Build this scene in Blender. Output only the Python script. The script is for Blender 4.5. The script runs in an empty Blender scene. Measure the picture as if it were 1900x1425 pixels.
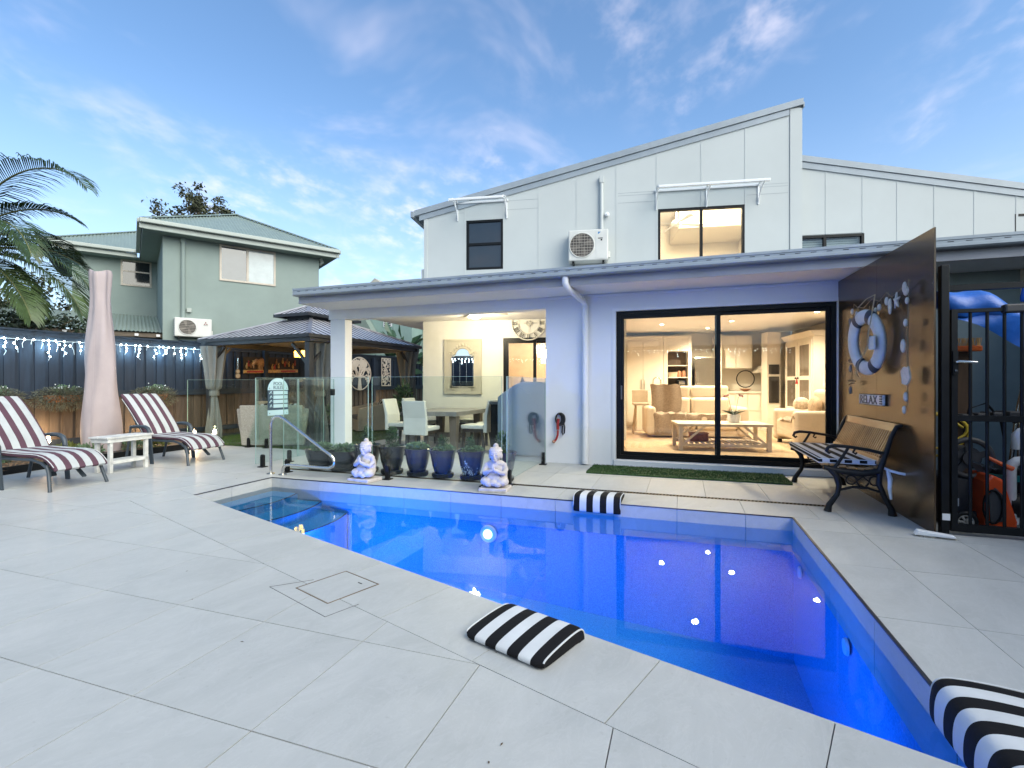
import bpy, bmesh, math, random
from mathutils import Vector, Matrix
R = math.radians
random.seed(7)
S = bpy.context.scene
C = S.collection

# ---------------------------------------------------------------- camera
cam = bpy.data.cameras.new("camera"); camo = bpy.data.objects.new("camera", cam); C.objects.link(camo)
cam.sensor_fit = 'HORIZONTAL'; cam.sensor_width = 36.0; cam.lens = 919 / 1900 * 36.0
cam.shift_y = 1.5 / 1900; cam.clip_start = 0.05; cam.clip_end = 3000
camo.location = (0, 0, 1.16); camo.rotation_euler = (R(90), 0, 0)
S.camera = camo

# ---------------------------------------------------------------- world, sun, exposure
SUN_AZ, SUN_EL = R(135), R(36)          # azimuth clockwise from +Y
wd = bpy.data.worlds.new("World"); S.world = wd; wd.use_nodes = True
wn = wd.node_tree; wn.nodes.clear()
def WN(t, **k):
    n = wn.nodes.new(t)
    for a, b in k.items(): setattr(n, a, b)
    return n
wo = WN('ShaderNodeOutputWorld'); bg = WN('ShaderNodeBackground'); bg.inputs[1].default_value = 0.1
sky = WN('ShaderNodeTexSky', sky_type='NISHITA', sun_disc=False, sun_elevation=SUN_EL, sun_rotation=SUN_AZ,
         air_density=1.0, dust_density=1.2, ozone_density=2.0, altitude=0.0)
tc = WN('ShaderNodeTexCoord'); sep = WN('ShaderNodeSeparateXYZ'); wn.links.new(tc.outputs['Generated'], sep.inputs[0])
def wmath(op, a, b=None):
    n = WN('ShaderNodeMath', operation=op)
    for i, v in enumerate((a, b)):
        if v is None: continue
        if isinstance(v, (int, float)): n.inputs[i].default_value = v
        else: wn.links.new(v, n.inputs[i])
    return n.outputs[0]
zc = wmath('MAXIMUM', sep.outputs['Z'], 0.0)
den = wmath('ADD', zc, 0.16)
cu = wmath('DIVIDE', sep.outputs['X'], den); cv = wmath('DIVIDE', sep.outputs['Y'], den)
comb = WN('ShaderNodeCombineXYZ'); wn.links.new(cu, comb.inputs[0]); wn.links.new(cv, comb.inputs[1])
def wnoise(scale, detail, rough, dist, off):
    mp = WN('ShaderNodeMapping'); mp.inputs['Location'].default_value = off; mp.inputs['Rotation'].default_value = (0, 0, R(-38)); mp.inputs['Scale'].default_value = (1.0, 0.72, 1)
    wn.links.new(comb.outputs[0], mp.inputs[0])
    n = WN('ShaderNodeTexNoise'); n.inputs['Scale'].default_value = scale; n.inputs['Detail'].default_value = detail
    n.inputs['Roughness'].default_value = rough; n.inputs['Distortion'].default_value = dist
    wn.links.new(mp.outputs[0], n.inputs['Vector']); return n.outputs[0]
def wramp(src, lo, hi):
    n = WN('ShaderNodeMapRange', clamp=True, interpolation_type='SMOOTHSTEP'); n.inputs[1].default_value = lo; n.inputs[2].default_value = hi
    wn.links.new(src, n.inputs[0]); return n.outputs[0]
big = wramp(wnoise(0.85, 2.5, 0.55, 0.3, (3.4, 1.2, 0)), 0.48, 0.70)      # where cloud fields lie
puff = wramp(wnoise(10.5, 4.0, 0.55, 0.1, (0.3, 7.7, 0)), 0.40, 0.80)     # small altocumulus puffs
wisp = wramp(wnoise(1.7, 5.0, 0.6, 0.8, (8.1, 0.4, 0)), 0.55, 0.82)      # soft streaks
m1 = wmath('MULTIPLY', big, puff)
m2 = wmath('MULTIPLY', wisp, 0.42)
mask = wmath('MINIMUM', wmath('ADD', wmath('MULTIPLY', m1, 0.8), m2), 0.9)
hz = WN('ShaderNodeMapRange', clamp=True); hz.inputs[1].default_value = 0.02; hz.inputs[2].default_value = 0.14; wn.links.new(sep.outputs['Z'], hz.inputs[0])
mask = wmath('MULTIPLY', mask, hz.outputs[0])
tint = WN('ShaderNodeMix', data_type='RGBA', blend_type='MULTIPLY'); tint.inputs['Factor'].default_value = 1.0
wn.links.new(sky.outputs[0], tint.inputs['A']); tint.inputs['B'].default_value = (0.82, 0.98, 1.06, 1)
mx = WN('ShaderNodeMix', data_type='RGBA'); wn.links.new(mask, mx.inputs['Factor'])
hzm = WN('ShaderNodeMapRange', clamp=True, interpolation_type='SMOOTHERSTEP'); hzm.inputs[1].default_value = 0.55; hzm.inputs[2].default_value = -0.05; hzm.inputs[3].default_value = 0.0; hzm.inputs[4].default_value = 0.52
wn.links.new(sep.outputs['Z'], hzm.inputs[0])                       # pale haze thickening towards the horizon all round
hmx = WN('ShaderNodeMix', data_type='RGBA'); wn.links.new(hzm.outputs[0], hmx.inputs['Factor']); wn.links.new(tint.outputs['Result'], hmx.inputs['A']); hmx.inputs['B'].default_value = (3.6, 4.1, 4.9, 1)
wn.links.new(hmx.outputs['Result'], mx.inputs['A']); mx.inputs['B'].default_value = (5.9, 5.3, 5.6, 1)
wn.links.new(mx.outputs['Result'], bg.inputs[0]); wn.links.new(bg.outputs[0], wo.inputs[0])

sl = bpy.data.lights.new("sun", 'SUN'); slo = bpy.data.objects.new("sun", sl); C.objects.link(slo)
sl.energy = 1.6; sl.angle = R(60); sl.color = (1.0, 0.92, 0.74)
sd = Vector((math.sin(SUN_AZ) * math.cos(SUN_EL), math.cos(SUN_AZ) * math.cos(SUN_EL), math.sin(SUN_EL)))
slo.rotation_euler = sd.to_track_quat('Z', 'Y').to_euler()

S.view_settings.view_transform = 'Standard'; S.view_settings.look = 'None'
S.view_settings.exposure = 1.34; S.view_settings.gamma = 1.0; S.view_settings.use_curve_mapping = False
S.render.engine = 'CYCLES'
cy = S.cycles
cy.use_denoising = True; cy.caustics_reflective = False; cy.caustics_refractive = False
cy.max_bounces = 8; cy.diffuse_bounces = 3; cy.glossy_bounces = 4; cy.transmission_bounces = 4; cy.transparent_max_bounces = 14
cy.sample_clamp_indirect = 6.0; cy.blur_glossy = 0.5; cy.use_light_tree = True

# ---------------------------------------------------------------- helpers
AF, AM, AG, AN = 19.03, 9.5, 24.3, 37.5     # plan angles: pool front, main house, gazebo and side fence
def W(a, x, y, z=0.0):
    c, s = math.cos(R(a)), math.sin(R(a))
    return Vector((x * c + y * s, -x * s + y * c, z))
def F(x, y, z=0.0): return W(AF, x, y, z)
def Mh(x, y, z=0.0): return W(AM, x, y, z)
def G(x, y, z=0.0): return W(AG, x, y, z)
NP0 = Vector((-9.345, 12.5, 0)); NE1 = Vector((.793, .609, 0)); NE2 = Vector((-.609, .793, 0))

class MB:
    def __init__(s): s.v = []; s.f = []
    def add(s, vs, fs):
        b = len(s.v); s.v += [tuple(p) for p in vs]; s.f += [tuple(i + b for i in f) for f in fs]; return s
    def box(s, x0, y0, z0, x1, y1, z1):
        return s.add([(x0,y0,z0),(x1,y0,z0),(x1,y1,z0),(x0,y1,z0),(x0,y0,z1),(x1,y0,z1),(x1,y1,z1),(x0,y1,z1)],
                     [(0,3,2,1),(4,5,6,7),(0,1,5,4),(1,2,6,5),(2,3,7,6),(3,0,4,7)])
    def bar(s, p0, p1, w, h, up=(0,0,1)):
        p0, p1 = Vector(p0), Vector(p1); d = (p1 - p0).normalized(); u = Vector(up)
        if abs(d.dot(u)) > .98: u = Vector((1,0,0))
        a = d.cross(u).normalized() * (w / 2); b = a.cross(d).normalized() * (h / 2)
        vs = [p + q for p in (p0, p1) for q in (-a-b, a-b, a+b, -a+b)]
        return s.add(vs, [(3,2,1,0),(4,5,6,7),(0,1,5,4),(1,2,6,5),(2,3,7,6),(3,0,4,7)])
    def cyl(s, p0, p1, r0, r1=None, n=12, caps=True):
        return s.tube([p0, p1], [r0, r0 if r1 is None else r1], n, caps=caps)
    def tube(s, pts, r, n=8, closed=False, caps=True):
        pts = [Vector(p) for p in pts]; k = len(pts)
        rs = r if isinstance(r, (list, tuple)) else [r] * k
        ref = None; rings = []
        for i, p in enumerate(pts):
            a = pts[(i - 1) % k] if (closed or i > 0) else p; b = pts[(i + 1) % k] if (closed or i < k - 1) else p
            t = (b - a).normalized()
            if ref is None:
                ref = Vector((0,0,1)) if abs(t.z) < .9 else Vector((1,0,0))
            u = (ref - t * ref.dot(t)).normalized(); w = t.cross(u); ref = u
            rings.append([p + (u * math.cos(2*math.pi*j/n) + w * math.sin(2*math.pi*j/n)) * rs[i] for j in range(n)])
        vs = [q for rg in rings for q in rg]; fs = []
        for i in range(k if closed else k - 1):
            a, b = i * n, ((i + 1) % k) * n
            for j in range(n): fs.append((a + j, a + (j+1) % n, b + (j+1) % n, b + j))
        if caps and not closed:
            fs.append(tuple(range(n))[::-1]); fs.append(tuple((k-1)*n + j for j in range(n)))
        return s.add(vs, fs)
    def lathe(s, prof, n=16, c=(0,0,0), sx=1., sy=1.):
        vs = []; fs = []
        for r, z in prof:
            for j in range(n):
                a = 2 * math.pi * j / n; vs.append((c[0] + r * math.cos(a) * sx, c[1] + r * math.sin(a) * sy, c[2] + z))
        for i in range(len(prof) - 1):
            for j in range(n): fs.append((i*n + j, i*n + (j+1) % n, (i+1)*n + (j+1) % n, (i+1)*n + j))
        fs.append(tuple(range(n))[::-1]); fs.append(tuple((len(prof)-1)*n + j for j in range(n)))
        return s.add(vs, fs)
    def sph(s, c, r, nu=12, nv=8):
        rx, ry, rz = r if isinstance(r, (list, tuple)) else (r, r, r)
        vs = [(c[0], c[1], c[2] - rz)]; fs = []
        for i in range(1, nv):
            t = -math.pi/2 + math.pi * i / nv
            for j in range(nu):
                a = 2*math.pi*j/nu; vs.append((c[0] + rx*math.cos(t)*math.cos(a), c[1] + ry*math.cos(t)*math.sin(a), c[2] + rz*math.sin(t)))
        vs.append((c[0], c[1], c[2] + rz)); top = len(vs) - 1
        for j in range(nu): fs.append((0, 1 + (j+1) % nu, 1 + j)); fs.append((top, 1 + (nv-2)*nu + j, 1 + (nv-2)*nu + (j+1) % nu))
        for i in range(nv - 2):
            for j in range(nu): fs.append((1 + i*nu + j, 1 + i*nu + (j+1) % nu, 1 + (i+1)*nu + (j+1) % nu, 1 + (i+1)*nu + j))
        return s.add(vs, fs)
    def prism(s, poly, t0, t1, fn):
        """extrude a 2D polygon; fn(a, b, t) -> 3D point"""
        n = len(poly)
        vs = [fn(a, b, t0) for a, b in poly] + [fn(a, b, t1) for a, b in poly]
        fs = [tuple(range(n))[::-1], tuple(range(n, 2*n))] + [(i, (i+1) % n, n + (i+1) % n, n + i) for i in range(n)]
        return s.add(vs, fs)
    def quad(s, *p): return s.add(p, [tuple(range(len(p)))])
    def grid(s, nu, nv, fn, closed_u=False):
        vs = [fn(i / (nu if closed_u else nu - 1), j / (nv - 1)) for j in range(nv) for i in range(nu)]; fs = []
        for j in range(nv - 1):
            for i in range(nu if closed_u else nu - 1):
                fs.append((j*nu + i, j*nu + (i+1) % nu, (j+1)*nu + (i+1) % nu, (j+1)*nu + i))
        return s.add(vs, fs)
    def torus(s, c, R0, r, axis='x', nu=32, nv=10, sz=1.):
        def fn(u, v):
            a, b = 2*math.pi*u, 2*math.pi*v; q = R0 + r*math.cos(b)
            if axis == 'x': return (c[0] + r*math.sin(b), c[1] + q*math.cos(a), c[2] + q*math.sin(a)*sz)
            if axis == 'y': return (c[0] + q*math.cos(a), c[1] + r*math.sin(b), c[2] + q*math.sin(a)*sz)
            return (c[0] + q*math.cos(a), c[1] + q*math.sin(a), c[2] + r*math.sin(b))
        vs = [fn(i/nu, j/nv) for j in range(nv) for i in range(nu)]
        fs = [(j*nu+i, j*nu+(i+1)%nu, ((j+1)%nv)*nu+(i+1)%nu, ((j+1)%nv)*nu+i) for j in range(nv) for i in range(nu)]
        return s.add(vs, fs)
    def leaf(s, p, d, n, L, w):
        """a folded leaf: base p, direction d, normal n"""
        d = Vector(d).normalized(); n = Vector(n); sd_ = d.cross(n)
        if sd_.length < 1e-4: sd_ = d.orthogonal()
        sd_ = sd_.normalized(); up = sd_.cross(d)
        p = Vector(p); m = p + d * L * .5
        return s.add([p, m + sd_ * w/2 + up * L*.06, p + d * L - up * L*.08, m - sd_ * w/2 + up * L*.06], [(0,1,2),(0,2,3)])
    def mesh(s, name, m, smooth=None):
        me = bpy.data.meshes.new(name); me.from_pydata(s.v, [], s.f); me.update()
        if m is not None:
            for q in (m if isinstance(m, (list, tuple)) else [m]): me.materials.append(q)
        if smooth is not None:
            me.shade_smooth(); me.set_sharp_from_angle(angle=R(smooth))
        return me
    def build(s, name, m, parent=None, smooth=None, bevel=0., kind=None, fix=False, seg=2):
        me = s.mesh(name, m, smooth)
        if fix:
            bm = bmesh.new(); bm.from_mesh(me); bmesh.ops.recalc_face_normals(bm, faces=bm.faces); bm.to_mesh(me); bm.free()
        o = bpy.data.objects.new(name, me); C.objects.link(o)
        if parent is not None: o.parent = parent
        if bevel:
            b = o.modifiers.new("bevel", 'BEVEL'); b.width = bevel; b.segments = seg; b.limit_method = 'ANGLE'; b.angle_limit = R(40); b.harden_normals = False
        if kind: o["kind"] = kind
        return o

def tag(o, label, cat, group=None, kind=None):
    o["label"] = label; o["category"] = cat
    if group: o["group"] = group
    if kind: o["kind"] = kind
    return o
def thing(name, label, cat, loc=(0,0,0), rz=0.0, group=None):
    o = bpy.data.objects.new(name, None); C.objects.link(o); o.location = loc; o.rotation_euler = (0, 0, R(rz)); o.empty_display_size = .1
    return tag(o, label, cat, group)
def struct(o): o["kind"] = "structure"; return o
def copy_tree(o, parent=None, loc=None, rz=None, label=None):
    c = o.copy(); C.objects.link(c)
    if parent is not None: c.parent = parent
    if loc is not None: c.location = loc
    if rz is not None: c.rotation_euler = (0, 0, R(rz))
    if label: c["label"] = label
    for ch in o.children: copy_tree(ch, c)
    return c
def arc(c, r, a0, a1, n, fn):
    return [fn(c[0] + r*math.cos(R(a0 + (a1-a0)*i/n)), c[1] + r*math.sin(R(a0 + (a1-a0)*i/n))) for i in range(n + 1)]
def clip(poly, px, py, nx, ny):
    """keep the part of a convex polygon with (p - (px,py)) . n <= 0"""
    out = []
    for i in range(len(poly)):
        a, b = poly[i], poly[(i + 1) % len(poly)]
        da = (a[0]-px)*nx + (a[1]-py)*ny; db = (b[0]-px)*nx + (b[1]-py)*ny
        if da <= 0: out.append(a)
        if da * db < 0: t = da / (da - db); out.append((a[0] + (b[0]-a[0])*t, a[1] + (b[1]-a[1])*t))
    return out
def clip_conv(poly, conv):
    n = len(conv)
    for i in range(n):
        a, b = conv[i], conv[(i+1) % n]
        poly = clip(poly, a[0], a[1], b[1]-a[1], -(b[0]-a[0]))
        if len(poly) < 3: return []
    return poly
def area(p): return abs(sum(p[i][0]*p[(i+1)%len(p)][1] - p[(i+1)%len(p)][0]*p[i][1] for i in range(len(p)))) / 2
def inset(p, d):
    """inset a convex CCW polygon"""
    q = p
    for i in range(len(p)):
        a, b = p[i], p[(i+1) % len(p)]; L = math.hypot(b[0]-a[0], b[1]-a[1])
        if L < 1e-6: continue
        nx, ny = (b[1]-a[1])/L, -(b[0]-a[0])/L
        q = clip(q, a[0]-nx*d, a[1]-ny*d, nx, ny)
        if len(q) < 3: return []
    return q

# ---------------------------------------------------------------- materials
MATS = {}
def nodes(name):
    m = bpy.data.materials.new(name); m.use_nodes = True; t = m.node_tree
    return m, t, t.nodes['Principled BSDF'], t.nodes['Material Output']
def N(t, ty, **k):
    n = t.nodes.new(ty)
    for a, b in k.items():
        if a.startswith('i_'):
            n.inputs[a[2:]].default_value = b
        else: setattr(n, a, b)
    return n
def ramp(t, src, stops):
    r = t.nodes.new('ShaderNodeValToRGB'); e = r.color_ramp.elements
    while len(e) < len(stops): e.new(.5)
    for i, (p, c) in enumerate(stops): e[i].position = p; e[i].color = (*c, 1) if len(c) == 3 else c
    t.links.new(src, r.inputs[0]); return r.outputs[0]
def mat(name, col=(.5,.5,.5), rough=.5, metal=0., var=.1, vs=4., bump=0., flat=False, bs=60., spec=.5, coat=0., emit=None, es=0., coord='Object', stretch=(1,1,1), rnd=0., alpha=None, sub=0.):
    if name in MATS: return MATS[name]
    m, t, p, o = nodes(name); MATS[name] = m
    p.inputs['Roughness'].default_value = rough; p.inputs['Metallic'].default_value = metal; p.inputs['Specular IOR Level'].default_value = spec
    p.inputs['Coat Weight'].default_value = coat
    c = N(t, 'ShaderNodeTexCoord'); mp = N(t, 'ShaderNodeMapping'); mp.inputs['Scale'].default_value = stretch; t.links.new(c.outputs[coord], mp.inputs[0])
    n = N(t, 'ShaderNodeTexNoise', i_Scale=vs, i_Detail=5.0, i_Roughness=.6); t.links.new(mp.outputs[0], n.inputs['Vector'])
    lo = tuple(max(0, x*(1-var*1.6)) for x in col); hi = tuple(min(1, x*(1+var*1.6)) for x in col)
    cs = ramp(t, n.outputs[0], [(.25, lo), (.75, hi)])
    if rnd:
        oi = N(t, 'ShaderNodeObjectInfo'); mr = N(t, 'ShaderNodeMapRange'); mr.inputs[3].default_value = 1-rnd; mr.inputs[4].default_value = 1+rnd; t.links.new(oi.outputs['Random'], mr.inputs[0])
        hs = N(t, 'ShaderNodeHueSaturation'); t.links.new(mr.outputs[0], hs.inputs['Value']); t.links.new(cs, hs.inputs['Color']); cs = hs.outputs[0]
    t.links.new(cs, p.inputs['Base Color'])
    if flat: return m
    rr = N(t, 'ShaderNodeMapRange'); rr.inputs[3].default_value = max(0, rough*.85); rr.inputs[4].default_value = min(1, rough*1.15); t.links.new(n.outputs[0], rr.inputs[0]); t.links.new(rr.outputs[0], p.inputs['Roughness'])
    if bump:
        n2 = N(t, 'ShaderNodeTexNoise', i_Scale=bs, i_Detail=4.0); t.links.new(mp.outputs[0], n2.inputs['Vector'])
        b = N(t, 'ShaderNodeBump', i_Strength=bump, i_Distance=.01); t.links.new(n2.outputs[0], b.inputs['Height']); t.links.new(b.outputs[0], p.inputs['Normal'])
    if emit: p.inputs['Emission Color'].default_value = (*emit, 1); p.inputs['Emission Strength'].default_value = es
    if sub: p.inputs['Subsurface Weight'].default_value = sub
    return m
def striped(name, cols, period, axis=0, off=0., rough=.8, bump=.15):
    """woven stripes across one object axis; cols = [(fraction end, colour), ...]"""
    m, t, p, o = nodes(name); p.inputs['Roughness'].default_value = rough; p.inputs['Specular IOR Level'].default_value = .2
    c = N(t, 'ShaderNodeTexCoord'); s = N(t, 'ShaderNodeSeparateXYZ'); t.links.new(c.outputs['Object'], s.inputs[0])
    a = N(t, 'ShaderNodeMath', operation='MULTIPLY_ADD'); a.inputs[1].default_value = 1/period; a.inputs[2].default_value = off; t.links.new(s.outputs[axis], a.inputs[0])
    fr = N(t, 'ShaderNodeMath', operation='FRACT'); t.links.new(a.outputs[0], fr.inputs[0])
    r = t.nodes.new('ShaderNodeValToRGB'); r.color_ramp.interpolation = 'CONSTANT'; e = r.color_ramp.elements
    while len(e) < len(cols): e.new(.5)
    for i, (q, cc) in enumerate(cols): e[i].position = q; e[i].color = (*cc, 1)
    t.links.new(fr.outputs[0], r.inputs[0])
    n = N(t, 'ShaderNodeTexNoise', i_Scale=9., i_Detail=4.); t.links.new(c.outputs['Object'], n.inputs['Vector'])
    hs = N(t, 'ShaderNodeHueSaturation'); mr = N(t, 'ShaderNodeMapRange'); mr.inputs[3].default_value = .82; mr.inputs[4].default_value = 1.12; t.links.new(n.outputs[0], mr.inputs[0]); t.links.new(mr.outputs[0], hs.inputs['Value'])
    t.links.new(r.outputs[0], hs.inputs['Color']); t.links.new(hs.outputs[0], p.inputs['Base Color'])
    n2 = N(t, 'ShaderNodeTexNoise', i_Scale=14., i_Detail=6.); t.links.new(c.outputs['Object'], n2.inputs['Vector'])
    b = N(t, 'ShaderNodeBump', i_Strength=bump, i_Distance=.02); t.links.new(n2.outputs[0], b.inputs['Height']); t.links.new(b.outputs[0], p.inputs['Normal'])
    return m
def glass(name, tint_=(.93,.97,.95), ior=1.45, gain=1.0, tex=False):
    m = bpy.data.materials.new(name); m.use_nodes = True; t = m.node_tree; t.nodes.clear(); MATS[name] = m
    o = N(t, 'ShaderNodeOutputMaterial'); tr = N(t, 'ShaderNodeBsdfTransparent'); tr.inputs[0].default_value = (*tint_, 1)
    gl = N(t, 'ShaderNodeBsdfGlossy'); gl.inputs['Roughness'].default_value = 0.0; gl.inputs[0].default_value = (1,1,1,1)
    lw = N(t, 'ShaderNodeLayerWeight'); lw.inputs[0].default_value = .5            # Schlick fresnel, the same from both sides of the sheet
    pw = N(t, 'ShaderNodeMath', operation='POWER'); pw.inputs[1].default_value = 5.0; t.links.new(lw.outputs['Facing'], pw.inputs[0]); r0 = ((ior-1)/(ior+1))**2
    ml = N(t, 'ShaderNodeMath', operation='MULTIPLY_ADD', use_clamp=True); ml.inputs[1].default_value = (1-r0)*gain; ml.inputs[2].default_value = r0*gain; t.links.new(pw.outputs[0], ml.inputs[0])
    mx_ = N(t, 'ShaderNodeMixShader'); t.links.new(ml.outputs[0], mx_.inputs[0]); t.links.new(tr.outputs[0], mx_.inputs[1]); t.links.new(gl.outputs[0], mx_.inputs[2])
    t.links.new(mx_.outputs[0], o.inputs[0]); return m
def emis(name, col, s):
    m = bpy.data.materials.new(name); m.use_nodes = True; t = m.node_tree; t.nodes.clear(); MATS[name] = m
    o = N(t, 'ShaderNodeOutputMaterial'); e = N(t, 'ShaderNodeEmission'); e.inputs[0].default_value = (*col, 1); e.inputs[1].default_value = s
    t.links.new(e.outputs[0], o.inputs[0]); return m
def wood(name, c0, c1, axis='x', rough=.55, sc=2.5, coat=0., rnd=.12):
    if name in MATS: return MATS[name]
    m, t, p, o = nodes(name); MATS[name] = m; p.inputs['Roughness'].default_value = rough; p.inputs['Coat Weight'].default_value = coat
    c = N(t, 'ShaderNodeTexCoord'); mp = N(t, 'ShaderNodeMapping'); st = {'x': (.12,1,1), 'y': (1,.12,1), 'z': (1,1,.12)}[axis]
    mp.inputs['Scale'].default_value = st; t.links.new(c.outputs['Object'], mp.inputs[0])
    oi = N(t, 'ShaderNodeObjectInfo'); vm = N(t, 'ShaderNodeVectorMath', operation='ADD'); sc_ = N(t, 'ShaderNodeMath', operation='MULTIPLY'); sc_.inputs[1].default_value = 37.0
    t.links.new(oi.outputs['Random'], sc_.inputs[0]); t.links.new(mp.outputs[0], vm.inputs[0]); t.links.new(sc_.outputs[0], vm.inputs[1])
    n = N(t, 'ShaderNodeTexNoise', i_Scale=sc*9, i_Detail=7., i_Roughness=.65, i_Distortion=.6); t.links.new(vm.outputs[0], n.inputs['Vector'])
    cs = ramp(t, n.outputs[0], [(.3, c0), (.7, c1)])
    hs = N(t, 'ShaderNodeHueSaturation'); mr = N(t, 'ShaderNodeMapRange'); mr.inputs[3].default_value = 1-rnd; mr.inputs[4].default_value = 1+rnd; t.links.new(oi.outputs['Random'], mr.inputs[0]); t.links.new(mr.outputs[0], hs.inputs['Value'])
    t.links.new(cs, hs.inputs['Color']); t.links.new(hs.outputs[0], p.inputs['Base Color'])
    b = N(t, 'ShaderNodeBump', i_Strength=.25, i_Distance=.004); t.links.new(n.outputs[0], b.inputs['Height']); t.links.new(b.outputs[0], p.inputs['Normal'])
    return m
def lamp(name, ty, loc, energy, col, size=.1, parent=None, **k):
    l = bpy.data.lights.new(name, ty); l.energy = energy; l.color = col
    if ty == 'AREA':
        l.shape = 'DISK'; l.size = size
    else: l.shadow_soft_size = size
    for a, b in k.items(): setattr(l, a, b)
    o = bpy.data.objects.new(name, l); C.objects.link(o); o.location = loc
    if parent is not None: o.parent = parent
    return o

WHITE = mat('white_render', (.74,.75,.76), .75, var=.025, vs=1.2, bump=.12, bs=120)
TRIM = mat('white_trim', (.76,.77,.78), .45, var=.03, vs=2)
BLACKM = mat('black_powdercoat', (.007,.008,.009), .45, var=.15, vs=8, spec=.22)
CHROME = mat('brushed_steel', (.62,.61,.58), .22, metal=1., var=.05, vs=12)
# ================================================================ ground, deck, pool
def tile_mat():
    m, t, p, o = nodes('porcelain_tile'); MATS['tile'] = m
    g = N(t, 'ShaderNodeNewGeometry'); oi = N(t, 'ShaderNodeObjectInfo')
    sc = N(t, 'ShaderNodeMath', operation='MULTIPLY'); sc.inputs[1].default_value = 53.0; t.links.new(oi.outputs['Random'], sc.inputs[0])
    cb = N(t, 'ShaderNodeCombineXYZ'); t.links.new(sc.outputs[0], cb.inputs[0]); t.links.new(sc.outputs[0], cb.inputs[1]); t.links.new(sc.outputs[0], cb.inputs[2])
    va = N(t, 'ShaderNodeVectorMath', operation='ADD'); t.links.new(g.outputs['Position'], va.inputs[0]); t.links.new(cb.outputs[0], va.inputs[1])
    vr = N(t, 'ShaderNodeVectorRotate', rotation_type='Z_AXIS'); vr.inputs['Angle'].default_value = R(35); t.links.new(va.outputs[0], vr.inputs['Vector'])
    mp = N(t, 'ShaderNodeMapping'); mp.inputs['Scale'].default_value = (1, .45, 1); t.links.new(vr.outputs[0], mp.inputs[0])
    n = N(t, 'ShaderNodeTexNoise', i_Scale=3.4, i_Detail=10., i_Roughness=.70, i_Distortion=1.0); t.links.new(mp.outputs[0], n.inputs['Vector'])
    base = ramp(t, n.outputs[0], [(.27, (.39,.40,.383)), (.5, (.445,.455,.437)), (.75, (.495,.502,.482))])
    n2 = N(t, 'ShaderNodeTexNoise', i_Scale=5., i_Detail=9., i_Roughness=.7, i_Distortion=2.2); t.links.new(mp.outputs[0], n2.inputs['Vector'])
    vein = ramp(t, n2.outputs[0], [(.47, (0,0,0)), (.5, (1,1,1)), (.53, (0,0,0))])
    mxv = N(t, 'ShaderNodeMix', data_type='RGBA'); fm = N(t, 'ShaderNodeMath', operation='MULTIPLY'); fm.inputs[1].default_value = .16; t.links.new(vein, fm.inputs[0]); t.links.new(fm.outputs[0], mxv.inputs['Factor'])
    t.links.new(base, mxv.inputs['A']); mxv.inputs['B'].default_value = (.60,.60,.59,1)
    # grime: soft scuffs and specks
    n3 = N(t, 'ShaderNodeTexNoise', i_Scale=38., i_Detail=3.); t.links.new(g.outputs['Position'], n3.inputs['Vector'])
    sp = ramp(t, n3.outputs[0], [(.28, (1,1,1)), (.34, (0,0,0))])
    mx2 = N(t, 'ShaderNodeMix', data_type='RGBA'); f2 = N(t, 'ShaderNodeMath', operation='MULTIPLY'); f2.inputs[1].default_value = .16; t.links.new(sp, f2.inputs[0]); t.links.new(f2.outputs[0], mx2.inputs['Factor'])
    t.links.new(mxv.outputs['Result'], mx2.inputs['A']); mx2.inputs['B'].default_value = (.24,.23,.21,1)
    hs = N(t, 'ShaderNodeHueSaturation'); mr = N(t, 'ShaderNodeMapRange'); mr.inputs[3].default_value = .98; mr.inputs[4].default_value = 1.02; t.links.new(oi.outputs['Random'], mr.inputs[0]); t.links.new(mr.outputs[0], hs.inputs['Value'])
    t.links.new(mx2.outputs['Result'], hs.inputs['Color']); t.links.new(hs.outputs[0], p.inputs['Base Color'])
    rr = N(t, 'ShaderNodeMapRange'); rr.inputs[3].default_value = .36; rr.inputs[4].default_value = .6; t.links.new(n.outputs[0], rr.inputs[0]); t.links.new(rr.outputs[0], p.inputs['Roughness'])
    p.inputs['Specular IOR Level'].default_value = .4
    b = N(t, 'ShaderNodeBump', i_Strength=.12, i_Distance=.003); n4 = N(t, 'ShaderNodeTexNoise', i_Scale=70., i_Detail=5.); t.links.new(g.outputs['Position'], n4.inputs['Vector']); t.links.new(n4.outputs[0], b.inputs['Height']); t.links.new(b.outputs[0], p.inputs['Normal'])
    return m
TILE = tile_mat()
GROUT = mat('grout', (.15,.15,.148), .9, var=.15, vs=12)
SOIL = mat('soil', (.05,.038,.028), .95, var=.35, vs=3, bump=.5, bs=30)

PA, PB, PC, PD = (-4.88, 4.9), (.915, 4.9), (.915, 1.83), (-4.88, 3.845)     # pool corners at deck level (front frame)
ed = Vector((PC[0]-PD[0], PC[1]-PD[1], 0)).normalized(); en = (ed.y, -ed.x)   # outward (towards camera) normal
PO = (PD[0] + en[0]*.5, PD[1] + en[1]*.5)                                     # a point on the outer coping line

gb = MB(); Z0 = -.06; B = 1500
hx0, hx1, hy0, hy1 = -4.95, .98, 1.75, 4.96
for q in ([(-B,-B),(B,-B),(B,hy0),(-B,hy0)], [(-B,hy1),(B,hy1),(B,B),(-B,B)], [(-B,hy0),(hx0,hy0),(hx0,hy1),(-B,hy1)], [(hx1,hy0),(B,hy0),(B,hy1),(hx1,hy1)]):
    gb.quad(*[F(x, y, Z0) for x, y in q])
struct(gb.build('ground', SOIL))

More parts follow.
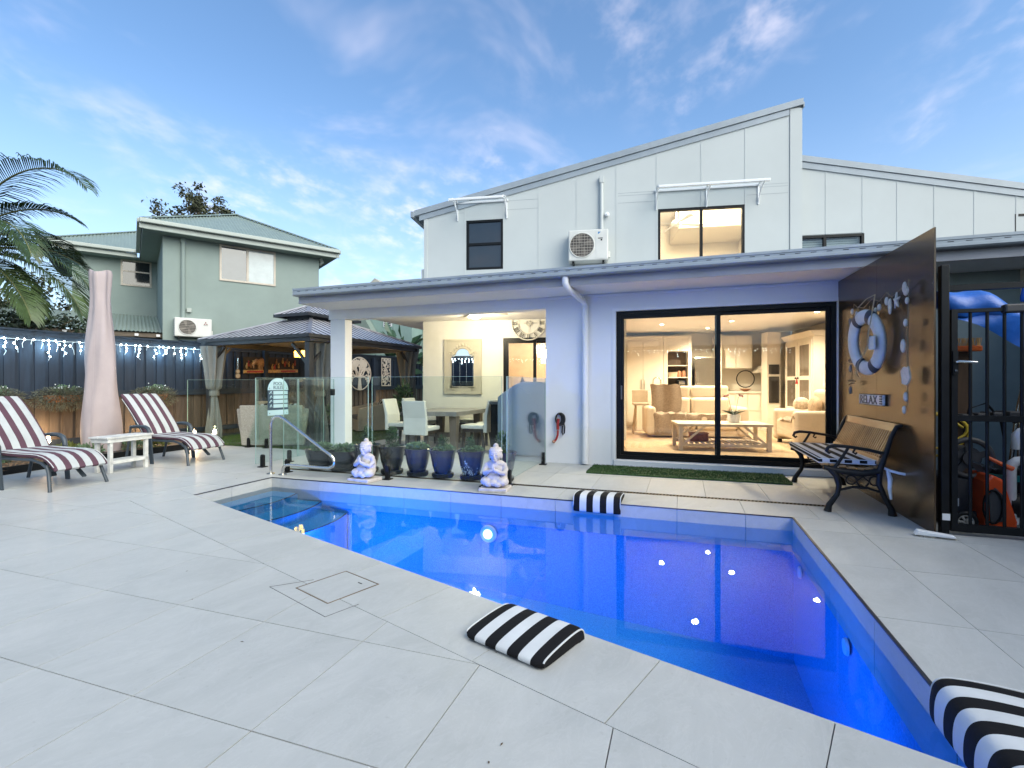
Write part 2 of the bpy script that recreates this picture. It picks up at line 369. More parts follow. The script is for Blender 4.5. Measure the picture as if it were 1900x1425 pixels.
deck = struct(MB().box(0,0,-5,0.001,0.001,-4.999).build('deck', GROUT))
deck.data = MB().data if False else deck.data
regions = {}
def line_clip(poly, side):
    # side=-1: keep camera side of outer coping line, +1: keep pool side
    return clip(poly, PO[0], PO[1], -en[0]*side*-1, -en[1]*side*-1) if side > 0 else clip(poly, PO[0], PO[1], -en[0], -en[1])
rect = lambda x0,y0,x1,y1: [(x0,y0),(x1,y0),(x1,y1),(x0,y1)]
R1 = rect(-10.2,.2,-5.24,7.15)
R2 = line_clip(rect(-5.24,.2,.915,4.9), -1)
R3 = rect(1.32,.2,4.4,7.18)
R4 = rect(-5.24,5.51,1.32,7.18)
R5 = rect(-6.0,7.185,-1.75,11.2)
Lst = rect(-5.24,3.2,-4.88,4.9); Lst = clip(Lst, PD[0], PD[1], en[0], en[1])
Rst = rect(.915,.2,1.32,4.9)
Fst = rect(-5.24,4.9,1.32,5.42)
Nst = clip(clip(rect(-5.24,.6,.915,4.6), PD[0], PD[1], -en[0], -en[1]), PO[0], PO[1], en[0], en[1])
base = MB()
for p in (R1,R2,R3,R4,R5,Lst,Rst,Fst,Nst):
    base.quad(*[F(x, y, -.008) for x, y in p])
deck.data = base.mesh('deck', GROUT)
def seen(p):
    c = (sum(a for a,_ in p)/len(p), sum(b for _,b in p)/len(p)); w = F(*c)
    return w.y > .75 and abs(w.x) < 1.25*w.y + .9
TW, TH = .5725, .612
tile_cache = {}
def put_tile(poly):
    q = inset(poly, .0021)
    if len(q) < 3 or area(q) < .0015 or not seen(q): return
    cx, cy = q[0]
    key = tuple((round(a-cx,3), round(b-cy,3)) for a, b in q)
    if key not in tile_cache:
        mb = MB(); mb.prism([(a-cx, b-cy) for a, b in q], -.02, 0, lambda a, b, t: (a, b, t)); tile_cache[key] = mb.mesh('paving_tile', TILE)
    o = bpy.data.objects.new('paving_tile', tile_cache[key]); C.objects.link(o); o.parent = deck
    o.location = F(cx, cy, random.uniform(-.0006, .0006)); o.rotation_euler = (0, 0, R(-AF))
def grid_tiles(reg, x0, y0, tw, th):
    xs = [a for a,_ in reg]; ys = [b for _,b in reg]
    i0 = math.floor((min(xs)-x0)/tw); i1 = math.ceil((max(xs)-x0)/tw); j0 = math.floor((min(ys)-y0)/th); j1 = math.ceil((max(ys)-y0)/th)
    for i in range(i0, i1):
        for j in range(j0, j1):
            put_tile(clip_conv(rect(x0+i*tw, y0+j*th, x0+(i+1)*tw, y0+(j+1)*th), reg))
grid_tiles(R1, -.795, 1.284, TW, TH); grid_tiles(R2, -.795, 1.284, TW, TH)
grid_tiles(R3, 1.32, 3.73, .62, .79); grid_tiles(R4, -.374, 5.51, .6, .835); grid_tiles(R5, -.374, 7.185, .6, .6)
grid_tiles(Lst, -5.24, 4.9-.585, .4, .585); grid_tiles(Rst, .915, 3.73, .41, .79); grid_tiles(Fst, -.052, 4.9, .585, .53)
# the diagonal coping: joints square to the pool edge
k0 = (-1.26-PD[0])/ed.x
for k in range(-12, 8):
    a = k0 + k*.62; b = a + .62
    pts = [(PD[0]+ed.x*s_+en[0]*n_, PD[1]+ed.y*s_+en[1]*n_) for s_, n_ in ((a,.5),(b,.5),(b,0),(a,0))]
    put_tile(clip_conv(pts, rect(-5.24,.6,.915,4.6)))
# drain channel along the far coping
dr = MB(); dr.quad(*[F(x,y,-.012) for x,y in rect(-5.24,5.42,1.32,5.51)])
dro = dr.build('drain_channel', BLACKM, deck)
db = MB()
db.prism(rect(-5.24,5.424,1.30,5.436), -.010, -.001, lambda a,b,t: F(a,b,t)); db.prism(rect(-5.24,5.494,1.30,5.506), -.010, -.001, lambda a,b,t: F(a,b,t))
x = -5.22
while x < 1.28:
    db.prism([(x,5.437),(x+.011,5.437),(x+.026,5.493),(x+.015,5.493)], -.009, -.0015, lambda a,b,t: F(a,b,t)); x += .034
gr = db.build('drain_grate', mat('grate_bronze', (.10,.085,.06), .4, metal=.6, var=.2), deck, kind='stuff')
# skimmer access cover let into the diagonal coping
ac = thing('access_cover', 'square tiled skimmer lid with thin brass edge let into the paving by the pool', 'access cover', F(-1.88, 2.37, 0), -AF - 19.2)
BRASS = mat('brass_edge', (.20,.145,.09), .45, metal=.3, var=.2)
for a, b, w, h in ((-.165,-.165,.33,.006),(-.165,.159,.33,.006),(-.165,-.159,.006,.318),(.159,-.159,.006,.318)):
    MB().box(a, b, -.004, a+w, b+h, .0022).build('edge_strip', BRASS, ac)
MB().box(-.157,-.157,-.004,.157,.157,.0012).build('lid', TILE, ac)
MB().box(.05,.10,.0012,.085,.106,.003).build('lifting_slot', BLACKM, ac)
for p0, p1 in (((-2.243,2.234),(-2.075,2.40)), ((-2.243,2.234),(-1.69,2.035)), ((-1.69,2.035),(-1.62,2.21))):
    a = F(*p0,.0006); b = F(*p1,.0006)
    MB().bar(a, b, .003, .0022).build('cut_joint', GROUT, deck)

# ---------------------------------------------------------------- pool
def pool_mat():
    m, t, p, o = nodes('pool_pebble'); p.inputs['Roughness'].default_value = .6
    c = N(t, 'ShaderNodeTexCoord'); n = N(t, 'ShaderNodeTexNoise', i_Scale=95., i_Detail=3.); t.links.new(c.outputs['Object'], n.inputs['Vector'])
    t.links.new(ramp(t, n.outputs[0], [(.3, (.025,.25,.50)), (.5, (.045,.36,.63)), (.72, (.10,.48,.74))]), p.inputs['Base Color']); return m
POOLM = pool_mat()
pm_ = MB()
zf = {PA: -.78, PB: -1.25, PC: -1.25, PD: -.78}
cs = [PA, PB, PC, PD]
top = [F(*q, -.02) for q in cs]; bot = [F(*q, zf[q]) for q in cs]
pm_.add(top + bot, [(4,7,6,5)] + [(i, (i+1) % 4, 4 + (i+1) % 4, 4 + i) for i in range(4)])
pool = struct(pm_.build('pool', POOLM))
NOSE = mat('step_edge_tile', (.012,.02,.05), .3, var=.3)
for x0, z in ((-4.52,-.17),(-4.16,-.25),(-3.80,-.36)):
    pl = [(PA[0]+.002, 3.5), *[(x0 + .16*(1-((y-4.38)/.62)**2), y) for y in [3.5+.1*i for i in range(14)]], (x0 + .16*(1-(.52/.62)**2), 4.898), (PA[0]+.002, 4.898)]
    pl = clip(pl, PD[0]-en[0]*.004, PD[1]-en[1]*.004, en[0], en[1])
    mb = MB(); mb.prism(pl, -.9, z, lambda a, b, t: F(a, b, t)); mb.build('pool_step', POOLM, pool)
    y = 3.6; mb = MB()
    while y < 4.86:
        xx = x0 + .16*(1-((y-4.38)/.62)**2); x2 = x0 + .16*(1-((y+.035-4.38)/.62)**2)
        if (xx-PD[0])*en[0] + (y-PD[1])*en[1] < -.01:
            mb.prism([(xx-.024,y),(xx-.002,y),(x2-.002,y+.035),(x2-.024,y+.035)], z+.001, z+.004, lambda a, b, t: F(a, b, t))
        y += .045
    mb.build('step_edging', NOSE, pool, kind='stuff')
# waterline tiles, one mesh each, on the three sides in view, with a dark edge trim above
ETRIM = mat('dark_edge_trim', (.05,.055,.065), .35, metal=.5)
def edge_run(p0, p1, joints, inward, trim=True):
    L = math.hypot(p1[0]-p0[0], p1[1]-p0[1]); d = ((p1[0]-p0[0])/L, (p1[1]-p0[1])/L)
    P = lambda s_, n_, z: F(p0[0]+d[0]*s_+inward[0]*n_, p0[1]+d[1]*s_+inward[1]*n_, z)
    ss = [0] + [j for j in joints if 0.02 < j < L-.02] + [L]
    for a, b in zip(ss, ss[1:]):
        mb = MB(); a += .002; b -= .002
        mb.add([P(a,.001,-.30),P(b,.001,-.30),P(b,.011,-.30),P(a,.011,-.30),P(a,.001,-.008),P(b,.001,-.008),P(b,.011,-.008),P(a,.011,-.008)],
               [(0,3,2,1),(4,5,6,7),(0,1,5,4),(1,2,6,5),(2,3,7,6),(3,0,4,7)])
        mb.build('waterline_tile', TILE, pool, fix=True)
    if not trim: return
    mb = MB(); mb.add([P(0,-.004,-.0065),P(L,-.004,-.0065),P(L,.013,-.0065),P(0,.013,-.0065),P(0,-.004,.0012),P(L,-.004,.0012),P(L,.013,.0012),P(0,.013,.0012)],
               [(0,3,2,1),(4,5,6,7),(0,1,5,4),(1,2,6,5),(2,3,7,6),(3,0,4,7)])
    mb.build('edge_trim', ETRIM, pool, fix=True)
edge_run(PA, PB, [(-.052-.585*k) - PA[0] for k in range(8, -3, -1)], (0,-1))
edge_run((PB[0], PB[1]-.012), PC, [4.9-y for y in (4.52, 3.73, 2.94, 2.15)], (-1,0))
edge_run((PD[0], PD[1]+.0), (PA[0], PA[1]-.012), [.46], (1,0))
edge_run(PC, PD, [.62*k for k in range(1, 10)], (-en[0], -en[1]), False)
# drain cover on the floor, return jets on the right wall
zfl = lambda x: -.78 + (-.47)*(x-PA[0])/(PB[0]-PA[0])
dc = MB(); cx, cy = -.28, 2.95
for r0 in (.15, .135, .03):
    dc.tube([F(cx + r0*math.cos(a*.2618), cy + r0*math.sin(a*.2618), zfl(cx)+.008) for a in range(24)], .004, 5, closed=True)
dc.build('floor_drain_ring', mat('drain_pale', (.35,.55,.75), .5), pool, kind='stuff')
for y in (4.55, 3.35):
    mb = MB(); mb.cyl(F(.90,y,-.36), F(.885,y,-.36), .05, .045, 16); mb.build('return_jet', TRIM, pool)
def water_mat():
    m = bpy.data.materials.new('pool_water'); m.use_nodes = True; t = m.node_tree; t.nodes.clear()
    o = N(t, 'ShaderNodeOutputMaterial'); tr = N(t, 'ShaderNodeBsdfTransparent'); tr.inputs[0].default_value = (.80,.92,1,1)
    gl = N(t, 'ShaderNodeBsdfGlossy'); gl.inputs['Roughness'].default_value = 0.012
    fr = N(t, 'ShaderNodeFresnel'); fr.inputs[0].default_value = 1.333
    g = N(t, 'ShaderNodeNewGeometry'); n = N(t, 'ShaderNodeTexNoise', i_Scale=2.6, i_Detail=2.); t.links.new(g.outputs['Position'], n.inputs['Vector'])
    b = N(t, 'ShaderNodeBump', i_Strength=.02, i_Distance=.02); t.links.new(n.outputs[0], b.inputs['Height']); t.links.new(b.outputs[0], gl.inputs['Normal']); t.links.new(b.outputs[0], fr.inputs['Normal'])
    mx_ = N(t, 'ShaderNodeMixShader'); t.links.new(fr.outputs[0], mx_.inputs[0]); t.links.new(tr.outputs[0], mx_.inputs[1]); t.links.new(gl.outputs[0], mx_.inputs[2]); t.links.new(mx_.outputs[0], o.inputs[0]); return m
wm = MB(); wm.quad(*[F(*q, -.12) for q in ((PA[0]+.006,PA[1]-.006),(PD[0]+.006,PD[1]-.002),(PC[0]-.006,PC[1]+.004),(PB[0]-.006,PB[1]-.006))])
struct(wm.build('pool_water', water_mat()))
# underwater lamps: one on the far wall, two unseen ones added for even blue
def pool_lamp(p, rz, label, energy, sp, tilt):
    t = thing('pool_light', label, 'pool light', p, rz)
    MB().cyl((0,0,0),(0,-.02,0),.095,.085,20).build('housing', TRIM, t, smooth=40)
    MB().cyl((0,-.0205,0),(0,-.026,0),.05,.045,20).build('lens', emis('pool_lens', (.42,.85,1.0), 3.5), t, smooth=40)
    l = lamp('pool_lamp', 'SPOT', (0,-.10,0), energy, (.0,.17,1.0), .03, t, spot_size=R(sp), spot_blend=.6); l.rotation_euler = (R(-tilt), 0, 0)
pool_lamp(F(-1.95, 4.885, -.42), -AF, 'bright blue underwater lamp on the far pool wall', 78, 140, 72)
for x_, lab_, e_ in ((-3.45,'unseen blue underwater lamp added on the near pool wall to light the steps',95),(-.55,'unseen blue underwater lamp added on the near pool wall to light the right end',52)):
    s_ = (x_-PD[0])/ed.x
    pool_lamp(F(x_-en[0]*.014, PD[1]+ed.y*s_-en[1]*.014, -.42), -AF+180-19.2, lab_, e_, 150, 62)
# ================================================================ the house: low front extension (front frame) and upper storey (main frame)
GUTM = mat('gutter_metal', (.29,.33,.365), .40, var=.08, vs=3, metal=.1)
FASC = mat('fascia_grey', (.30,.305,.34), .5, var=.08, vs=2)
CLAD = mat('painted_cladding', (.49,.52,.515), .62, var=.035, vs=.9, bump=.05, bs=90)
ROOFM = mat('steel_roof', (.42,.46,.48), .4, metal=.2, var=.05)
BFRAME = mat('black_window_frame', (.006,.0065,.007), .42, var=.1, spec=.25)
PANE = glass('window_glass', (.90,.93,.92), 1.45, 1.0)
CREAM = mat('interior_paint', (.70,.64,.54), .7, var=.03, vs=1.)
CEIL = mat('ceiling_paint', (.78,.76,.72), .8, var=.02)
house = thing('house', 'white house with low front extension, covered patio and clad upper storey', 'house', (0,0,0), -AF)
H = house
def fbox(name, m, *c, parent=None, bevel=0.): return MB().box(*c).build(name, m, H if parent is None else parent, bevel=bevel)
YW = 7.18
# front wall with the sliding-door opening
fw = MB()
fw.box(-1.94, YW, 0, -.905, YW+.2, 2.466); fw.box(-.905, YW, 2.21, 1.83, YW+.2, 2.466); fw.box(1.83, YW, 0, 5.6, YW+.2, 2.466)
fw.box(-.905, YW, 0, 1.83, YW+.2, .095); fwall = fw.build('front_wall', WHITE, H)
fbox('enclosure_shade_sheet', mat('enclosure_shade_grey', (.22,.27,.27), .7, var=.06), 1.90, YW-.012, .002, 5.6, YW-.001, 2.466)  # added dark sheet: shade behind the gate put into its colour
fbox('wall_end', WHITE, -1.94, YW+.2, 0, -1.76, 8.55, 2.466)
fbox('door_step', TRIM, -.93, YW-.045, .004, 1.86, YW-.002, .088, bevel=.004)
for c in ((-.955,YW-.012,.09,-.905,YW+.02,2.255), (1.83,YW-.012,.09,1.88,YW+.02,2.255), (-.905,YW-.012,2.21,1.83,YW+.02,2.255)):
    fbox('door_surround', TRIM, *c)
# beam, post, soffit, fascia, gutter
fbox('beam', WHITE, -5.88, YW, 2.30, -1.942, YW+.2, 2.4655)
fbox('post', WHITE, -5.85, YW+.003, 0, -5.545, YW+.197, 2.2995, bevel=.006)
fbox('post_head', WHITE, -5.88, YW-.004, 2.30, -5.52, YW+.204, 2.4662)
fbox('soffit', WHITE, -5.865, 6.452, 2.467, 5.6, YW+.2, 2.475)
fbox('cornice', WHITE, -1.92, YW-.03, 2.43, 1.78, YW-.001, 2.4668, bevel=.01)
fbox('patio_ceiling', CEIL, -5.865, YW+.203, 2.47, -1.76, 10.6, 2.48)
fbox('fascia', FASC, -5.865, 6.437, 2.4675, 5.6, 6.4515, 2.70)
gt = MB(); prof = [(6.436,2.574),(6.33,2.574),(6.312,2.59),(6.312,2.618),(6.318,2.622),(6.318,2.655),(6.310,2.66),(6.310,2.69),(6.322,2.69),(6.322,2.662),(6.436,2.60)]
gt.prism(prof, -5.868, 5.6, lambda a,b,t: (t,a,b)); gut = gt.build('gutter', GUTM, H, fix=True)
sl_ = MB(); x = -5.78
while x < 5.0: sl_.box(x, 6.3155, 2.637, x+.055, 6.3185, 2.643); x += .155
sl_.build('overflow_slots', BLACKM, gut, kind='stuff')
fbox('gutter_end', GUTM, -5.874, 6.312, 2.574, -5.8685, 6.436, 2.69)
rf = MB(); rf.prism([(6.45,2.655),(10.4,2.90),(10.4,2.94),(6.45,2.69)], -5.87, 5.6, lambda a,b,t: (t,a,b)); rf.build('lower_roof', ROOFM, H, fix=True)
# downpipe with an offset elbow
dp = MB(); dp.tube([(-1.46,6.38,2.575),(-1.46,6.38,2.50),(-1.45,6.42,2.45),(-1.35,7.08,2.36),(-1.335,7.12,2.30),(-1.335,7.12,2.2),(-1.335,7.12,.02)], .044, 14)
dpo = dp.build('downpipe', WHITE, H, smooth=50)
for z in (2.26, .55, .05): MB().cyl((-1.335,7.12,z),(-1.335,7.12,z+.03),.05,n=14).build('pipe_collar', WHITE, dpo, smooth=40)
# sliding door
def sliding(parent, x0, x1, z0, z1, y, mid, fw=.055, fd=.09, name='sliding_door'):
    d = bpy.data.objects.new(name, None); C.objects.link(d); d.parent = parent
    f = MB(); f.box(x0,y,z0,x0+fw,y+fd,z1); f.box(x1-fw,y,z0,x1,y+fd,z1); f.box(x0+fw,y,z1-fw,x1-fw,y+fd,z1); f.box(x0+fw,y,z0,x1-fw,y+fd,z0+.06); f.build('frame', BFRAME, d)
    for a, b, yy in ((x0+fw, mid+.035, y+.012), (mid-.035, x1-fw, y+.052)):
        s = MB(); w = .05
        s.box(a,yy,z0+.061,a+w,yy+.03,z1-fw-.001); s.box(b-w,yy,z0+.061,b,yy+.03,z1-fw-.001); s.box(a+w,yy,z1-fw-w,b-w,yy+.03,z1-fw-.001); s.box(a+w,yy,z0+.061,b-w,yy+.03,z0+.061+w)
        so = s.build('sash', BFRAME, d); MB().box(a+w-.005,yy+.012,z0+.061+w-.005,b-w+.005,yy+.018,z1-fw-w+.005).build('pane', PANE, so)
    return d
sd_ = sliding(H, -.903, 1.828, .097, 2.208, YW+.045, .447)
MB().box(-.842,YW+.038,.95,-.822,YW+.056,1.15).build('handle', mat('handle_grey', (.2,.2,.2), .3, metal=.8), sd_, bevel=.004)
# ---- upper storey
U = bpy.data.objects.new('upper_storey', None); C.objects.link(U); U.parent = H; U.rotation_euler = (0,0,R(AF-AM))
YM = 9.83
def ubox(name, m, *c, parent=None, bevel=0.): return MB().box(*c).build(name, m, U if parent is None else parent, bevel=bevel)
ztop = lambda x: 4.70 + (x+3.47)*(6.27-4.70)/7.19
wx0, wx1 = -3.47, 3.72
wins = [(-2.59,-1.825,3.50,4.51), (1.19,2.755,3.40,4.525)]
joints = [wx0, -2.62, -1.81, -1.10, -.345, .42, 1.175, 1.99, 2.77, 3.53]
def up_panel(poly, y0=YM-.008, y1=YM, name='cladding_panel'):
    if len(poly) >= 3 and area(poly) > .002: MB().prism(poly, y1, y0, lambda a,b,t: (a,t,b)).build(name, CLAD, U, fix=True)
zb = 2.5
def sub_windows(x0, x1, lo, hi_l, hi_r):
    """panel between two joints, split above and below a window"""
    w = [q for q in wins if q[0] < (x0+x1)/2 < q[1]]
    if not w: return [[(x0,lo),(x1,lo),(x1,hi_r),(x0,hi_l)]]
    q = w[0]
    return [[(x0,lo),(x1,lo),(x1,q[2]),(x0,q[2])], [(x0,q[3]),(x1,q[3]),(x1,hi_r),(x0,hi_l)]] + ([[(x0,q[2]),(q[0],q[2]),(q[0],q[3]),(x0,q[3])]] if q[0]-x0 > .02 else []) + ([[(q[1],q[2]),(x1,q[2]),(x1,q[3]),(q[1],q[3])]] if x1-q[1] > .02 else [])
for a, b in zip(joints, joints[1:]):
    for pl in sub_windows(a+.004, b-.004, zb, ztop(a)-.03, ztop(b)-.03): up_panel(pl)
    if b < 3.5: ubox('cover_strip', CLAD, b-.016, YM-.013, zb, b+.016, YM-.0082, ztop(b)-.03) if not any(q[0] < b < q[1] for q in wins) else ubox('cover_strip', CLAD, b-.016, YM-.013, 4.53, b+.016, YM-.0082, ztop(b)-.03)
wb = MB()
for pl in ([(wx0,zb),(-2.59,zb),(-2.59,ztop(-2.59)),(wx0,ztop(wx0))], [(-2.59,zb),(-1.825,zb),(-1.825,3.5),(-2.59,3.5)], [(-2.59,4.51),(-1.825,4.51),(-1.825,ztop(-1.825)),(-2.59,ztop(-2.59))],
           [(-1.825,zb),(1.19,zb),(1.19,ztop(1.19)),(-1.825,ztop(-1.825))], [(1.19,zb),(2.755,zb),(2.755,3.4),(1.19,3.4)], [(1.19,4.525),(2.755,4.525),(2.755,ztop(2.755)),(1.19,ztop(1.19))], [(2.755,zb),(wx1,zb),(wx1,ztop(wx1)),(2.755,ztop(2.755))]):
    wb.prism(pl, YM+.001, YM+.14, lambda a,b,t: (a,t,b))
wb.build('wall', CLAD, U, fix=True)
ubox('corner_board', CLAD, 3.535, YM-.022, zb, 3.74, YM, ztop(3.63)-.02); ubox('corner_board', CLAD, wx0-.02, YM-.02, zb, wx0+.05, YM, ztop(wx0)-.06)
ubox('side_wall', CLAD, wx0, YM+.141, zb, wx0+.14, 17.5, 4.66); ubox('side_wall', CLAD, wx1-.14, YM+.141, zb, wx1, 17.5, 6.2)
ubox('return_pier', CLAD, wx0-.09, YM+.02, zb, wx0-.021, YM+.4, 3.56)
for x0, x1, zz in ((-3.42,-2.64,4.86-.02),(-3.42,-2.64,4.67),(-1.79,-1.12,4.86),(-1.79,-1.12,4.68),(.44,1.16,4.87),(.44,1.16,4.68),(.44,1.16,4.82),(2.79,3.50,4.87),(2.79,3.50,4.69),(2.79,3.50,4.82)):
    ubox('horizontal_joint', mat('joint_grey', (.33,.36,.38), .7), x0, YM-.0095, zz, x1, YM-.0081, zz+.008)  # thin strips in a darker grey mark the horizontal joints
def raked(name, m, y0, y1, a0, a1, x0=wx0-.22, x1=wx1+.03, fz=ztop):
    return MB().prism([(x0,fz(x0)+a0),(x1,fz(x1)+a0),(x1,fz(x1)+a1),(x0,fz(x0)+a1)], y0, y1, lambda a,b,t: (a,t,b)).build(name, m, U, fix=True)
raked('rake_board', GUTM, YM-.03, YM-.0005, -.115, -.008, x0=wx0-.12, x1=3.52)
raked('rake_cap', GUTM, YM-.055, YM+.05, .0, .115)
raked('upper_roof', ROOFM, YM+.0505, 17.6, .06, .11)
MB().box(wx0-.30, YM-.06, ztop(wx0-.22)-.03, wx0-.221, 17.6, ztop(wx0-.22)+.10).build('upper_gutter', GUTM, U, bevel=.01)
MB().box(wx1+.031, YM-.05, ztop(wx1)-.04, wx1+.05, YM+.1, ztop(wx1)+.05).build('cap_return', GUTM, U)
# upper windows
def window(parent, x0, x1, z0, z1, y, mull=None, rail=None, fw=.045, m=BFRAME, pane=PANE):
    d = bpy.data.objects.new('window', None); C.objects.link(d); d.parent = parent
    f = MB(); f.box(x0,y-.012,z0,x0+fw,y+.06,z1); f.box(x1-fw,y-.012,z0,x1,y+.06,z1); f.box(x0+fw,y-.012,z1-fw,x1-fw,y+.06,z1); f.box(x0+fw,y-.012,z0,x1-fw,y+.06,z0+fw)
    if mull: f.box(mull-.025,y-.008,z0+fw,mull+.025,y+.05,z1-fw)
    if rail: f.box(x0+fw,y-.008,rail-.025,x1-fw,y+.05,rail+.025)
    f.build('frame', m, d)
    xs = [x0+fw] + ([mull] if mull else []) + [x1-fw]; zs = [z0+fw] + ([rail] if rail else []) + [z1-fw]
    for a, b in zip(xs, xs[1:]):
        for c, e in zip(zs, zs[1:]):
            MB().box(a+(.025 if a == mull else 0), y+.02, c+(.025 if c == rail else 0), b-(.025 if b == mull else 0), y+.026, e-(.025 if e == rail else 0)).build('pane', pane, d)
    return d
DARKPANE = mat('dark_pane', (.012,.018,.024), .03, spec=.9, var=.1)
window(U, -2.588, -1.827, 3.502, 4.508, YM, rail=4.02, pane=DARKPANE)
window(U, 1.192, 2.753, 3.402, 4.523, YM, mull=1.985)
# window canopies: clear sheet on white brackets
POLY = glass('polycarbonate', (.86,.9,.92), 1.4, 1.2)
def canopy(x0, x1, z, nb):
    c = bpy.data.objects.new('window_canopy', None); C.objects.link(c); c.parent = U
    pr = [(YM-.02-.55*s, z+.02+.10*math.sin(math.pi*min(1,.25+s*.75))-.05*s) for s in [i/8 for i in range(9)]]
    MB().grid(2, 9, lambda u,v: (x0+(x1-x0)*u, *pr[round(v*8)])).build('sheet', POLY, c)
    MB().bar((x0,pr[8][0],pr[8][1]-.01),(x1,pr[8][0],pr[8][1]-.01),.045,.05).build('front_rail', TRIM, c, bevel=.01)
    MB().bar((x0,YM-.03,pr[0][1]),(x1,YM-.03,pr[0][1]),.03,.04).build('wall_rail', TRIM, c)
    for i in range(nb):
        x = x0 + .03 + (x1-x0-.06)*i/(nb-1); b = MB()
        b.tube([(x,p[0],p[1]-.006) for p in pr], .014, 6); b.box(x-.012,YM-.03,z-.27,x+.012,YM-.009,pr[0][1])
        b.tube([(x,YM-.02,z-.25),(x,YM-.10,z-.10),(x,YM-.26,z+.0),(x,YM-.40,pr[6][1]-.02)], .011, 6)
        b.tube([(x,YM-.14,z-.06),(x,YM-.20,z+.06),(x,YM-.22,pr[2][1])], .009, 6); b.build('bracket', TRIM, c)
canopy(-2.80, -1.72, 4.78, 2); canopy(1.13, 3.02, 4.78, 3)
# conduit and small sensor
MB().tube([(.127,YM-.045,4.12),(.127,YM-.045,5.08)], .035, 10).build('conduit', CLAD, U, smooth=40)
MB().box(.083,YM-.085,5.08,.171,YM-.009,5.21).build('conduit_cap', CLAD, U, bevel=.01)
sn = MB(); sn.cyl((.235,YM-.009,4.47),(.235,YM-.06,4.47),.045,n=14); sn.sph((.235,YM-.07,4.45),.03,10,6); sn.build('sensor', TRIM, U, smooth=40)
# right wing
YR = 10.05
zr = lambda x: 5.36 - (x-3.7)*.212
rj = [3.745, 4.24, 4.86, 5.43, 6.03, 6.66, 7.31, 8.0, 8.7, 9.4]
rw0, rw1, rz1 = 3.9, 4.87, 3.90
for a, b in zip(rj, rj[1:]):
    lo = 2.5 if a > 4.8 else rz1 + .06
    MB().prism([(a+.004,lo),(b-.004,lo),(b-.004,zr(b)-.03),(a+.004,zr(a)-.03)], YR, YR-.008, lambda q,w,t: (q,t,w)).build('cladding_panel', CLAD, U, fix=True)
    MB().box(b-.016,YR-.013,lo,b+.016,YR-.0082,zr(b)-.03).build('cover_strip', CLAD, U)
MB().prism([(3.721,rz1+.05),(9.4,rz1+.05),(9.4,zr(9.4)),(3.721,zr(3.721))], YR+.001, YR+.14, lambda q,w,t: (q,t,w)).build('wing_wall', CLAD, U, fix=True)
MB().box(4.90,YR+.001,2.5,9.4,YR+.14,rz1+.049).build('wing_wall', CLAD, U)
raked('wing_rake_board', GUTM, YR-.03, YR-.0005, -.12, -.008, 3.722, 9.4, zr); raked('wing_rake_cap', GUTM, YR-.05, YR+.05, 0, .11, 3.722, 9.4, zr); raked('wing_roof', ROOFM, YR+.0505, 17.0, .05, .1, 3.722, 9.4, zr)
BLIND = mat('blind_fabric', (.42,.45,.46), .8, var=.05)
window(U, 3.74, 4.88, 2.9, 3.945, YR, mull=4.22)
bl = MB(); z = 3.0
while z < 3.86: bl.box(3.80,YR+.08,z,4.84,YR+.083,z+.035); z += .042
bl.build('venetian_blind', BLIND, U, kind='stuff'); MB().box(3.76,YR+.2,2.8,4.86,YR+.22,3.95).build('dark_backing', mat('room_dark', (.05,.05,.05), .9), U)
window(U, 7.28, 8.2, 3.3, 4.16, YR, pane=DARKPANE)
# patio back wall with its own sliding door
bw = MB(); bw.box(-3.516,YM,0,-1.825,YM+.139,2.6); bw.box(-1.825,YM,2.105,-.3,YM+.139,2.6); bw.box(-.3,YM,0,.6,YM+.139,2.6); bw.build('patio_wall', mat('patio_wall_paint', (.68,.66,.58), .75, var=.03, bump=.1, bs=120), U)
sliding(U, -1.823, -.302, .05, 2.103, YM+.02, -1.19, name='patio_door')
ubox('wing_side', WHITE, -3.516, YM+.14, 0, -3.376, 13.5, 2.6)
# ================================================================ lit rooms behind the glass (main frame)
def room(name, x0, y0, x1, y1, z0, z1, floor, wall, ceil, front=False):
    r = bpy.data.objects.new(name, None); C.objects.link(r); r.parent = U
    MB().box(x0,y0,z0-.05,x1,y1,z0).build('floor', floor, r)
    MB().box(x0,y0,z1,x1,y1,z1+.03).build('ceiling', ceil, r)
    MB().box(x0-.05,y0,z0,x0,y1,z1).build('wall', wall, r); MB().box(x1,y0,z0,x1+.05,y1,z1).build('wall', wall, r); MB().box(x0-.05,y1,z0,x1+.05,y1+.05,z1).build('wall', wall, r)
    return r
OAK = wood('oak_floor', (.36,.25,.15), (.50,.36,.22), 'x', .45, 1.6)
WARM = (1.0, .80, .57)
# upstairs bedroom
ub = room('bedroom', .6, YM+.145, 3.55, YM+3.4, 2.95, 5.25, CREAM, CREAM, CEIL)
ubl = MB(); ubl.box(1.9, YM+2.0, 4.75, 3.54, YM+3.39, 5.24); ubl.build('bulkhead', CREAM, ub)
fan = bpy.data.objects.new('ceiling_fan', None); C.objects.link(fan); fan.parent = U
MB().cyl((1.7,YM+1.1,4.62),(1.7,YM+1.1,5.249),.012).build('rod', TRIM, fan); MB().lathe([(.03,.0),(.1,.02),(.11,.08),(.05,.12)], 14, (1.7,YM+1.1,4.52)).build('motor', TRIM, fan, smooth=40)
for k in range(4):
    a = R(20+90*k); mb = MB(); c_, s_ = math.cos(a), math.sin(a)
    mb.add([(1.7+c_*r-s_*w, YM+1.1+s_*r+c_*w, 4.57+h) for r, w, h in ((.08,-.03,0),(.62,-.06,.012),(.62,.06,-.012),(.08,.03,0))], [(0,1,2,3)]); mb.build('blade', TRIM, fan)
lamp('bedroom_lamp', 'POINT', (2.0, YM+.9, 4.95), 110, WARM, .12, ub)
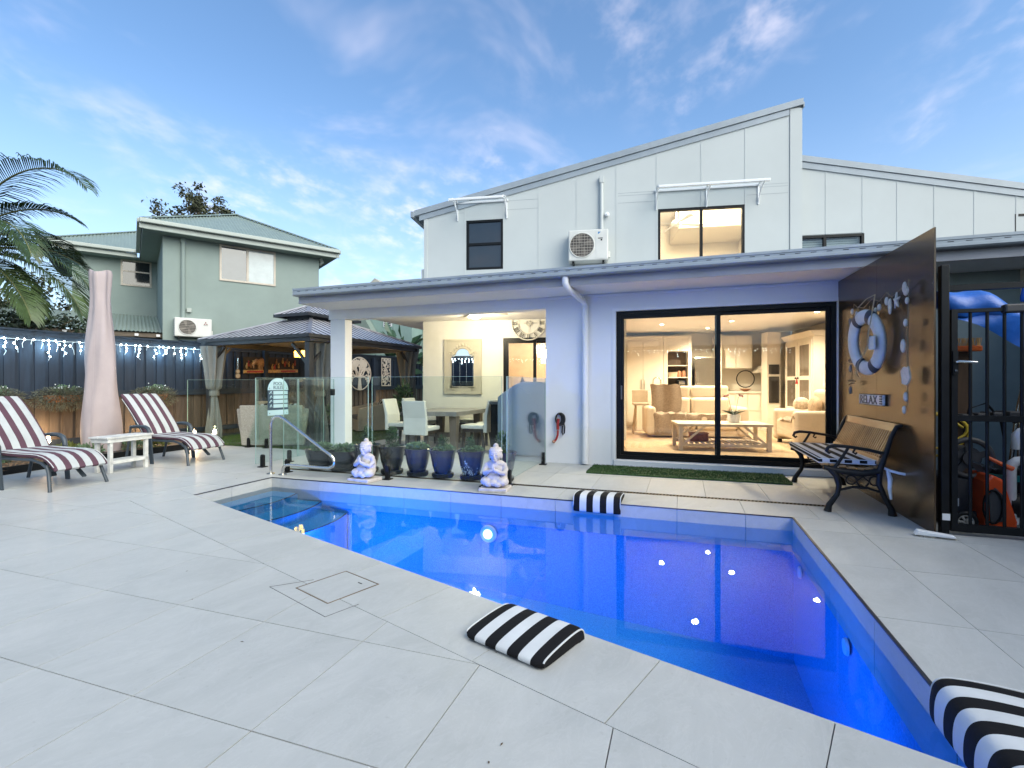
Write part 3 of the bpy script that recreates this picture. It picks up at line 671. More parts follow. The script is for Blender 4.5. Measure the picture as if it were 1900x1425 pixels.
# living room and kitchen: floor and ceiling fill the wedge between the two wall lines
LR = bpy.data.objects.new('living_room', None); C.objects.link(LR); LR.parent = H
def toF(x, y): v = W(AM, x, y); c_, s_ = math.cos(R(AF)), math.sin(R(AF)); return (v.x*c_ - v.y*s_, v.x*s_ + v.y*c_)
KB = 13.1
lx = .62; rx = 4.74
back_l, back_r = toF(lx-.6, KB), toF(rx, KB)
side_r = toF(rx, 5.9)
poly = [(-1.76, YW+.201), (5.5, YW+.201), back_r, back_l, (-1.76, 9.9)]
MB().prism(poly, .04, .098, lambda a,b,t: (a,b,t)).build('floor', OAK, LR, fix=True)
MB().prism(poly, 2.4665+.0, 2.469, lambda a,b,t: (a,b,t+.0)).build('ceiling', CEIL, LR, fix=True)
def lwall(p, q, name='wall', z0=.1, z1=2.466, m=CREAM, th=.03):
    MB().prism([p, q, (q[0]+.001, q[1]+th), (p[0]+.001, p[1]+th)], z0, z1, lambda a,b,t: (a,b,t)).build(name, m, LR, fix=True)
lwall(back_l, back_r)
d_ = (back_r[0]-side_r[0], back_r[1]-side_r[1])
MB().bar((side_r[0]+.03,side_r[1],1.283),(back_r[0]+.03,back_r[1],1.283),.05,2.36).build('wall', CREAM, LR)
pl = toF(lx-.02, 10.2)
MB().bar((-1.745,YW+.21,1.283),(pl[0]-.1,pl[1],1.283),.03,2.36).build('wall', CREAM, LR)
MB().bar((pl[0]-.1,pl[1],1.283),(toF(lx-.02,KB)[0]-.35,toF(lx-.02,KB)[1],1.283),.03,2.36).build('wall', CREAM, LR)
MB().bar((-.6,YW+.202,2.40),(1.83,YW+.202,2.40),.02,.12).build('curtain_pelmet', mat('pelmet', (.16,.13,.10), .7), LR)
K = bpy.data.objects.new('kitchen', None); C.objects.link(K); K.parent = U
CAB = mat('cabinet_cream', (.72,.66,.56), .4, var=.03)
KH = mat('pull_steel', (.55,.52,.47), .3, metal=1.)
# tall cupboard pair
cb_ = bpy.data.objects.new('tall_cupboard', None); C.objects.link(cb_); cb_.parent = U
MB().box(.62,12.60,.10,1.66,13.08,2.36).build('carcass', CAB, cb_, bevel=.004)
for a, b in ((.78,1.165),(1.175,1.56)): MB().box(a,12.58,.16,b,12.599,2.24).build('door', CAB, cb_, bevel=.003)
for a in (1.13,1.21): MB().box(a-.008,12.55,.85,a+.008,12.579,1.28).build('handle', KH, cb_)
# pantry niche with shelves
pn = bpy.data.objects.new('pantry', None); C.objects.link(pn); pn.parent = U
nb = MB(); nb.box(1.67,12.9,.1,2.32,13.08,2.36); nb.box(1.67,12.6,.1,1.76,12.899,2.36); nb.box(2.24,12.6,.1,2.32,12.899,2.36); nb.box(1.761,12.6,1.98,2.239,12.899,2.36); nb.build('surround', CAB, pn)
MB().box(1.762,12.88,.1,2.238,12.899,1.979).build('backing', mat('pantry_back', (.10,.07,.05), .8), pn)
for z in (.95, 1.33, 1.62): MB().box(1.762,12.62,z,2.238,12.879,z+.02).build('shelf', CAB, pn)
def inroom(name, lab, cat, x, y, z): return thing(name, lab, cat, Mh(x, y, z), -AM)
t = inroom('bread_basket', 'pale basket on the upper pantry shelf', 'basket', 1.9, 12.74, 1.35)
bk = MB(); bk.lathe([(.10,0),(.13,.12),(.12,.12),(.09,.01)],12,(0,0,0),1,.7); bk.build('basket_bowl', mat('basket', (.45,.36,.25), .8), t)
t = inroom('shelf_jars', 'two terracotta canisters on the upper pantry shelf', 'canister', 2.1, 12.74, 1.35)
for dx in (-.05,.06): MB().lathe([(.045,0),(.055,.08),(.04,.14),(.02,.16)],12,(dx,0,0)).build('canister_body', mat('terracotta', (.35,.15,.08), .6), t, smooth=40)
t = inroom('coffee_machine', 'black and steel coffee machine on the lower pantry shelf', 'coffee machine', 2.1, 12.74, .97)
MB().box(-.09,-.1,0,.09,.1,.3).build('body', BLACKM, t, bevel=.015); MB().box(-.07,-.11,.2,.07,-.101,.27).build('panel', CHROME, t); MB().cyl((0,-.13,.02),(0,-.13,.10),.04).build('carafe', CHROME, t); MB().box(-.085,-.17,0,.085,-.101,.015).build('drip_tray', CHROME, t)
t = inroom('kettle', 'small black kettle on the lower pantry shelf', 'kettle', 1.88, 12.74, .97)
MB().lathe([(.06,0),(.07,.05),(.05,.15),(.02,.17)],12).build('body', BLACKM, t, smooth=40); MB().torus((.07,0,.09),.04,.008,'y',14,6).build('handle', BLACKM, t)
# refrigerator
t = inroom('refrigerator', 'tall steel refrigerator at the back of the kitchen', 'refrigerator', 2.62, 12.72, .1)
MB().box(-.24,-.25,0,.24,.3,1.72).build('cabinet', CHROME, t, bevel=.01); MB().box(-.235,-.27,.75,.235,-.251,1.71).build('upper_door', CHROME, t, bevel=.006); MB().box(-.235,-.27,.02,.235,-.251,.74).build('lower_door', CHROME, t, bevel=.006); MB().box(-.22,-.3,.8,-.2,-.271,1.4).build('handle', KH, t)
MB().box(2.90,12.55,.1,3.0,13.08,2.36).build('fridge_panel', CAB, K)
# right run: uppers, range hood, oven tower
MB().box(3.0,12.75,1.55,3.75,13.08,2.36).build('wall_cabinet', CAB, K, bevel=.004); MB().box(3.02,12.735,1.57,3.36,12.749,2.33).build('cabinet_door', CAB, K); MB().box(3.38,12.735,1.57,3.73,12.749,2.33).build('cabinet_door', CAB, K)
MB().prism([(3.78,1.45),(4.12,1.45),(4.12,1.56),(3.95,1.62)], 12.5, 13.0, lambda a,b,t: (a,t,b)).build('range_hood', CAB, K, fix=True)
MB().box(3.0,12.5,.1,4.7,13.08,.96).build('base_cabinet', CAB, K); MB().box(2.98,12.47,.961,4.72,13.08,1.0).build('counter', mat('stone_counter', (.66,.62,.55), .3), K)
for i in range(4): MB().box(3.05+i*.27,12.485,.55,3.29+i*.27,12.499,.93).build('drawer_front', CAB, K, bevel=.003)
MB().box(3.86,12.05,.1,4.14,12.45,2.36).build('oven_tower', CAB, K)
DKG = mat('oven_glass', (.02,.018,.016), .12, spec=.8)
MB().box(3.89,12.03,.75,4.11,12.049,1.35).build('oven', DKG, K); MB().box(3.89,12.03,1.40,4.11,12.049,1.62).build('microwave', DKG, K)
t = inroom('fruit_bowl', 'dark wire ornament and fruit bowl on the kitchen counter', 'bowl', 3.55, 12.6, 1.0)
MB().torus((0,0,.3),.2,.012,'y',24,6).build('wire_ring', BLACKM, t); MB().lathe([(.04,0),(.14,.07),(.13,.07),(.03,.01)],14).build('bowl_dish', mat('terracotta', (.35,.15,.08)), t, smooth=40)
# island with gooseneck tap
MB().box(.95,11.75,.1,2.75,12.05,1.0).build('island', CAB, K, bevel=.005)
t = inroom('kitchen_tap', 'curved chrome tap rising behind the sofa', 'tap', 1.42, 11.9, 1.0)
MB().tube([(-.09,0,0),(-.09,0,.22)] + arc((0,.24),.09,180,-10,10,lambda a,b:(a,0,b)) + [(.09,0,.17)], .013, 10).build('spout', CHROME, t, smooth=50); MB().cyl((-.09,0,0),(-.09,0,.05),.025).build('tap_base', CHROME, t)
# bar stool at the left
t = inroom('bar_stool', 'pale timber bar stool at the left end of the kitchen island', 'stool', .98, 11.1, .1)
STW = mat('stool_wood', (.42,.30,.18), .5)
for sx in (-1,1):
    for sy in (-1,1): MB().cyl((sx*.16,sy*.16,0),(sx*.1,sy*.1,.62),.016,n=8).build('leg', STW, t)
MB().box(-.17,-.17,.62,.17,.17,.67).build('seat', mat('stool_pad', (.5,.42,.32), .7), t, bevel=.015); MB().box(-.17,.13,.67,.17,.16,.95).build('backrest', mat('stool_pad'), t, bevel=.01)
# downlights
def downlight(x, y, lab, e=20):
    t = inroom('downlight', lab, 'downlight', x, y, 2.462)
    MB().torus((0,0,0),.05,.008,'z',20,6).build('trim_ring', TRIM, t, smooth=40); MB().cyl((0,0,.001),(0,0,-.003),.042,n=16).build('lens', emis('warm_lens', (1,.86,.6), 30.) if 'warm_lens' not in MATS else MATS['warm_lens'], t)
    l = lamp('downlight_lamp', 'SPOT', (0,0,-.02), e, WARM, .05, t, spot_size=R(150), spot_blend=.7)
for x, y, lab in ((1.42,11.05,'left ceiling downlight over the sofa'), (2.55,11.95,'rear ceiling downlight over the kitchen island'), (2.75,10.7,'ceiling downlight beside the dark door stile'), (1.6,8.4,'ceiling downlight just inside the glass door'), (3.9,9.6,'ceiling downlight over the armchair')):
    downlight(x, y, lab, 150)
# sofa
LEA = mat('cream_leather', (.62,.52,.40), .38, var=.06, vs=3, bump=.1, bs=20)
KNIT = mat('knit_throw', (.30,.23,.17), .95, var=.35, vs=60, bump=1., bs=90)
def rbox(mb, x0,y0,z0,x1,y1,z1): return mb.box(x0,y0,z0,x1,y1,z1)
t = inroom('sofa', 'long cream leather sofa facing the glass door', 'sofa', 2.0, 10.75, .1)
for a, b in ((-.78,.0),(.0,.78)):
    MB().box(a+.004,-.42,.16,b-.004,.25,.46).build('seat_cushion', LEA, t, bevel=.06, seg=4)
    MB().box(a+.004,.18,.40,b-.004,.42,.80).build('back_cushion', LEA, t, bevel=.08, seg=4); MB().box(a+.01,.24,.78,b-.01,.44,1.04).build('headrest', LEA, t, bevel=.05, seg=4)
for sx in (-1,1): MB().box(sx*.88-.1,-.45,.04,sx*.88+.1,.45,.62).build('arm', LEA, t, bevel=.07, seg=4)
MB().box(-.9,-.36,.02,.9,.44,.17).build('base', LEA, t, bevel=.02)
th = inroom('knitted_throw', 'chunky brown knitted throw over the left end of the sofa', 'throw', 2.0, 10.75, .1)
def throw_fn(u, v):
    x = -.84 + .62*u + .03*math.sin(9*v); s = v*2.0
    if s < .62: y, z = .165 - .03*math.sin(3*s), 1.07 - s*.95
    elif s < 1.35: y, z = .15-(s-.62)*.82, .487 + .010*math.sin(20*u)
    else: y, z = -.45-.015*math.sin(7*u), .485-(s-1.35)*.6
    return (x, y-.02*math.sin(11*u), z + .01*math.sin(17*u+9*v))
MB().grid(22, 40, throw_fn).build('cloth', KNIT, th, smooth=60)
th2 = inroom('seat_throw', 'brown knitted rug spread along the sofa seat', 'throw', 2.0, 10.75, .1)
MB().grid(30, 16, lambda u,v: (-.2+.95*u, max(.14-.70*v,-.435-.02*math.sin(13*u)), .472+.010*math.sin(25*u)*math.sin(9*v)-max(0,.70*v-.575)*1.6)).build('cloth', KNIT, th2, smooth=60)
# coffee table
CTW = mat('limed_wood', (.66,.57,.45), .55, var=.06)
t = inroom('coffee_table', 'pale timber coffee table with slatted shelf and crossed braces', 'coffee table', 2.02, 8.62, .1)
for sx in (-1,1):
    for sy in (-1,1): MB().box(sx*.66-.03,sy*.34-.03,0,sx*.66+.03,sy*.34+.03,.40).build('leg', CTW, t)
MB().box(-.71,-.39,.40,.71,.39,.44).build('tabletop', CTW, t, bevel=.006)
for sy in (-1,1):
    MB().bar((-.62,sy*.34,.12),(-.30,sy*.34,.40),.03,.03).build('brace', CTW, t); MB().bar((.62,sy*.34,.12),(.30,sy*.34,.40),.03,.03).build('brace', CTW, t)
    MB().box(-.63,sy*.34-.02,.08,.63,sy*.34+.02,.12).build('shelf_rail', CTW, t)
for i in range(14): MB().box(-.60+i*.088,-.318,.1205,-.55+i*.088,.318,.137).build('slat', CTW, t)
t2 = inroom('wicker_box', 'small rust coloured box on the coffee table shelf', 'box', 1.68, 8.55, .238); MB().box(-.14,-.1,0,.14,.1,.12).build('body', mat('rust_box', (.28,.10,.05), .7, var=.3, vs=20), t2, bevel=.015); MB().box(-.145,-.105,.12,.145,.105,.14).build('lid', mat('rust_box'), t2)
t2 = inroom('orchid', 'potted orchid with dark leaves on the coffee table', 'plant', 2.25, 8.62, .54)
MB().lathe([(.08,0),(.1,.06),(.1,.13),(.085,.13),(.08,.08)],16).build('pot', TRIM, t2, smooth=40)
lf = MB()
for k in range(8): a = R(45*k); lf.leaf((0,0,.12),(math.cos(a),math.sin(a),.5),(0,0,1),.22,.06)
lf.build('leaves', mat('orchid_leaf', (.02,.04,.02), .4), t2)
for dx in (-.06,.05):
    MB().tube([(dx*.3,0,.12),(dx,0,.3),(dx*1.4,0,.42),(dx*3,-.02,.46)],.004,5).build('stem', mat('stem_green', (.06,.07,.03)), t2)
    fl = MB(); [fl.sph((dx*(1.6+.5*k),-.02,.45-.01*k),.016,6,4) for k in range(3)]; fl.build('blossoms', mat('orchid_bloom', (.25,.05,.08), .5), t2, kind='stuff')
# glazed cabinet against the right wall
t = inroom('display_cabinet', 'tall cream display cabinet with glazed doors', 'cabinet', 4.45, 11.2, .1)
MB().box(-.25,-.7,.06,.27,.7,2.02).build('carcass', CAB, t); MB().prism([(-.33,2.12),(.30,2.12),(.27,2.02),(-.25,2.02)],-.78,.78,lambda a,b,c:(a,c,b)).build('cornice', CAB, t, fix=True); MB().box(-.28,-.72,0,.28,.72,.06).build('plinth', CAB, t)
for a, b in ((-.66,-.01),(.01,.66)):
    dO = MB(); dO.box(-.275,a,.5,-.251,a+.09,1.96); dO.box(-.275,b-.09,.5,-.251,b,1.96); dO.box(-.275,a+.09,1.87,-.251,b-.09,1.96); dO.box(-.275,a+.09,.5,-.251,b-.09,.59); dO.box(-.275,a+.09,1.16,-.251,b-.09,1.24); dO = dO.build('door', CAB, t)
    MB().box(-.268,a+.09,.59,-.258,b-.09,1.16).build('pane', mat('cabinet_glass', (.16,.13,.10), .08, spec=.8), dO); MB().box(-.268,a+.09,1.24,-.258,b-.09,1.87).build('pane', mat('cabinet_glass'), dO)
    MB().sph((-.29,(a if a > 0 else b)+(.05 if a > 0 else -.05),1.2),.02,8,6).build('knob', BLACKM, dO)
    MB().box(-.27,a,.1,-.251,b,.47).build('drawer_front', CAB, t, bevel=.004)
tt = inroom('red_tassel', 'small red tassel hanging on the cabinet knob', 'tassel', 4.155, 11.18, 1.18); MB().cyl((0,0,0),(0,0,.1),.028,.008,10).build('tassel_skirt', mat('tassel_red', (.35,.02,.015), .7), tt); MB().sph((0,0,.11),.012,8,6).build('tassel_knot', mat('tassel_red'), tt)
# floor lamp and armchair
t = inroom('floor_lamp', 'floor lamp with wide pale drum shade behind the armchair', 'lamp', 4.25, 9.55, .1)
SHD = mat('lamp_shade', (.72,.64,.50), .8, emit=(1,.7,.4), es=.35); MB().grid(24, 2, lambda u,v: (.25*math.cos(2*math.pi*u), .25*math.sin(2*math.pi*u), 1.02+.27*v), closed_u=False).build('shade', SHD, t, smooth=60); MB().cyl((0,0,.02),(0,0,1.2),.012).build('stand', CHROME, t); MB().lathe([(.14,0),(.14,.015),(.02,.03)],16).build('foot', CHROME, t)
t = inroom('armchair', 'cream leather armchair with knitted throw', 'armchair', 3.75, 9.5, .1)
MB().box(-.42,-.44,.12,.42,.42,.45).build('seat_cushion', LEA, t, bevel=.06, seg=4); MB().box(.2,-.44,.3,.48,.42,.98).build('back_cushion', LEA, t, bevel=.08, seg=4)
for sy in (-1,1): MB().box(-.45,sy*.46-.09,.05,.46,sy*.46+.09,.62).build('arm', LEA, t, bevel=.07, seg=4)
for sx in (-.36,.4):
    for sy in (-.4,.4): MB().box(sx-.03,sy-.03,0,sx+.03,sy+.03,.06).build('foot', BLACKM, t)
t2 = inroom('chair_throw', 'brown knitted throw over the armchair seat', 'throw', 3.75, 9.5, .1); MB().grid(20,20,lambda u,v:(-.46+.64*u, -.52+.75*v, .47+.10*max(0,1-abs(v-.06)*9)+.014*math.sin(20*u+3*v)+.01*math.sin(23*v)-.25*max(0,.1-u)**.8)).build('cloth', KNIT, t2, smooth=60)
t2 = inroom('fur_cushion', 'tan fur cushion leaning in the armchair', 'cushion', 3.72, 9.55, .1); cu_ = MB(); cu_.sph((.14,.02,.66),(.09,.20,.19),16,10); cu_.build('pad', mat('tan_fur', (.45,.33,.22), .95, var=.25, vs=12, bump=.8, bs=50), t2, smooth=60)
t2 = inroom('knit_cushion', 'small cream knitted cushion behind the armchair arm', 'cushion', 3.78, 9.95, .1); cu_ = MB(); cu_.sph((0,0,.70),(.15,.07,.13),16,10); cu_.build('pad', mat('cream_knit', (.6,.5,.38), .95, var=.3, vs=25, bump=.6), t2, smooth=60)
tr = inroom('living_rug', 'brown edged rug on the timber floor just inside the glass door', 'rug', 2.3, 7.9, .099); MB().box(-1.8,-.55,0,1.5,1.6,.012).build('pile', mat('rug_tan', (.50,.36,.22), .95, var=.12, vs=6), tr); MB().box(-1.8,-.58,0,1.5,-.551,.014).build('edging', mat('rug_edge', (.16,.09,.04), .9), tr)
# dining room behind the patio door
room('dining_room', -3.0, YM+.145, .45, 12.4, .06, 2.45, OAK, mat('peach_paint', (.66,.50,.36), .7), CEIL)
t = inroom('chandelier', 'crystal chandelier glowing inside the patio door', 'chandelier', -1.05, 11.0, 1.72)
CRY = emis('crystal_glow', (1.0,.80,.50), 6.)
for ring, r0, z0, n in ((0,.26,.32,22),(1,.20,.18,18),(2,.12,.05,12)):
    mb = MB()
    for k in range(n): a = 2*math.pi*k/n; mb.cyl((r0*math.cos(a),r0*math.sin(a),z0),(r0*math.cos(a),r0*math.sin(a),z0-.13),.008,.004,5)
    mb.build('crystal_ring', CRY, t, kind='stuff')
    MB().torus((0,0,z0),r0,.008,'z',24,6).build('hoop', KH, t)
MB().cyl((0,0,.3),(0,0,.72),.008).build('rod', KH, t); MB().sph((0,0,.16),.07,12,8).build('bulb', emis('bulb_glow', (1,.8,.5), 40.), t)
lamp('chandelier_lamp', 'POINT', (0,0,.2), 120, WARM, .1, t)
t = inroom('lantern', 'tall dark metal lantern inside the patio door', 'lantern', -1.5, 10.3, .85)
for sx in (-1,1):
    for sy in (-1,1): MB().box(sx*.07-.008,sy*.07-.008,0,sx*.07+.008,sy*.07+.008,.26).build('post', BLACKM, t)
MB().lathe([(.12,.26),(.09,.3),(.03,.42),(.01,.48)],4).build('roof', BLACKM, t); MB().box(-.09,-.09,-.02,.09,.09,0).build('base', BLACKM, t)
ts = inroom('console_table', 'console table just inside the patio door', 'table', -1.3, 10.35, .06)
MB().box(-.4,-.15,.73,.4,.15,.77).build('tabletop', CTW, ts)
for sx in (-.36,.36):
    for sy in (-.12,.12): MB().box(sx-.02,sy-.02,0,sx+.02,sy+.02,.73).build('leg', CTW, ts)
# ================================================================ pool surround: glass fence, pots, statues, rail, cushions
FGL = glass('fence_glass', (.92,.97,.96), 1.45, 1.0)
GEDGE = mat('glass_edge', (.30,.42,.38), .15, var=.1)
def glass_panel(p0, p1, label, spig, z0=.06, z1=1.255):
    d = Vector((p1[0]-p0[0], p1[1]-p0[1], 0)); L = d.length; ang = math.degrees(math.atan2(d.y, d.x))
    t = thing('glass_fence_panel', label, 'glass panel', F(*p0), -AF + ang, 'frameless glass pool fence')
    MB().box(0,-.006,z0,L,.006,z1).build('glass', FGL, t)
    e = MB(); e.box(0,-.0066,z1,L,.0066,z1+.003); e.box(-.003,-.0066,z0,0,.0066,z1+.003); e.box(L,-.0066,z0,L+.003,.0066,z1+.003); e.build('edge', GEDGE, t)
    for s in spig:
        b = MB(); b.box(s-.05,-.05,.001,s+.05,.05,.012)
        b.prism([(-.024,.012),(.024,.012),(.024,.15),(.017,.172),(0,.18),(-.017,.172),(-.024,.15)], -.024, .024, lambda a,z,q: (s+a,q,z)); b.build('spigot', BLACKM, t, bevel=.003)
    return t
glass_panel((-9.17,7.1),(-7.44,7.1),'far left glass fence panel in front of the gazebo curtain',(.3,1.55))
gp2 = glass_panel((-7.40,7.1),(-5.93,7.1),'glass fence panel between gazebo curtain and white post',(.2,1.25))
ga = glass_panel((-5.6,5.335),(-5.6,6.12),'glass panel carrying the pool rules sign',(.12,.62))
gb_ = glass_panel((-5.6,6.15),(-5.6,6.96),'glass gate panel hinged beside the white post',())
for y, z in ((.03,1.10),(.78,.98)): MB().box(y-.03,-.03,z,y+.03,.03,z+.11).build('latch' if y < .1 else 'hinge', BLACKM, gb_, bevel=.01)
glass_panel((-5.02,5.24),(-3.70,5.24),'front glass panel beside the steel handrail',(.06,1.14))
glass_panel((-3.64,5.24),(-1.93,5.24),'front glass panel behind the two seated statues',(.22,1.50))
glass_panel((-1.9,5.33),(-1.92,7.08),'glass return panel between pool fence and white wall',(.08,1.62))
# pool rules sign on the glass
t = thing('pool_rules_sign', 'arched pale blue pool rules sign fixed to the glass panel', 'sign', F(-5.588,5.53,.72), -AF+90)
SGN = mat('sign_pale', (.36,.53,.57), .5, var=.04); SGD = mat('sign_navy', (.03,.06,.09), .5)
pl = [(0,.363),(.385,.363)] + [(.1925+.1925*math.cos(R(a)), .363+.175*math.sin(R(a))) for a in range(0,181,12)][1:-1]
MB().prism(pl, .0, -.006, lambda a,b,q: (a,q,b)).build('arched_head', SGN, t, fix=True)
MB().box(0,-.005,.075,.385,-.001,.362).build('rules_board', SGD, t)
MB().box(0,-.006,0,.385,0,.074).build('foot_strip', SGN, t)
for i in range(4):
    z = .30 - i*.064; MB().box(.10,-.008,z,.37,-.0055,z+.05).build('rule_line', SGN, t)
    pc = MB(); pc.tube([(.03+.01*(i%2),-.0075,z+.01),(.05,-.0075,z+.04),(.075,-.0075,z+.012+.01*(i%3))],.006,5); pc.sph((.062,-.007,z+.042),.008,6,4); pc.build('pictogram', SGN, t)
def text(s, size, loc, rot, m, parent, name='lettering', ext=.001, align='CENTER', sx=1.):
    c = bpy.data.curves.new(name, 'FONT'); c.body = s; c.size = size; c.extrude = ext; c.align_x = align
    q = bpy.data.objects.new(name, c); C.objects.link(q); bpy.context.view_layer.update()
    me = bpy.data.meshes.new_from_object(q.evaluated_get(bpy.context.evaluated_depsgraph_get())); bpy.data.objects.remove(q); bpy.data.curves.remove(c)
    me.materials.clear(); me.materials.append(m)
    o = bpy.data.objects.new(name, me); C.objects.link(o); o.parent = parent; o.location = loc; o.rotation_euler = rot; o.scale = (sx,1,1); return o
text('POOL', .068, (.19,-.0075,.435), (R(90),0,0), SGD, t); text('RULES', .068, (.19,-.0075,.378), (R(90),0,0), SGD, t)
for x, z in ((.03,.39),(.355,.39),(.03,.03),(.355,.03)): MB().cyl((x,-.006,z),(x,-.010,z),.008,n=8).build('screw', CHROME, t)

# ---- pots
LEAFD = mat('shrub_leaf', (.05,.095,.04), .45, var=.45, vs=6); LEAFL = mat('herb_leaf', (.12,.19,.10), .55, var=.4, vs=9)
def bush(mb, c, rx, ry, rz, n, L, w, up=.3):
    for _ in range(n):
        while True:
            q = Vector((random.uniform(-1,1), random.uniform(-1,1), random.uniform(-1,1)))
            if q.length <= 1: break
        q = q * (.55 + .45*random.random()) if random.random() < .6 else q.normalized()*random.uniform(.8,1.02)
        d = (q + Vector((random.uniform(-.6,.6), random.uniform(-.6,.6), random.uniform(-.4,.6)+up))).normalized()
        mb.leaf((c[0]+q.x*rx, c[1]+q.y*ry, c[2]+q.z*rz), d, Vector((random.uniform(-1,1),random.uniform(-1,1),1)), L*random.uniform(.6,1.3), w*random.uniform(.7,1.2))
    return mb
POTK = mat('glazed_pot_black', (.012,.014,.018), .28, var=.3, vs=3, coat=.3); POTB = mat('glazed_pot_blue', (.012,.016,.06), .22, var=.25, vs=3, coat=.5); PSAU = mat('saucer_black', (.012,.012,.013), .5)
STEMM = mat('stem_brown', (.06,.04,.025), .8)
def pot(x, y, kind, r, h, m, label, plant):
    t = thing('plant_pot', label, 'potted plant', F(x,y), -AF, 'row of plant pots behind the pool fence')
    if kind == 'pot':
        MB().lathe([(r*.72,0),(r*.80,.02),(r*.80,.055),(r*.74,.055)],24).build('saucer', PSAU, t, smooth=40)
        MB().lathe([(r*.56,.05),(r*.62,.07),(r*.78,h*.45),(r*.92,h*.85),(r,h*.97),(r*1.02,h),(r*.95,h+.006),(r*.90,h*.96),(r*.86,h*.9)],28).build('bowl', m, t, smooth=50)
        zt = h*.9
    else:
        MB().lathe([(r*.75,0),(r*.8,.02),(r*.8,.05)],24).build('saucer', PSAU, t, smooth=40)
        MB().lathe([(r*.68,.04),(r*.74,.06),(r*.9,h*.6),(r,h*.97),(r*1.03,h),(r*.96,h),(r*.9,h*.92)],28).build('bowl', m, t, smooth=50); zt = h*.92
    MB().cyl((0,0,zt-.01),(0,0,zt),r*.88,n=20).build('soil', SOIL, t)
    f = MB()
    if plant == 'tall':
        bush(f, (0,0,zt+.13), .075, .075, .15, 420, .034, .020); bush(f, (0,0,zt+.02), .11,.11,.03, 90, .03,.018)
        MB().cyl((0,0,zt),(0,0,zt+.2),.008,.005,6).build('stem', STEMM, t)
    elif plant == 'mix':
        bush(f, (-.01,0,zt+.10), .05,.05,.11, 260, .032,.018); MB().cyl((0,0,zt),(0,0,zt+.15),.006,.004,6).build('stem', STEMM, t); f.build('shrub', LEAFD, t); f = MB(); bush(f, (.02,0,zt+.04), .14,.13,.045, 480, .032,.020)
        f.build('foliage', LEAFL, t); return t
    else: bush(f, (0,0,zt+.045), .15,.145,.055, 700, .034,.022)
    f.build('foliage', LEAFD if plant == 'tall' else LEAFL, t); return t
PY = 5.60
pot(-4.74,PY+.04,'tub',.22,.27,POTK,'wide black planter behind the steel handrail','low')
pot(-4.36,PY+.04,'tub',.23,.27,POTK,'second wide black planter, left of the near statue','low')
pot(-3.98,PY+.03,'pot',.175,.36,POTK,'black pot with upright shrub, left behind the left statue','tall')
pot(-3.60,PY+.02,'pot',.180,.36,POTK,'black pot with upright shrub, right of the left statue','tall')
pot(-3.21,PY,'pot',.170,.345,POTB,'dark blue pot of low herbs, fourth from the right end','low')
pot(-2.85,PY,'pot',.170,.345,POTB,'dark blue pot of low herbs with a sprig, third from the right end','mix')
pE = pot(-2.46,PY,'pot',.175,.35,POTB,'bright blue pot with upright sprig and herbs and a pale chalky stain','mix')
pot(-2.06,PY+.02,'pot',.175,.35,POTB,'dark blue pot half hidden behind the right statue','tall')
st = MB()
for _ in range(110):
    a = random.gauss(0,.34); z = .06 + abs(random.gauss(0,.05)) + (.13*max(0,1-abs(a)*3)*random.random()); rr = .175*(.60+.26*z/.16)+.002
    st.add([(rr*math.sin(a)+dx, -rr*math.cos(a)-.001, z+dz) for k_ in [random.uniform(.35,1.0)] for dx, dz in ((-.004*k_,0),(.003*k_,.001),(.005*k_,.010*k_),(.001,.016*k_),(-.005*k_,.009*k_))], [(0,1,2,3,4)])
st.build('chalky_stain', mat('lime_stain', (.45,.52,.62), .8), pE, kind='stuff')
# ---- seated statues
STONE = mat('pale_sandstone', (.50,.46,.43), .85, var=.16, vs=14, bump=.35, bs=70)
def statue_mesh():
    b = MB()
    b.sph((0,.02,.10),(.135,.10,.075),20,12); b.sph((-.085,-.03,.075),(.075,.075,.052),16,10); b.sph((.085,-.03,.075),(.075,.075,.052),16,10)
    b.sph((0,-.075,.062),(.06,.04,.034),14,8)                                    # crossed shins and feet
    b.sph((-.05,-.098,.05),(.04,.022,.028),12,8); b.sph((.05,-.098,.05),(.04,.022,.028),12,8)
    b.sph((0,.03,.20),(.088,.07,.11),20,12); b.sph((0,.03,.262),(.105,.06,.045),18,10)   # torso, shoulders
    for s in (-1,1):
        b.tube([(s*.092,.03,.265),(s*.118,.01,.20),(s*.108,-.045,.165),(s*.06,-.078,.185),(s*.014,-.092,.205)],[.028,.029,.027,.024,.018],10); b.sph((s*.10,.03,.17),(.03,.05,.09),12,8)
        b.sph((s*.0085,-.095,.222),(.010,.014,.036),10,8)                         # palms pressed together
        b.tube([(s*.008,-.098,.236),(s*.004,-.09,.272)],[.009,.006],8)
        b.sph((s*.068,.018,.350),(.012,.020,.036),8,6)                            # long ears
        b.sph((s*.027,-.047,.364),(.016,.010,.0075),8,6)                           # closed lids
    b.tube([(0,.03,.26),(0,.022,.31)],[.042,.036],12)
    b.sph((0,.012,.362),(.066,.070,.078),22,14); b.sph((0,.024,.398),(.071,.072,.052),20,10); b.sph((0,.026,.456),(.030,.030,.030),12,8)
    b.sph((0,-.060,.352),(.0095,.014,.020),8,6); b.sph((0,-.052,.322),(.021,.010,.0075),8,6); b.sph((0,-.034,.302),(.030,.024,.020),10,6); b.sph((0,-.048,.384),(.042,.012,.007),8,6)
    for k in range(54): a_ = 2*math.pi*(k+.5*((k//18)%2))/18; zz = .404+.016*(k//18); rr_ = .0715-.009*(k//18); b.sph((rr_*math.cos(a_),.024+rr_*math.sin(a_),zz),.0075,6,4)
    return b
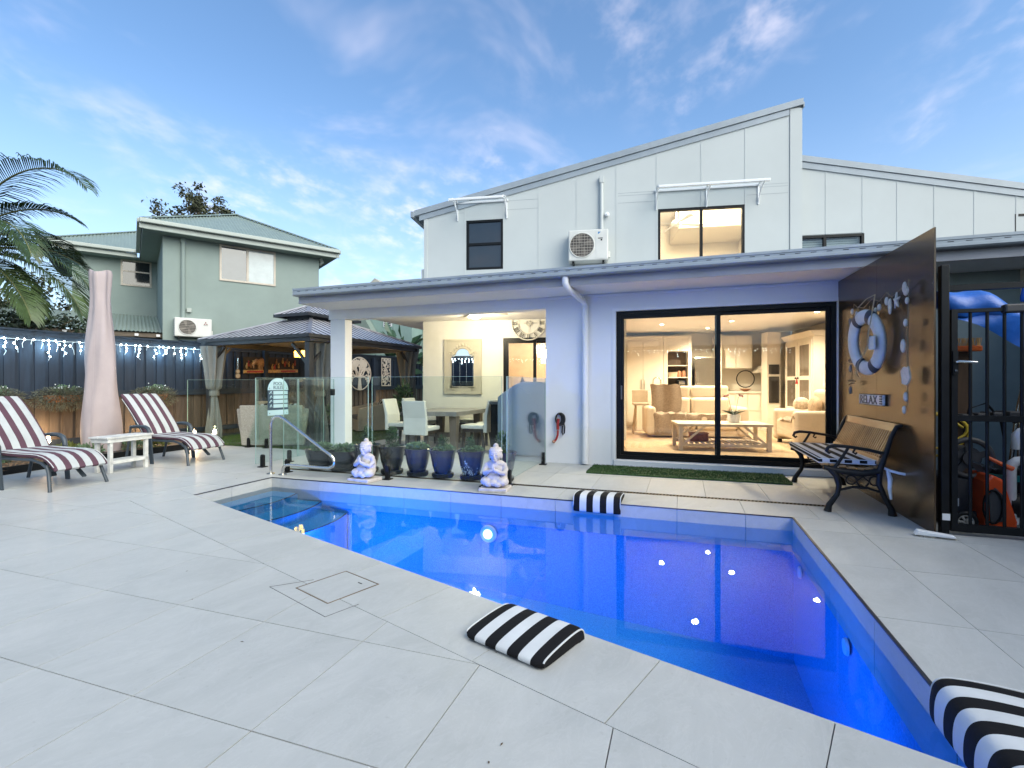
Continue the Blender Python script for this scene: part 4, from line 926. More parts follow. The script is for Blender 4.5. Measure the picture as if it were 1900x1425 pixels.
def statue(x, y, rz, label):
    t = thing('seated_statue', label, 'statue', F(x,y), -AF+rz, 'seated stone statues at the pool edge')
    MB().box(-.155,-.135,0,.155,.135,.042).build('plinth', STONE, t, bevel=.008)
    o = statue_mesh().build('figure', STONE, t, smooth=180); o.location = (0,0,.030)
    m_ = o.modifiers.new('remesh','REMESH'); m_.mode = 'VOXEL'; m_.voxel_size = .0055; m_.use_smooth_shade = True
    sm = o.modifiers.new('smooth','SMOOTH'); sm.factor = .5; sm.iterations = 2
    cr = MB()                                                                     # carved grooves, thin tubes darker than the stone
    for s in (-1,1):
        cr.tube([(s*.04,-.100,.052),(s*.06,-.104,.07),(s*.088,-.098,.08)],.0028,4); cr.tube([(s*.075,-.100,.05),(s*.086,-.103,.065)],.0026,4)
        cr.tube([(s*.03,-.045,.19),(s*.062,-.058,.15),(s*.085,-.062,.125)],.003,4); cr.tube([(s*.041,-.052,.360),(s*.027,-.0575,.3575),(s*.013,-.057,.360)],.002,4)
    cr.tube([(-.016,-.0605,.3215),(0,-.0625,.320),(.016,-.0605,.3215)],.0018,4)
    g = cr.build('carved_grooves', mat('dark_marks', (.16,.14,.15), .9), t, kind='stuff'); g.location = (0,0,.030)
    return t
statue(-3.63,5.075,-6,'pale stone praying statue seated in front of the black pots'); statue(-1.95,5.09,6,'pale stone praying statue seated in front of the right-hand blue pot')
# ---- handrail
t = thing('handrail', 'polished steel pool handrail looping down to the pool edge', 'handrail', F(-5.06,5.06), -AF)
hp = [(0,0,0),(0,0,.60),(.004,0,.66),(.03,0,.715),(.085,0,.748),(.15,0,.75),(.21,0,.725),(.27,0,.69),(.84,0,.345),(.93,0,.295),(.985,0,.25),(1.0,0,.20),(.975,0,.155),(.92,0,.128),(.83,0,.125),(.30,0,.135),(.245,0,.128),(.21,0,.10),(.195,0,.06),(.193,0,0)]
MB().tube(hp,.019,14).build('rail_tube', CHROME, t, smooth=60)
for x in (0,.193): MB().lathe([(.05,0),(.05,.012),(.022,.02)],20,(x,0,0)).build('foot_flange', CHROME, t, smooth=40)
# ---- pool edge cushions
BW = [(0,(.008,.008,.009)),(1/7,(.62,.64,.64)),(2/7,(.008,.008,.009)),(3/7,(.62,.64,.64)),(4/7,(.008,.008,.009)),(5/7,(.62,.64,.64)),(6/7,(.008,.008,.009))]
CUSH = striped('black_white_canvas', BW, .462, 0, .5, bump=.2)
PIPE_ = mat('white_piping', (.6,.62,.62), .8)
CP = [(0,.004),(-.006,.018),(0,.034),(.04,.046),(.12,.058),(.20,.066),(.27,.069),(.33,.066),(.358,.050),(.374,.018),(.380,-.03),(.378,-.085),(.366,-.100),(.352,-.09),(.347,-.04),(.343,.002),(.2,.003)]
for _ in range(2): CP = [q for i in range(len(CP)) for a_, b_ in ((CP[i], CP[(i+1) % len(CP)]),) for q in ((a_[0]*.75+b_[0]*.25, a_[1]*.75+b_[1]*.25), (a_[0]*.25+b_[0]*.75, a_[1]*.25+b_[1]*.75))]
def cushion(p, rz, label, sc=1.):
    t = thing('pool_cushion', label, 'cushion', p, rz, 'striped pool edge cushions'); t.scale = (sc,sc,sc)
    L = .46; NX = 24; prof = CP; cy_, cz_ = .19, .04
    def fn(i, j):
        u = i/(NX-1); x = -L/2 + L*u; e = min(u, 1-u)*L; k = 1 - .30*max(0, 1-e/.035)**2
        a, b = prof[j % len(prof)]; return (x, cy_+(a-cy_)*(1-(1-k)*.25), (cz_ if b > .01 else b)+(b-(cz_ if b > .01 else b))*k)
    n = len(prof); b_ = MB(); vs = [fn(i,j) for i in range(NX) for j in range(n)]
    fs = [(i*n+j, i*n+(j+1)%n, (i+1)*n+(j+1)%n, (i+1)*n+j) for i in range(NX-1) for j in range(n)] + [tuple(range(n)), tuple((NX-1)*n+j for j in range(n))[::-1]]
    b_.add(vs, fs); o = b_.build('cushion_cover', CUSH, t, smooth=55, fix=True)
    for s in (-1,1): MB().tube([(s*(L/2-.001), cy_+(a-cy_)*.925, cz_+(b-cz_)*.70+.002) for a, b in prof[4:52]], .0042, 6).build('piping', PIPE_, t, smooth=60)
    return t
phi = math.degrees(math.atan2(ed.y, ed.x))
mid = (-.640, 2.0375 + 0)
s0 = (-.61-PD[0])/ed.x
cn = (PD[0]+ed.x*s0+en[0]*.385, PD[1]+ed.y*s0+en[1]*.385)
cushion(F(*cn,.003), -AF+phi, 'black and white striped cushion on the near pool coping', .93)
cushion(F(-.80,4.9+.325,.003), -AF+180, 'small looking striped cushion hung over the far pool edge by the turf mat')
cushion(F(.915+.335,2.055,.003), -AF+90, 'striped cushion hung over the right pool edge at the picture corner')
# ---- turf mat
t = thing('turf_mat', 'strip of green artificial turf in front of the glass door', 'mat', F(0,6.46), -AF)
TURF = mat('turf', (.035,.085,.022), .8, var=.4, vs=30)
MB().box(-1.20,0,.002,1.20,.62,.02).build('backing', TURF, t)
b = MB()
for _ in range(15000):
    x, y = random.uniform(-1.2,1.2), random.uniform(0,.62); a = random.uniform(0,6.28); l = random.uniform(.012,.024); q = .003
    b.add([(x-q*math.cos(a),y-q*math.sin(a),.018),(x+q*math.cos(a),y+q*math.sin(a),.018),(x+random.uniform(-.009,.009),y+random.uniform(-.009,.009),.018+l)],[(0,1,2)])
b.build('pile', TURF, t, kind='stuff')
# ---- coiled lead on the wall
t = thing('dog_lead', 'coiled black and red lead hung on the white wall', 'lead', F(-1.72,7.175,.42), -AF)
RUB = mat('black_webbing', (.015,.013,.013), .6); REDW = mat('red_webbing', (.30,.02,.02), .6)
for i in range(4): MB().tube([((.045+.008*i)*math.cos(R(a))+.01*i-.015, -.02-.012*i, .235+(.075+.004*i)*math.sin(R(a))) for a in range(0,360,20)],.013,7,closed=True).build('coil', RUB, t, smooth=60)
MB().tube([(.055,-.03,.20),(.075,-.03,.12),(.07,-.03,.03),(.05,-.03,.0),(.035,-.03,.04),(.045,-.03,.14)],.011,7).build('loop', RUB, t, smooth=60)
MB().tube([(-.01,-.06,.24),(-.022,-.06,.17),(-.02,-.055,.08)],.022,8).build('red_handle', REDW, t, smooth=60); MB().tube([(-.02,-.055,.07),(-.025,-.05,.0),(-.045,-.05,-.06),(-.07,-.05,-.09)],.016,8).build('red_strap', REDW, t, smooth=60); MB().sph((-.085,-.05,-.10),.026,10,8).build('clasp', mat('copper_clasp', (.45,.25,.17), .35, metal=.5), t, smooth=60)
MB().cyl((0,-.03,.31),(0,0,.31),.008,n=8).build('hook', CHROME, t)

# ================================================================ patio furniture
TBL = wood('grey_timber', (.16,.16,.155), (.26,.26,.25), 'y', .55, 1.5)
t = thing('dining_table', 'long grey timber dining table on the patio', 'table', F(-4.12,8.26), -AF)
for i in range(5): MB().box(-.51+i*.204,-.675,.625,-.51+(i+1)*.204-.003,.675,.70).build('top_plank', TBL, t, bevel=.003)
LEGW = wood('weathered_leg', (.11,.09,.07), (.20,.165,.13), 'z', .7, 1.5)
for sx in (-1,1):
    for sy in (-1,1): MB().add([(sx*.40+dx*k1, sy*.52+dy*k1, z) for z, k1 in ((0,.05),(.624,.07)) for dx,dy in ((-1,-1),(1,-1),(1,1),(-1,1))], [(3,2,1,0),(4,5,6,7),(0,1,5,4),(1,2,6,5),(2,3,7,6),(3,0,4,7)]).build('leg', LEGW, t)
MB().box(-.36,-.05,.2,.36,.05,.28).build('stretcher', LEGW, t)
UPH = mat('cream_upholstery', (.60,.61,.57), .7, var=.05, vs=4, bump=.1, bs=150); CLEG = mat('dark_chair_leg', (.035,.028,.022), .5, var=.2)
def dchair(x, y, rz, label, first=[None]):
    if first[0]:
        return copy_tree(first[0], loc=F(x,y), rz=-AF+rz, label=label)
    t = thing('dining_chair', label, 'chair', F(x,y), -AF+rz, 'cream dining chairs round the patio table'); first[0] = t
    MB().box(-.21,-.20,.40,.21,.22,.47).build('seat', UPH, t, bevel=.02, seg=3)
    MB().add([(sx*.21, yy, z) for z, y0, y1 in ((.34,-.27,-.20),(.62,-.275,-.215),(.90,-.335,-.29)) for sx, yy in ((-1,y0),(1,y0),(1,y1),(-1,y1))],
             [(3,2,1,0),(8,9,10,11)] + [(4*k+i, 4*k+(i+1)%4, 4*k+4+(i+1)%4, 4*k+4+i) for k in (0,1) for i in range(4)]).build('backrest', UPH, t, bevel=.012, seg=3)
    for sx in (-1,1):
        for sy in (-1,1): MB().bar((sx*.20,sy*.20-.02,0),(sx*.165,sy*.17,.40),.042,.042).build('leg', CLEG, t)
        MB().box(sx*.17-.015,-.18,.345,sx*.17+.015,.18,.3995).build('apron', CLEG, t)
    return t
dchair(-4.12,7.36,0,'cream dining chair with its back to the pool at the near end of the table')
dchair(-3.42,8.02,90,'cream dining chair on the right side of the table, nearer the pool'); dchair(-3.38,8.62,90,'cream dining chair on the right side of the table, nearer the house wall')
dchair(-4.86,7.98,-90,'cream dining chair on the left side of the table, nearer the pool'); dchair(-4.80,8.56,-90,'cream dining chair on the left side of the table, nearer the house wall'); dchair(-4.05,9.20,180,'cream dining chair at the far end of the table below the mirror')
# covered barbecue
t = thing('covered_barbecue', 'barbecue under a fitted grey blue cover beside the white wall', 'barbecue', F(-2.42,7.85), -AF)
COV = mat('grey_blue_cover', (.17,.23,.29), .75, var=.1, vs=3, bump=.15, bs=15)
MB().prism([(-.45,.02),(.42,.02),(.42,1.0),(.38,1.17),(.30,1.21),(-.02,1.21),(-.14,1.17),(-.34,1.04),(-.45,.96)], -.27, .27, lambda a,b,q: (a,q,b)).build('cover', COV, t, bevel=.02, fix=True)
MB().tube([(-.25,-.273,1.0),(-.18,-.275,1.02),(-.15,-.277,1.10),(-.09,-.278,1.13),(.0,-.277,1.10),(.03,-.275,1.03),(.12,-.273,1.01)],.006,5).build('cover_seam', COV, t); MB().box(-.62,-.2,.84,-.455,.2,.88).build('side_shelf', mat('slate_shelf', (.08,.09,.10), .4), t)
MB().box(-.60,-.18,.05,-.47,.18,.835).build('side_cabinet', BLACKM, t)
# mirror and clock on the patio wall
MFR = mat('greige_frame', (.42,.39,.31), .55, var=.05)
t = thing('wall_mirror', 'tall mirror with carved cream frame on the patio wall', 'mirror', Mh(-2.66,YM-.004,1.53), -AM)
MB().box(-.395,-.03,-.56,.395,0,.56).build('frame_panel', MFR, t, bevel=.004)
for c in ((-.395,-.042,-.56,-.35,-.031,.56),(.35,-.042,-.56,.395,-.031,.56),(-.35,-.042,.515,.35,-.031,.56),(-.35,-.042,-.56,.35,-.031,-.515)): MB().box(*c).build('frame_border', MFR, t, bevel=.003)
ml_ = [(-.23,-.40),(.23,-.40),(.23,.24),(.15,.25)] + [(.14*math.cos(R(a)), .25+.12*math.sin(R(a))) for a in range(0,181,15)] + [(-.15,.25),(-.23,.24)]
MIR = mat('mirror_silver', (.85,.87,.87), .01, metal=1., var=0.)
MB().prism(ml_, -.034, -.031, lambda a,b,q: (a,q,b)).build('mirror_glass', MIR, t, fix=True)
MB().tube([(a*1.06,-.037,b*1.04-.005) for a,b in ml_],.016,8,closed=True).build('inner_moulding', MFR, t, smooth=60)
cv_ = MB()
for sx in (-1,1):
    for zz in (-.42,.27):
        for k in range(3): cv_.torus((sx*(.25-.03*k),-.036,zz-.02*k),.035-.008*k,.008,'y',14,6)
for k in range(7): a = R(30+20*k); cv_.sph((.19*math.cos(a),-.036,.27+.17*math.sin(a)),(.025,.012,.035),8,6)
cv_.build('carving', MFR, t, smooth=60, kind='stuff')
t = thing('wall_clock', 'large open metal wall clock with roman numerals above the patio door', 'clock', Mh(-1.306,YM-.004,2.39), -AM)
CLK = mat('clock_white', (.62,.60,.52), .5); NUM = mat('clock_numeral', (.05,.05,.045), .5)
MB().torus((0,-.03,0),.335,.012,'y',48,8).build('outer_ring', CLK, t, smooth=60); MB().torus((0,-.03,0),.21,.007,'y',40,6).build('inner_ring', CLK, t, smooth=60); MB().torus((0,-.03,0),.05,.006,'y',24,6).build('hub_ring', CLK, t, smooth=60)
ROM = ['XII','I','II','III','IIII','V','VI','VII','VIII','IX','X','XI']
for k, s in enumerate(ROM):
    a = R(90-30*k); u = Vector((math.cos(a),0,math.sin(a))); v = Vector((u.z,0,-u.x)); w_ = {'I':.022,'V':.045,'X':.05}; tot = sum(w_[c] for c in s); x = -tot/2; b = MB()
    for c in s:
        pt = lambda q, r0: tuple(u*r0 + v*q + Vector((0,-.03,0)))
        if c == 'I': b.bar(pt(x+.011,.222),pt(x+.011,.322),.012,.008,up=(0,1,0))
        elif c == 'V': b.bar(pt(x+.022,.222),pt(x+.004,.322),.011,.008,up=(0,1,0)); b.bar(pt(x+.022,.222),pt(x+.041,.322),.008,.0085,up=(0,1,0))
        else: b.bar(pt(x+.004,.222),pt(x+.046,.322),.011,.008,up=(0,1,0)); b.bar(pt(x+.046,.222),pt(x+.004,.322),.008,.0085,up=(0,1,0))
        x += w_[c]
    b.build('numeral', NUM, t)
for a in (0,90,180,270): MB().bar((.05*math.cos(R(a)),-.03,.05*math.sin(R(a))),(.21*math.cos(R(a)),-.03,.21*math.sin(R(a))),.006,.006).build('spoke', CLK, t)
MB().bar((-.09,-.042,0),(.17,-.042,0),.009,.004).build('minute_hand', NUM, t); MB().bar((-.03,-.047,.05),(.06,-.047,-.09),.011,.004).build('hour_hand', NUM, t)
# ceiling fan with lit lamp
t = thing('patio_fan', 'white patio ceiling fan with a lit lamp', 'ceiling fan', Mh(-2.15,8.72,2.36), -AM)
MB().lathe([(.03,.108),(.09,.10),(.10,.07),(.085,.045)],18).build('motor', TRIM, t, smooth=40); MB().lathe([(.02,0),(.10,.008),(.115,.03),(.10,.044)],20).build('lamp_glass', emis('fan_lamp', (1.0,.93,.72), 14.), t, smooth=60)
for k in range(3):
    a = R(3+120*k); c_, s_ = math.cos(a), math.sin(a)
    MB().add([(c_*r-s_*w, s_*r+c_*w, .075+h) for r,w,h in ((.1,-.03,.0),(.35,-.075,.012),(.60,-.06,.012),(.62,0,0),(.60,.05,-.012),(.35,.05,-.012),(.1,.03,0))], [(0,1,2,3,4,5,6)]).build('blade', mat('fan_blade', (.4,.38,.34), .5), t)
lamp('fan_light', 'POINT', (0,0,-.04), 42, (1.0,.86,.58), .02, t)
# tall plant in white pot by the patio wall end
t = thing('corner_plant', 'tall leafy plant in a white pot at the left end of the patio wall', 'potted plant', F(-5.62,9.2), -AF)
MB().lathe([(.11,0),(.15,.28),(.16,.34),(.13,.34)],18).build('pot', TRIM, t, smooth=40); MB().cyl((0,0,.3),(0,0,1.0),.015,.008,6).build('stem', STEMM, t)
f = MB(); bush(f,(0,0,.85),.16,.16,.36,340,.11,.05); f.build('foliage', LEAFD, t)
# ================================================================ right side: screen panel, bench, ring, gate and equipment
SCREEN = mat('dark_composite', (.075,.045,.020), .25, metal=.5, var=.04, vs=1.2, spec=.9, flat=True)
t = thing('screen_panel', 'tall black screen panel behind the bench', 'screen', F(1.835,4.68), -AF)
for a, b in ((0,1.195),(1.2,2.497)):
    za, zb_ = 2.378+(2.446-2.378)*a/2.4, 2.378+(2.446-2.378)*b/2.4
    MB().prism([(a,.004),(b,.004),(b,zb_),(a,za)], 0, .012, lambda q,z,x: (x,q,z)).build('sheet', SCREEN, t, fix=True)
sc_ = MB()
for y, z in ((.02,1.95),(.02,1.2),(.02,.5),(.45,2.2),(.5,1.45),(.55,.95),(.42,.3),(1.0,2.1),(1.1,.2)): sc_.cyl((-.003,y,z),(0,y,z),.005,n=6)
sc_.build('screw_heads', CHROME, t, kind='stuff')
# ---- bench
IRON = mat('cast_iron', (.009,.009,.0095), .45, var=.3, vs=12, spec=.3, bump=.25, bs=60); BSL = wood('varnished_slat', (.30,.15,.05), (.46,.26,.10), 'y', .3, 1.5, coat=.4)
t = thing('garden_bench', 'cast iron and varnished timber garden bench against the black screen', 'bench', F(1.53,5.96), -AF)
for s in (-1,1):     # an iron end: front at -x, back at +x
    y = s*.72; e = MB()
    e.tube([(-.275,y,.0),(-.262,y,.06),(-.20,y,.16),(-.185,y,.24),(-.205,y,.33),(-.26,y,.395),(-.31,y,.405)],[.034,.026,.022,.024,.028,.026,.02],8)
    e.tube([(-.31,y,.405),(-.18,y,.375),(0,y,.36),(.14,y,.39)],[.022,.028,.03,.028],8)
    e.tube([(.225,y,0),(.215,y,.06),(.165,y,.16),(.12,y,.28),(.13,y,.40),(.175,y,.55),(.215,y,.70),(.255,y,.79),(.295,y,.80)],[.036,.026,.022,.026,.026,.022,.02,.018,.014],8)
    e.build('iron_end', IRON, t, smooth=60)
    a = MB(); a.tube([(.17,y,.545),(.05,y,.575),(-.12,y,.60),(-.22,y,.605),(-.27,y,.59),(-.283,y,.555),(-.262,y,.535),(-.245,y,.55)],[.016,.015,.015,.017,.018,.016,.013,.01],8)
    a.tube([(-.11,y,.595),(-.135,y,.545),(-.175,y,.475),(-.22,y,.40)],[.013,.013,.014,.016],8); a.tube([(-.06,y,.58),(-.075,y,.55),(-.055,y,.535),(-.045,y,.55)],.010,6); a.build('armrest', IRON, t, smooth=60)
    c = MB(); c.tube([(-.19,y,.20),(-.08,y,.235),(.03,y,.235),(.15,y,.20)],.012,6); c.tube([(-.02,y,.235),(-.05,y,.29),(0,y,.335),(.05,y,.29),(.02,y,.235)],.010,6); c.torus((-.09,y,.30),.04,.009,'y',14,6); c.torus((.09,y,.30),.04,.009,'y',14,6); c.build('scroll_bracing', IRON, t, smooth=60)
MB().bar((.0,-.70,.235),(.0,.70,.235),.02,.02).build('tie_rod', IRON, t)
for x, z in ((-.29,.418),(-.22,.415),(-.15,.405),(-.08,.395),(-.01,.39),(.06,.395),(.12,.41)): MB().box(x-.027,-.70,z,x+.027,.70,z+.02).build('seat_slat', BSL, t, bevel=.004)
MB().bar((.262,-.705,.775),(.262,.705,.775),.022,.075,up=(.3,0,1)).build('top_rail', BSL, t, bevel=.006); MB().bar((.13,-.705,.475),(.13,.705,.475),.022,.06,up=(.25,0,1)).build('lower_rail', BSL, t, bevel=.006)
for i in range(27): y = -.66+i*1.32/26; MB().bar((.138,y,.50),(.248,y,.745),.012,.022,up=(0,1,0)).build('back_slat', BSL, t)
t2 = thing('bench_cushion', 'black and white striped seat pad tied to the garden bench', 'cushion', F(1.53,5.96), -AF)
BC = striped('bench_canvas', [(0,(.010,.009,.008)),(.5,(.58,.58,.60))], .118, 0, .1, bump=.1)
MB().box(-.335,-.68,.438,.115,.68,.478).build('seat_pad', BC, t2, bevel=.016, seg=3)
for z in (.440,.476): MB().tube([(-.333,-.678,z),(.113,-.678,z),(.113,.678,z),(-.333,.678,z)],.004,5,closed=True).build('piping', PIPE_, t2)
MB().tube([(.16,-.70,.42),(.20,-.73,.40),(.26,-.75,.385),(.33,-.755,.375)],.012,6).build('tie', TRIM, t2, smooth=60); MB().tube([(.185,-.725,.405),(.20,-.74,.33),(.195,-.745,.24),(.205,-.745,.15)],[.014,.02,.017,.01],6).build('tie', TRIM, t2, smooth=60)
# ---- life ring
t = thing('life_ring', 'white life ring with navy bands and rope on the black screen', 'life ring', F(1.72,5.79,1.58), -AF+9)
RING = mat('ring_white', (.55,.55,.53), .6, var=.10, vs=8, bump=.1, bs=40); NAVY = mat('ring_navy', (.025,.032,.05), .6)
o = MB().torus((0,0,0),.252,.068,'x',56,18,sz=1.02).build('ring', RING, t, smooth=60); o.rotation_euler = (0,R(-4),0); o.scale = (.62,1,1)
for a in (62,118,242,298):
    b = MB()
    def bf(u, v, a=a):
        th, ph = R(a-8+16*u), 2*math.pi*v; q = .252+.0705*math.cos(ph); return (.0705*math.sin(ph), q*math.cos(th), q*math.sin(th)*1.02)
    b.grid(6,19,bf); o = b.build('band', NAVY, t, smooth=60); o.rotation_euler = (0,R(-4),0); o.scale = (.62,1,1)
ROPE = mat('rope', (.33,.28,.18), .9, var=.2, vs=40)
MB().tube([(-.02,-.20,.44),(-.06,-.225,.25),(-.09,-.235,.10),(-.095,-.225,-.04),(-.09,-.15,-.12),(-.085,-.03,-.20),(-.08,.02,-.30),(-.05,.03,-.345)],.006,6).build('rope', ROPE, t, smooth=60); MB().tube([(-.02,.12,.36),(0,.0,.43),(-.02,-.20,.44)],.005,6).build('rope', ROPE, t, smooth=60)
MB().box(-.085,-.31,-.09,-.06,-.205,.04).build('rope_tab', RING, t, bevel=.012)
# ---- shell garlands
SHELL = mat('shell_white', (.46,.44,.40), .5, var=.2, vs=30); DRIFT = mat('driftwood', (.10,.07,.045), .9, var=.3); TWINE = mat('twine', (.20,.16,.10), .9)
def scallop(mb, c, r, tilt=0., flat=.3):
    n = 9; ctr = Vector(c); vs = [ctr + Vector((-.002,0,r*.75))]
    for i in range(n): a = R(-150+300*i/(n-1)-90+90); q = r*(1+.05*(i%2)); vs.append(ctr + Vector((-flat*r*.3*(i%2)-.004, q*math.sin(a+tilt), -q*math.cos(a+tilt))))
    k = len(vs); vs += [v + Vector((.012,0,0)) for v in vs]
    fs = [(0,i,i+1) for i in range(1,k-1)] + [(k,k+i+1,k+i) for i in range(1,k-1)] + [(i,(i+1)%k,k+(i+1)%k,k+i) for i in range(k)]
    mb.add(vs, fs)
def oval(mb, c, ry, rz): mb.sph(c, (.014,ry,rz), 10, 6)
t = thing('shell_garland', 'swagged shell garland strung above the life ring', 'garland', F(1.79,0,0), -AF)
pts = [(4.975,2.03),(5.2,1.985),(5.36,1.955),(5.489,2.02),(5.67,1.965),(5.862,2.02),(6.1,1.965),(6.3,2.0),(6.41,2.05)]
MB().tube([(0,y,z) for y,z in pts],.004,5).build('cord', TWINE, t)
for y, z, ry, rz in ((5.02,1.95,.05,.04),(5.36,1.87,.035,.075),(5.44,1.93,.035,.04),(5.62,1.90,.04,.035),(5.72,1.88,.04,.035),(5.85,1.85,.05,.05),(6.28,1.90,.035,.06),(6.42,1.97,.035,.035),(5.93,1.86,.035,.05)):
    b = MB(); oval(b,(-.015,y,z),ry,rz); b.build('shell', SHELL, t, smooth=60); MB().cyl((0,y,z+rz*.8),(0,y,z+rz+.05),.0025,n=4).build('tie', TWINE, t)
sf = MB()
for k in range(5): a = R(90+72*k); sf.tube([(-.015,5.22,1.90),(-.012,5.22+.065*math.cos(a),1.90+.075*math.sin(a))],[.016,.006],6)
sf.build('starfish', SHELL, t)
t = thing('shell_drop', 'long string of shells hanging right of the life ring', 'shell string', F(1.78,5.0,0), -AF)
MB().tube([(0,-.02,2.04),(0,0,1.5),(0,0,.98)],.004,5).build('cord', TWINE, t)
for y, z, r0, k in ((.02,1.98,.05,0),(-.03,1.86,.03,0),(0,1.68,.035,0),(.05,1.49,.06,0),(0,1.24,.085,1),(0,1.06,.042,0),(.03,.95,.035,0)):
    b = MB()
    if k: scallop(b,(-.012,y,z),r0)
    else: oval(b,(-.015,y,z),r0*.75,r0)
    b.build('shell', SHELL, t, smooth=40)
t = thing('driftwood_mobile', 'driftwood and shell mobile hanging beside the door frame', 'mobile', F(1.78,6.44,0), -AF)
MB().tube([(0,0,2.0),(0,.01,1.5),(0,0,1.05)],.003,5).build('cord', TWINE, t)
for z, w, a in ((1.80,.10,.0),(1.745,.11,.05),(1.44,.13,-.05),(1.405,.12,.15),(1.20,.13,.0),(1.17,.11,-.1)): MB().tube([(-.005,-w,z-a*.1),(-.008,0,z+.008),(-.005,w,z+a*.1)],[.007,.010,.006],6).build('driftwood_stick', DRIFT, t)
for z in (1.86,1.62,1.34,1.10):
    b = MB(); oval(b,(-.012,.02,z),.03,.045); b.build('shell', mat('dark_shell', (.16,.14,.13), .6), t, smooth=40)
# ---- relax sign
t = thing('relax_sign', 'small weathered word sign above the bench', 'sign', F(1.828,5.96,1.01), -AF)
MB().box(-.024,-.335,-.05,-.002,.335,.05).build('board', mat('whitewashed_board', (.58,.57,.55), .8, var=.25, vs=18), t, bevel=.004)
MB().box(-.028,-.34,.05,-.002,.34,.056).build('border', BLACKM, t); MB().box(-.028,-.34,-.056,-.002,.34,-.05).build('border', BLACKM, t)
text('RELAX', .125, (-.026,.05,-.043), (R(90),0,R(-90)), NUM, t, ext=.003, sx=1.35)
for k in range(4): MB().box(-.03,-.325,-.04+.023*k,-.025,-.262,-.028+.023*k).build('tally_bar', BLACKM, t)

# ---- gate
t = thing('pool_gate', 'black steel bar gate closing off the pump enclosure', 'gate', F(0,4.74), -AF)
MB().box(1.893,-.03,.002,1.945,.03,2.088).build('gate_post', BLACKM, t, bevel=.004); MB().box(1.946,-.025,1.885,3.4,.025,1.93).build('lintel', BLACKM, t)
MB().box(1.962,-.02,.03,2.0,.02,1.742).build('stile', BLACKM, t); MB().box(2.0,-.02,1.715,3.2,.02,1.742).build('top_rail', BLACKM, t); MB().box(2.0,-.02,.03,3.2,.02,.088).build('bottom_rail', BLACKM, t); MB().box(2.0,-.02,.88,3.2,.02,.925).build('middle_rail', BLACKM, t)
for i in range(11): x = 2.085+.1035*i; MB().cyl((x,0,.088),(x,0,1.715),.0115,n=8).build('bar', BLACKM, t, smooth=50)
MB().box(1.965,-.036,1.24,1.997,-.021,1.42).build('lock_plate', BLACKM, t); MB().tube([(1.98,-.05,1.335),(1.99,-.06,1.338),(2.10,-.06,1.33)],.010,8).build('lever_handle', CHROME, t, smooth=60); MB().cyl((1.98,-.036,1.27),(1.98,-.045,1.27),.009,n=10).build('keyhole', CHROME, t)
MB().box(2.28,-.04,1.70,2.48,.03,1.765).build('latch_block', mat('latch_grey', (.03,.03,.032), .5), t, bevel=.012); MB().box(1.897,-.036,.115,1.946,-.0305,.165).build('white_cap', TRIM, t)
# ---- pump enclosure contents
BLUE = mat('blue_tarpaulin', (.012,.10,.42), .4, var=.12, vs=5, bump=.8, bs=10)
t = thing('pool_cover', 'bright blue rolled pool cover hung behind the gate', 'pool cover', F(2.2,5.25), -AF)
def cov(u, v):
    x = -.1+.72*u; a = R(-40+220*v); r0 = .12+.05*math.sin(5*u)+.02*math.sin(13*u+4*v); return (x, .1-r0*math.cos(a)*1.1, 1.86-.12*u+r0*math.sin(a)*.9-.10*max(0,u-.5)*(1-v))
MB().grid(20,14,cov).build('roll', BLUE, t, smooth=60)
MB().grid(16,10,lambda u,v: (-.1+.70*u, -.03+.03*math.sin(8*u+2*v), 1.80-.11*u-v*(.05+.30*u**1.6))).build('drape', BLUE, t, smooth=60)
MB().torus((.48,-.07,1.50),.022,.008,'y',14,6).build('eyelet', CHROME, t)
t = thing('leaf_scoop', 'blue leaf scoop net on a silver pole above the gate', 'pool net', F(2.82,5.5), -AF)
MB().lathe([(.07,0),(.075,.03),(.06,.12),(.035,.2),(.01,.235)],14,(.02,0,1.88),1,.55).build('net_bag', BLUE, t, smooth=60); MB().tube([(.0,0,1.95),(-.04,.0,1.2),(-.08,0,.05)],.014,8).build('pole', CHROME, t, smooth=60)
t = thing('telescopic_pole', 'silver telescopic pole leaning behind the gate', 'pole', F(2.95,5.6), -AF)
MB().tube([(.02,0,1.95),(-.17,-.03,.9),(-.27,-.05,.02)],.017,8).build('shaft', CHROME, t, smooth=60); MB().cyl((-.17,-.03,.9),(-.18,-.03,.82),.022,n=8).build('collar', BLACKM, t)
t = thing('deck_brush', 'orange backed pool brush on a timber post', 'brush', F(2.42,5.55,.10), -AF)
MB().box(-.09,-.03,1.36,.10,.03,1.41).build('brush_back', mat('orange_plastic', (.65,.13,.02), .4), t, bevel=.01); b = MB()
for i in range(46): b.cyl((-.085+.004*i,random.uniform(-.02,.02),1.41),(-.088+.0041*i,random.uniform(-.03,.03),1.48),.0025,n=3)
b.build('bristles', mat('straw_bristle', (.55,.36,.14), .8), t, kind='stuff'); MB().box(-.06,0.031,.0,.05,.07,1.36).build('timber_post', wood('old_post', (.06,.035,.02), (.14,.08,.045), 'z', .8, 1.), t)
t = thing('notice_board', 'pale printed notice on the enclosure wall', 'notice', F(2.75,7.168), -AF); MB().box(-.35,-.004,1.3,.05,0,1.9).build('sheet', mat('pale_notice', (.45,.46,.44), .6), t)
nl = MB(); [nl.box(-.33,-.006,1.34+.045*i,.03,-.0045,1.345+.045*i) for i in range(11)]; nl.build('rows', mat('notice_line', (.22,.23,.22), .6), t, kind='stuff')
t = thing('yellow_hose', 'yellow garden hose looped behind the gate', 'hose', F(2.2,5.3), -AF); YEL = mat('yellow_hose', (.50,.36,.03), .45)
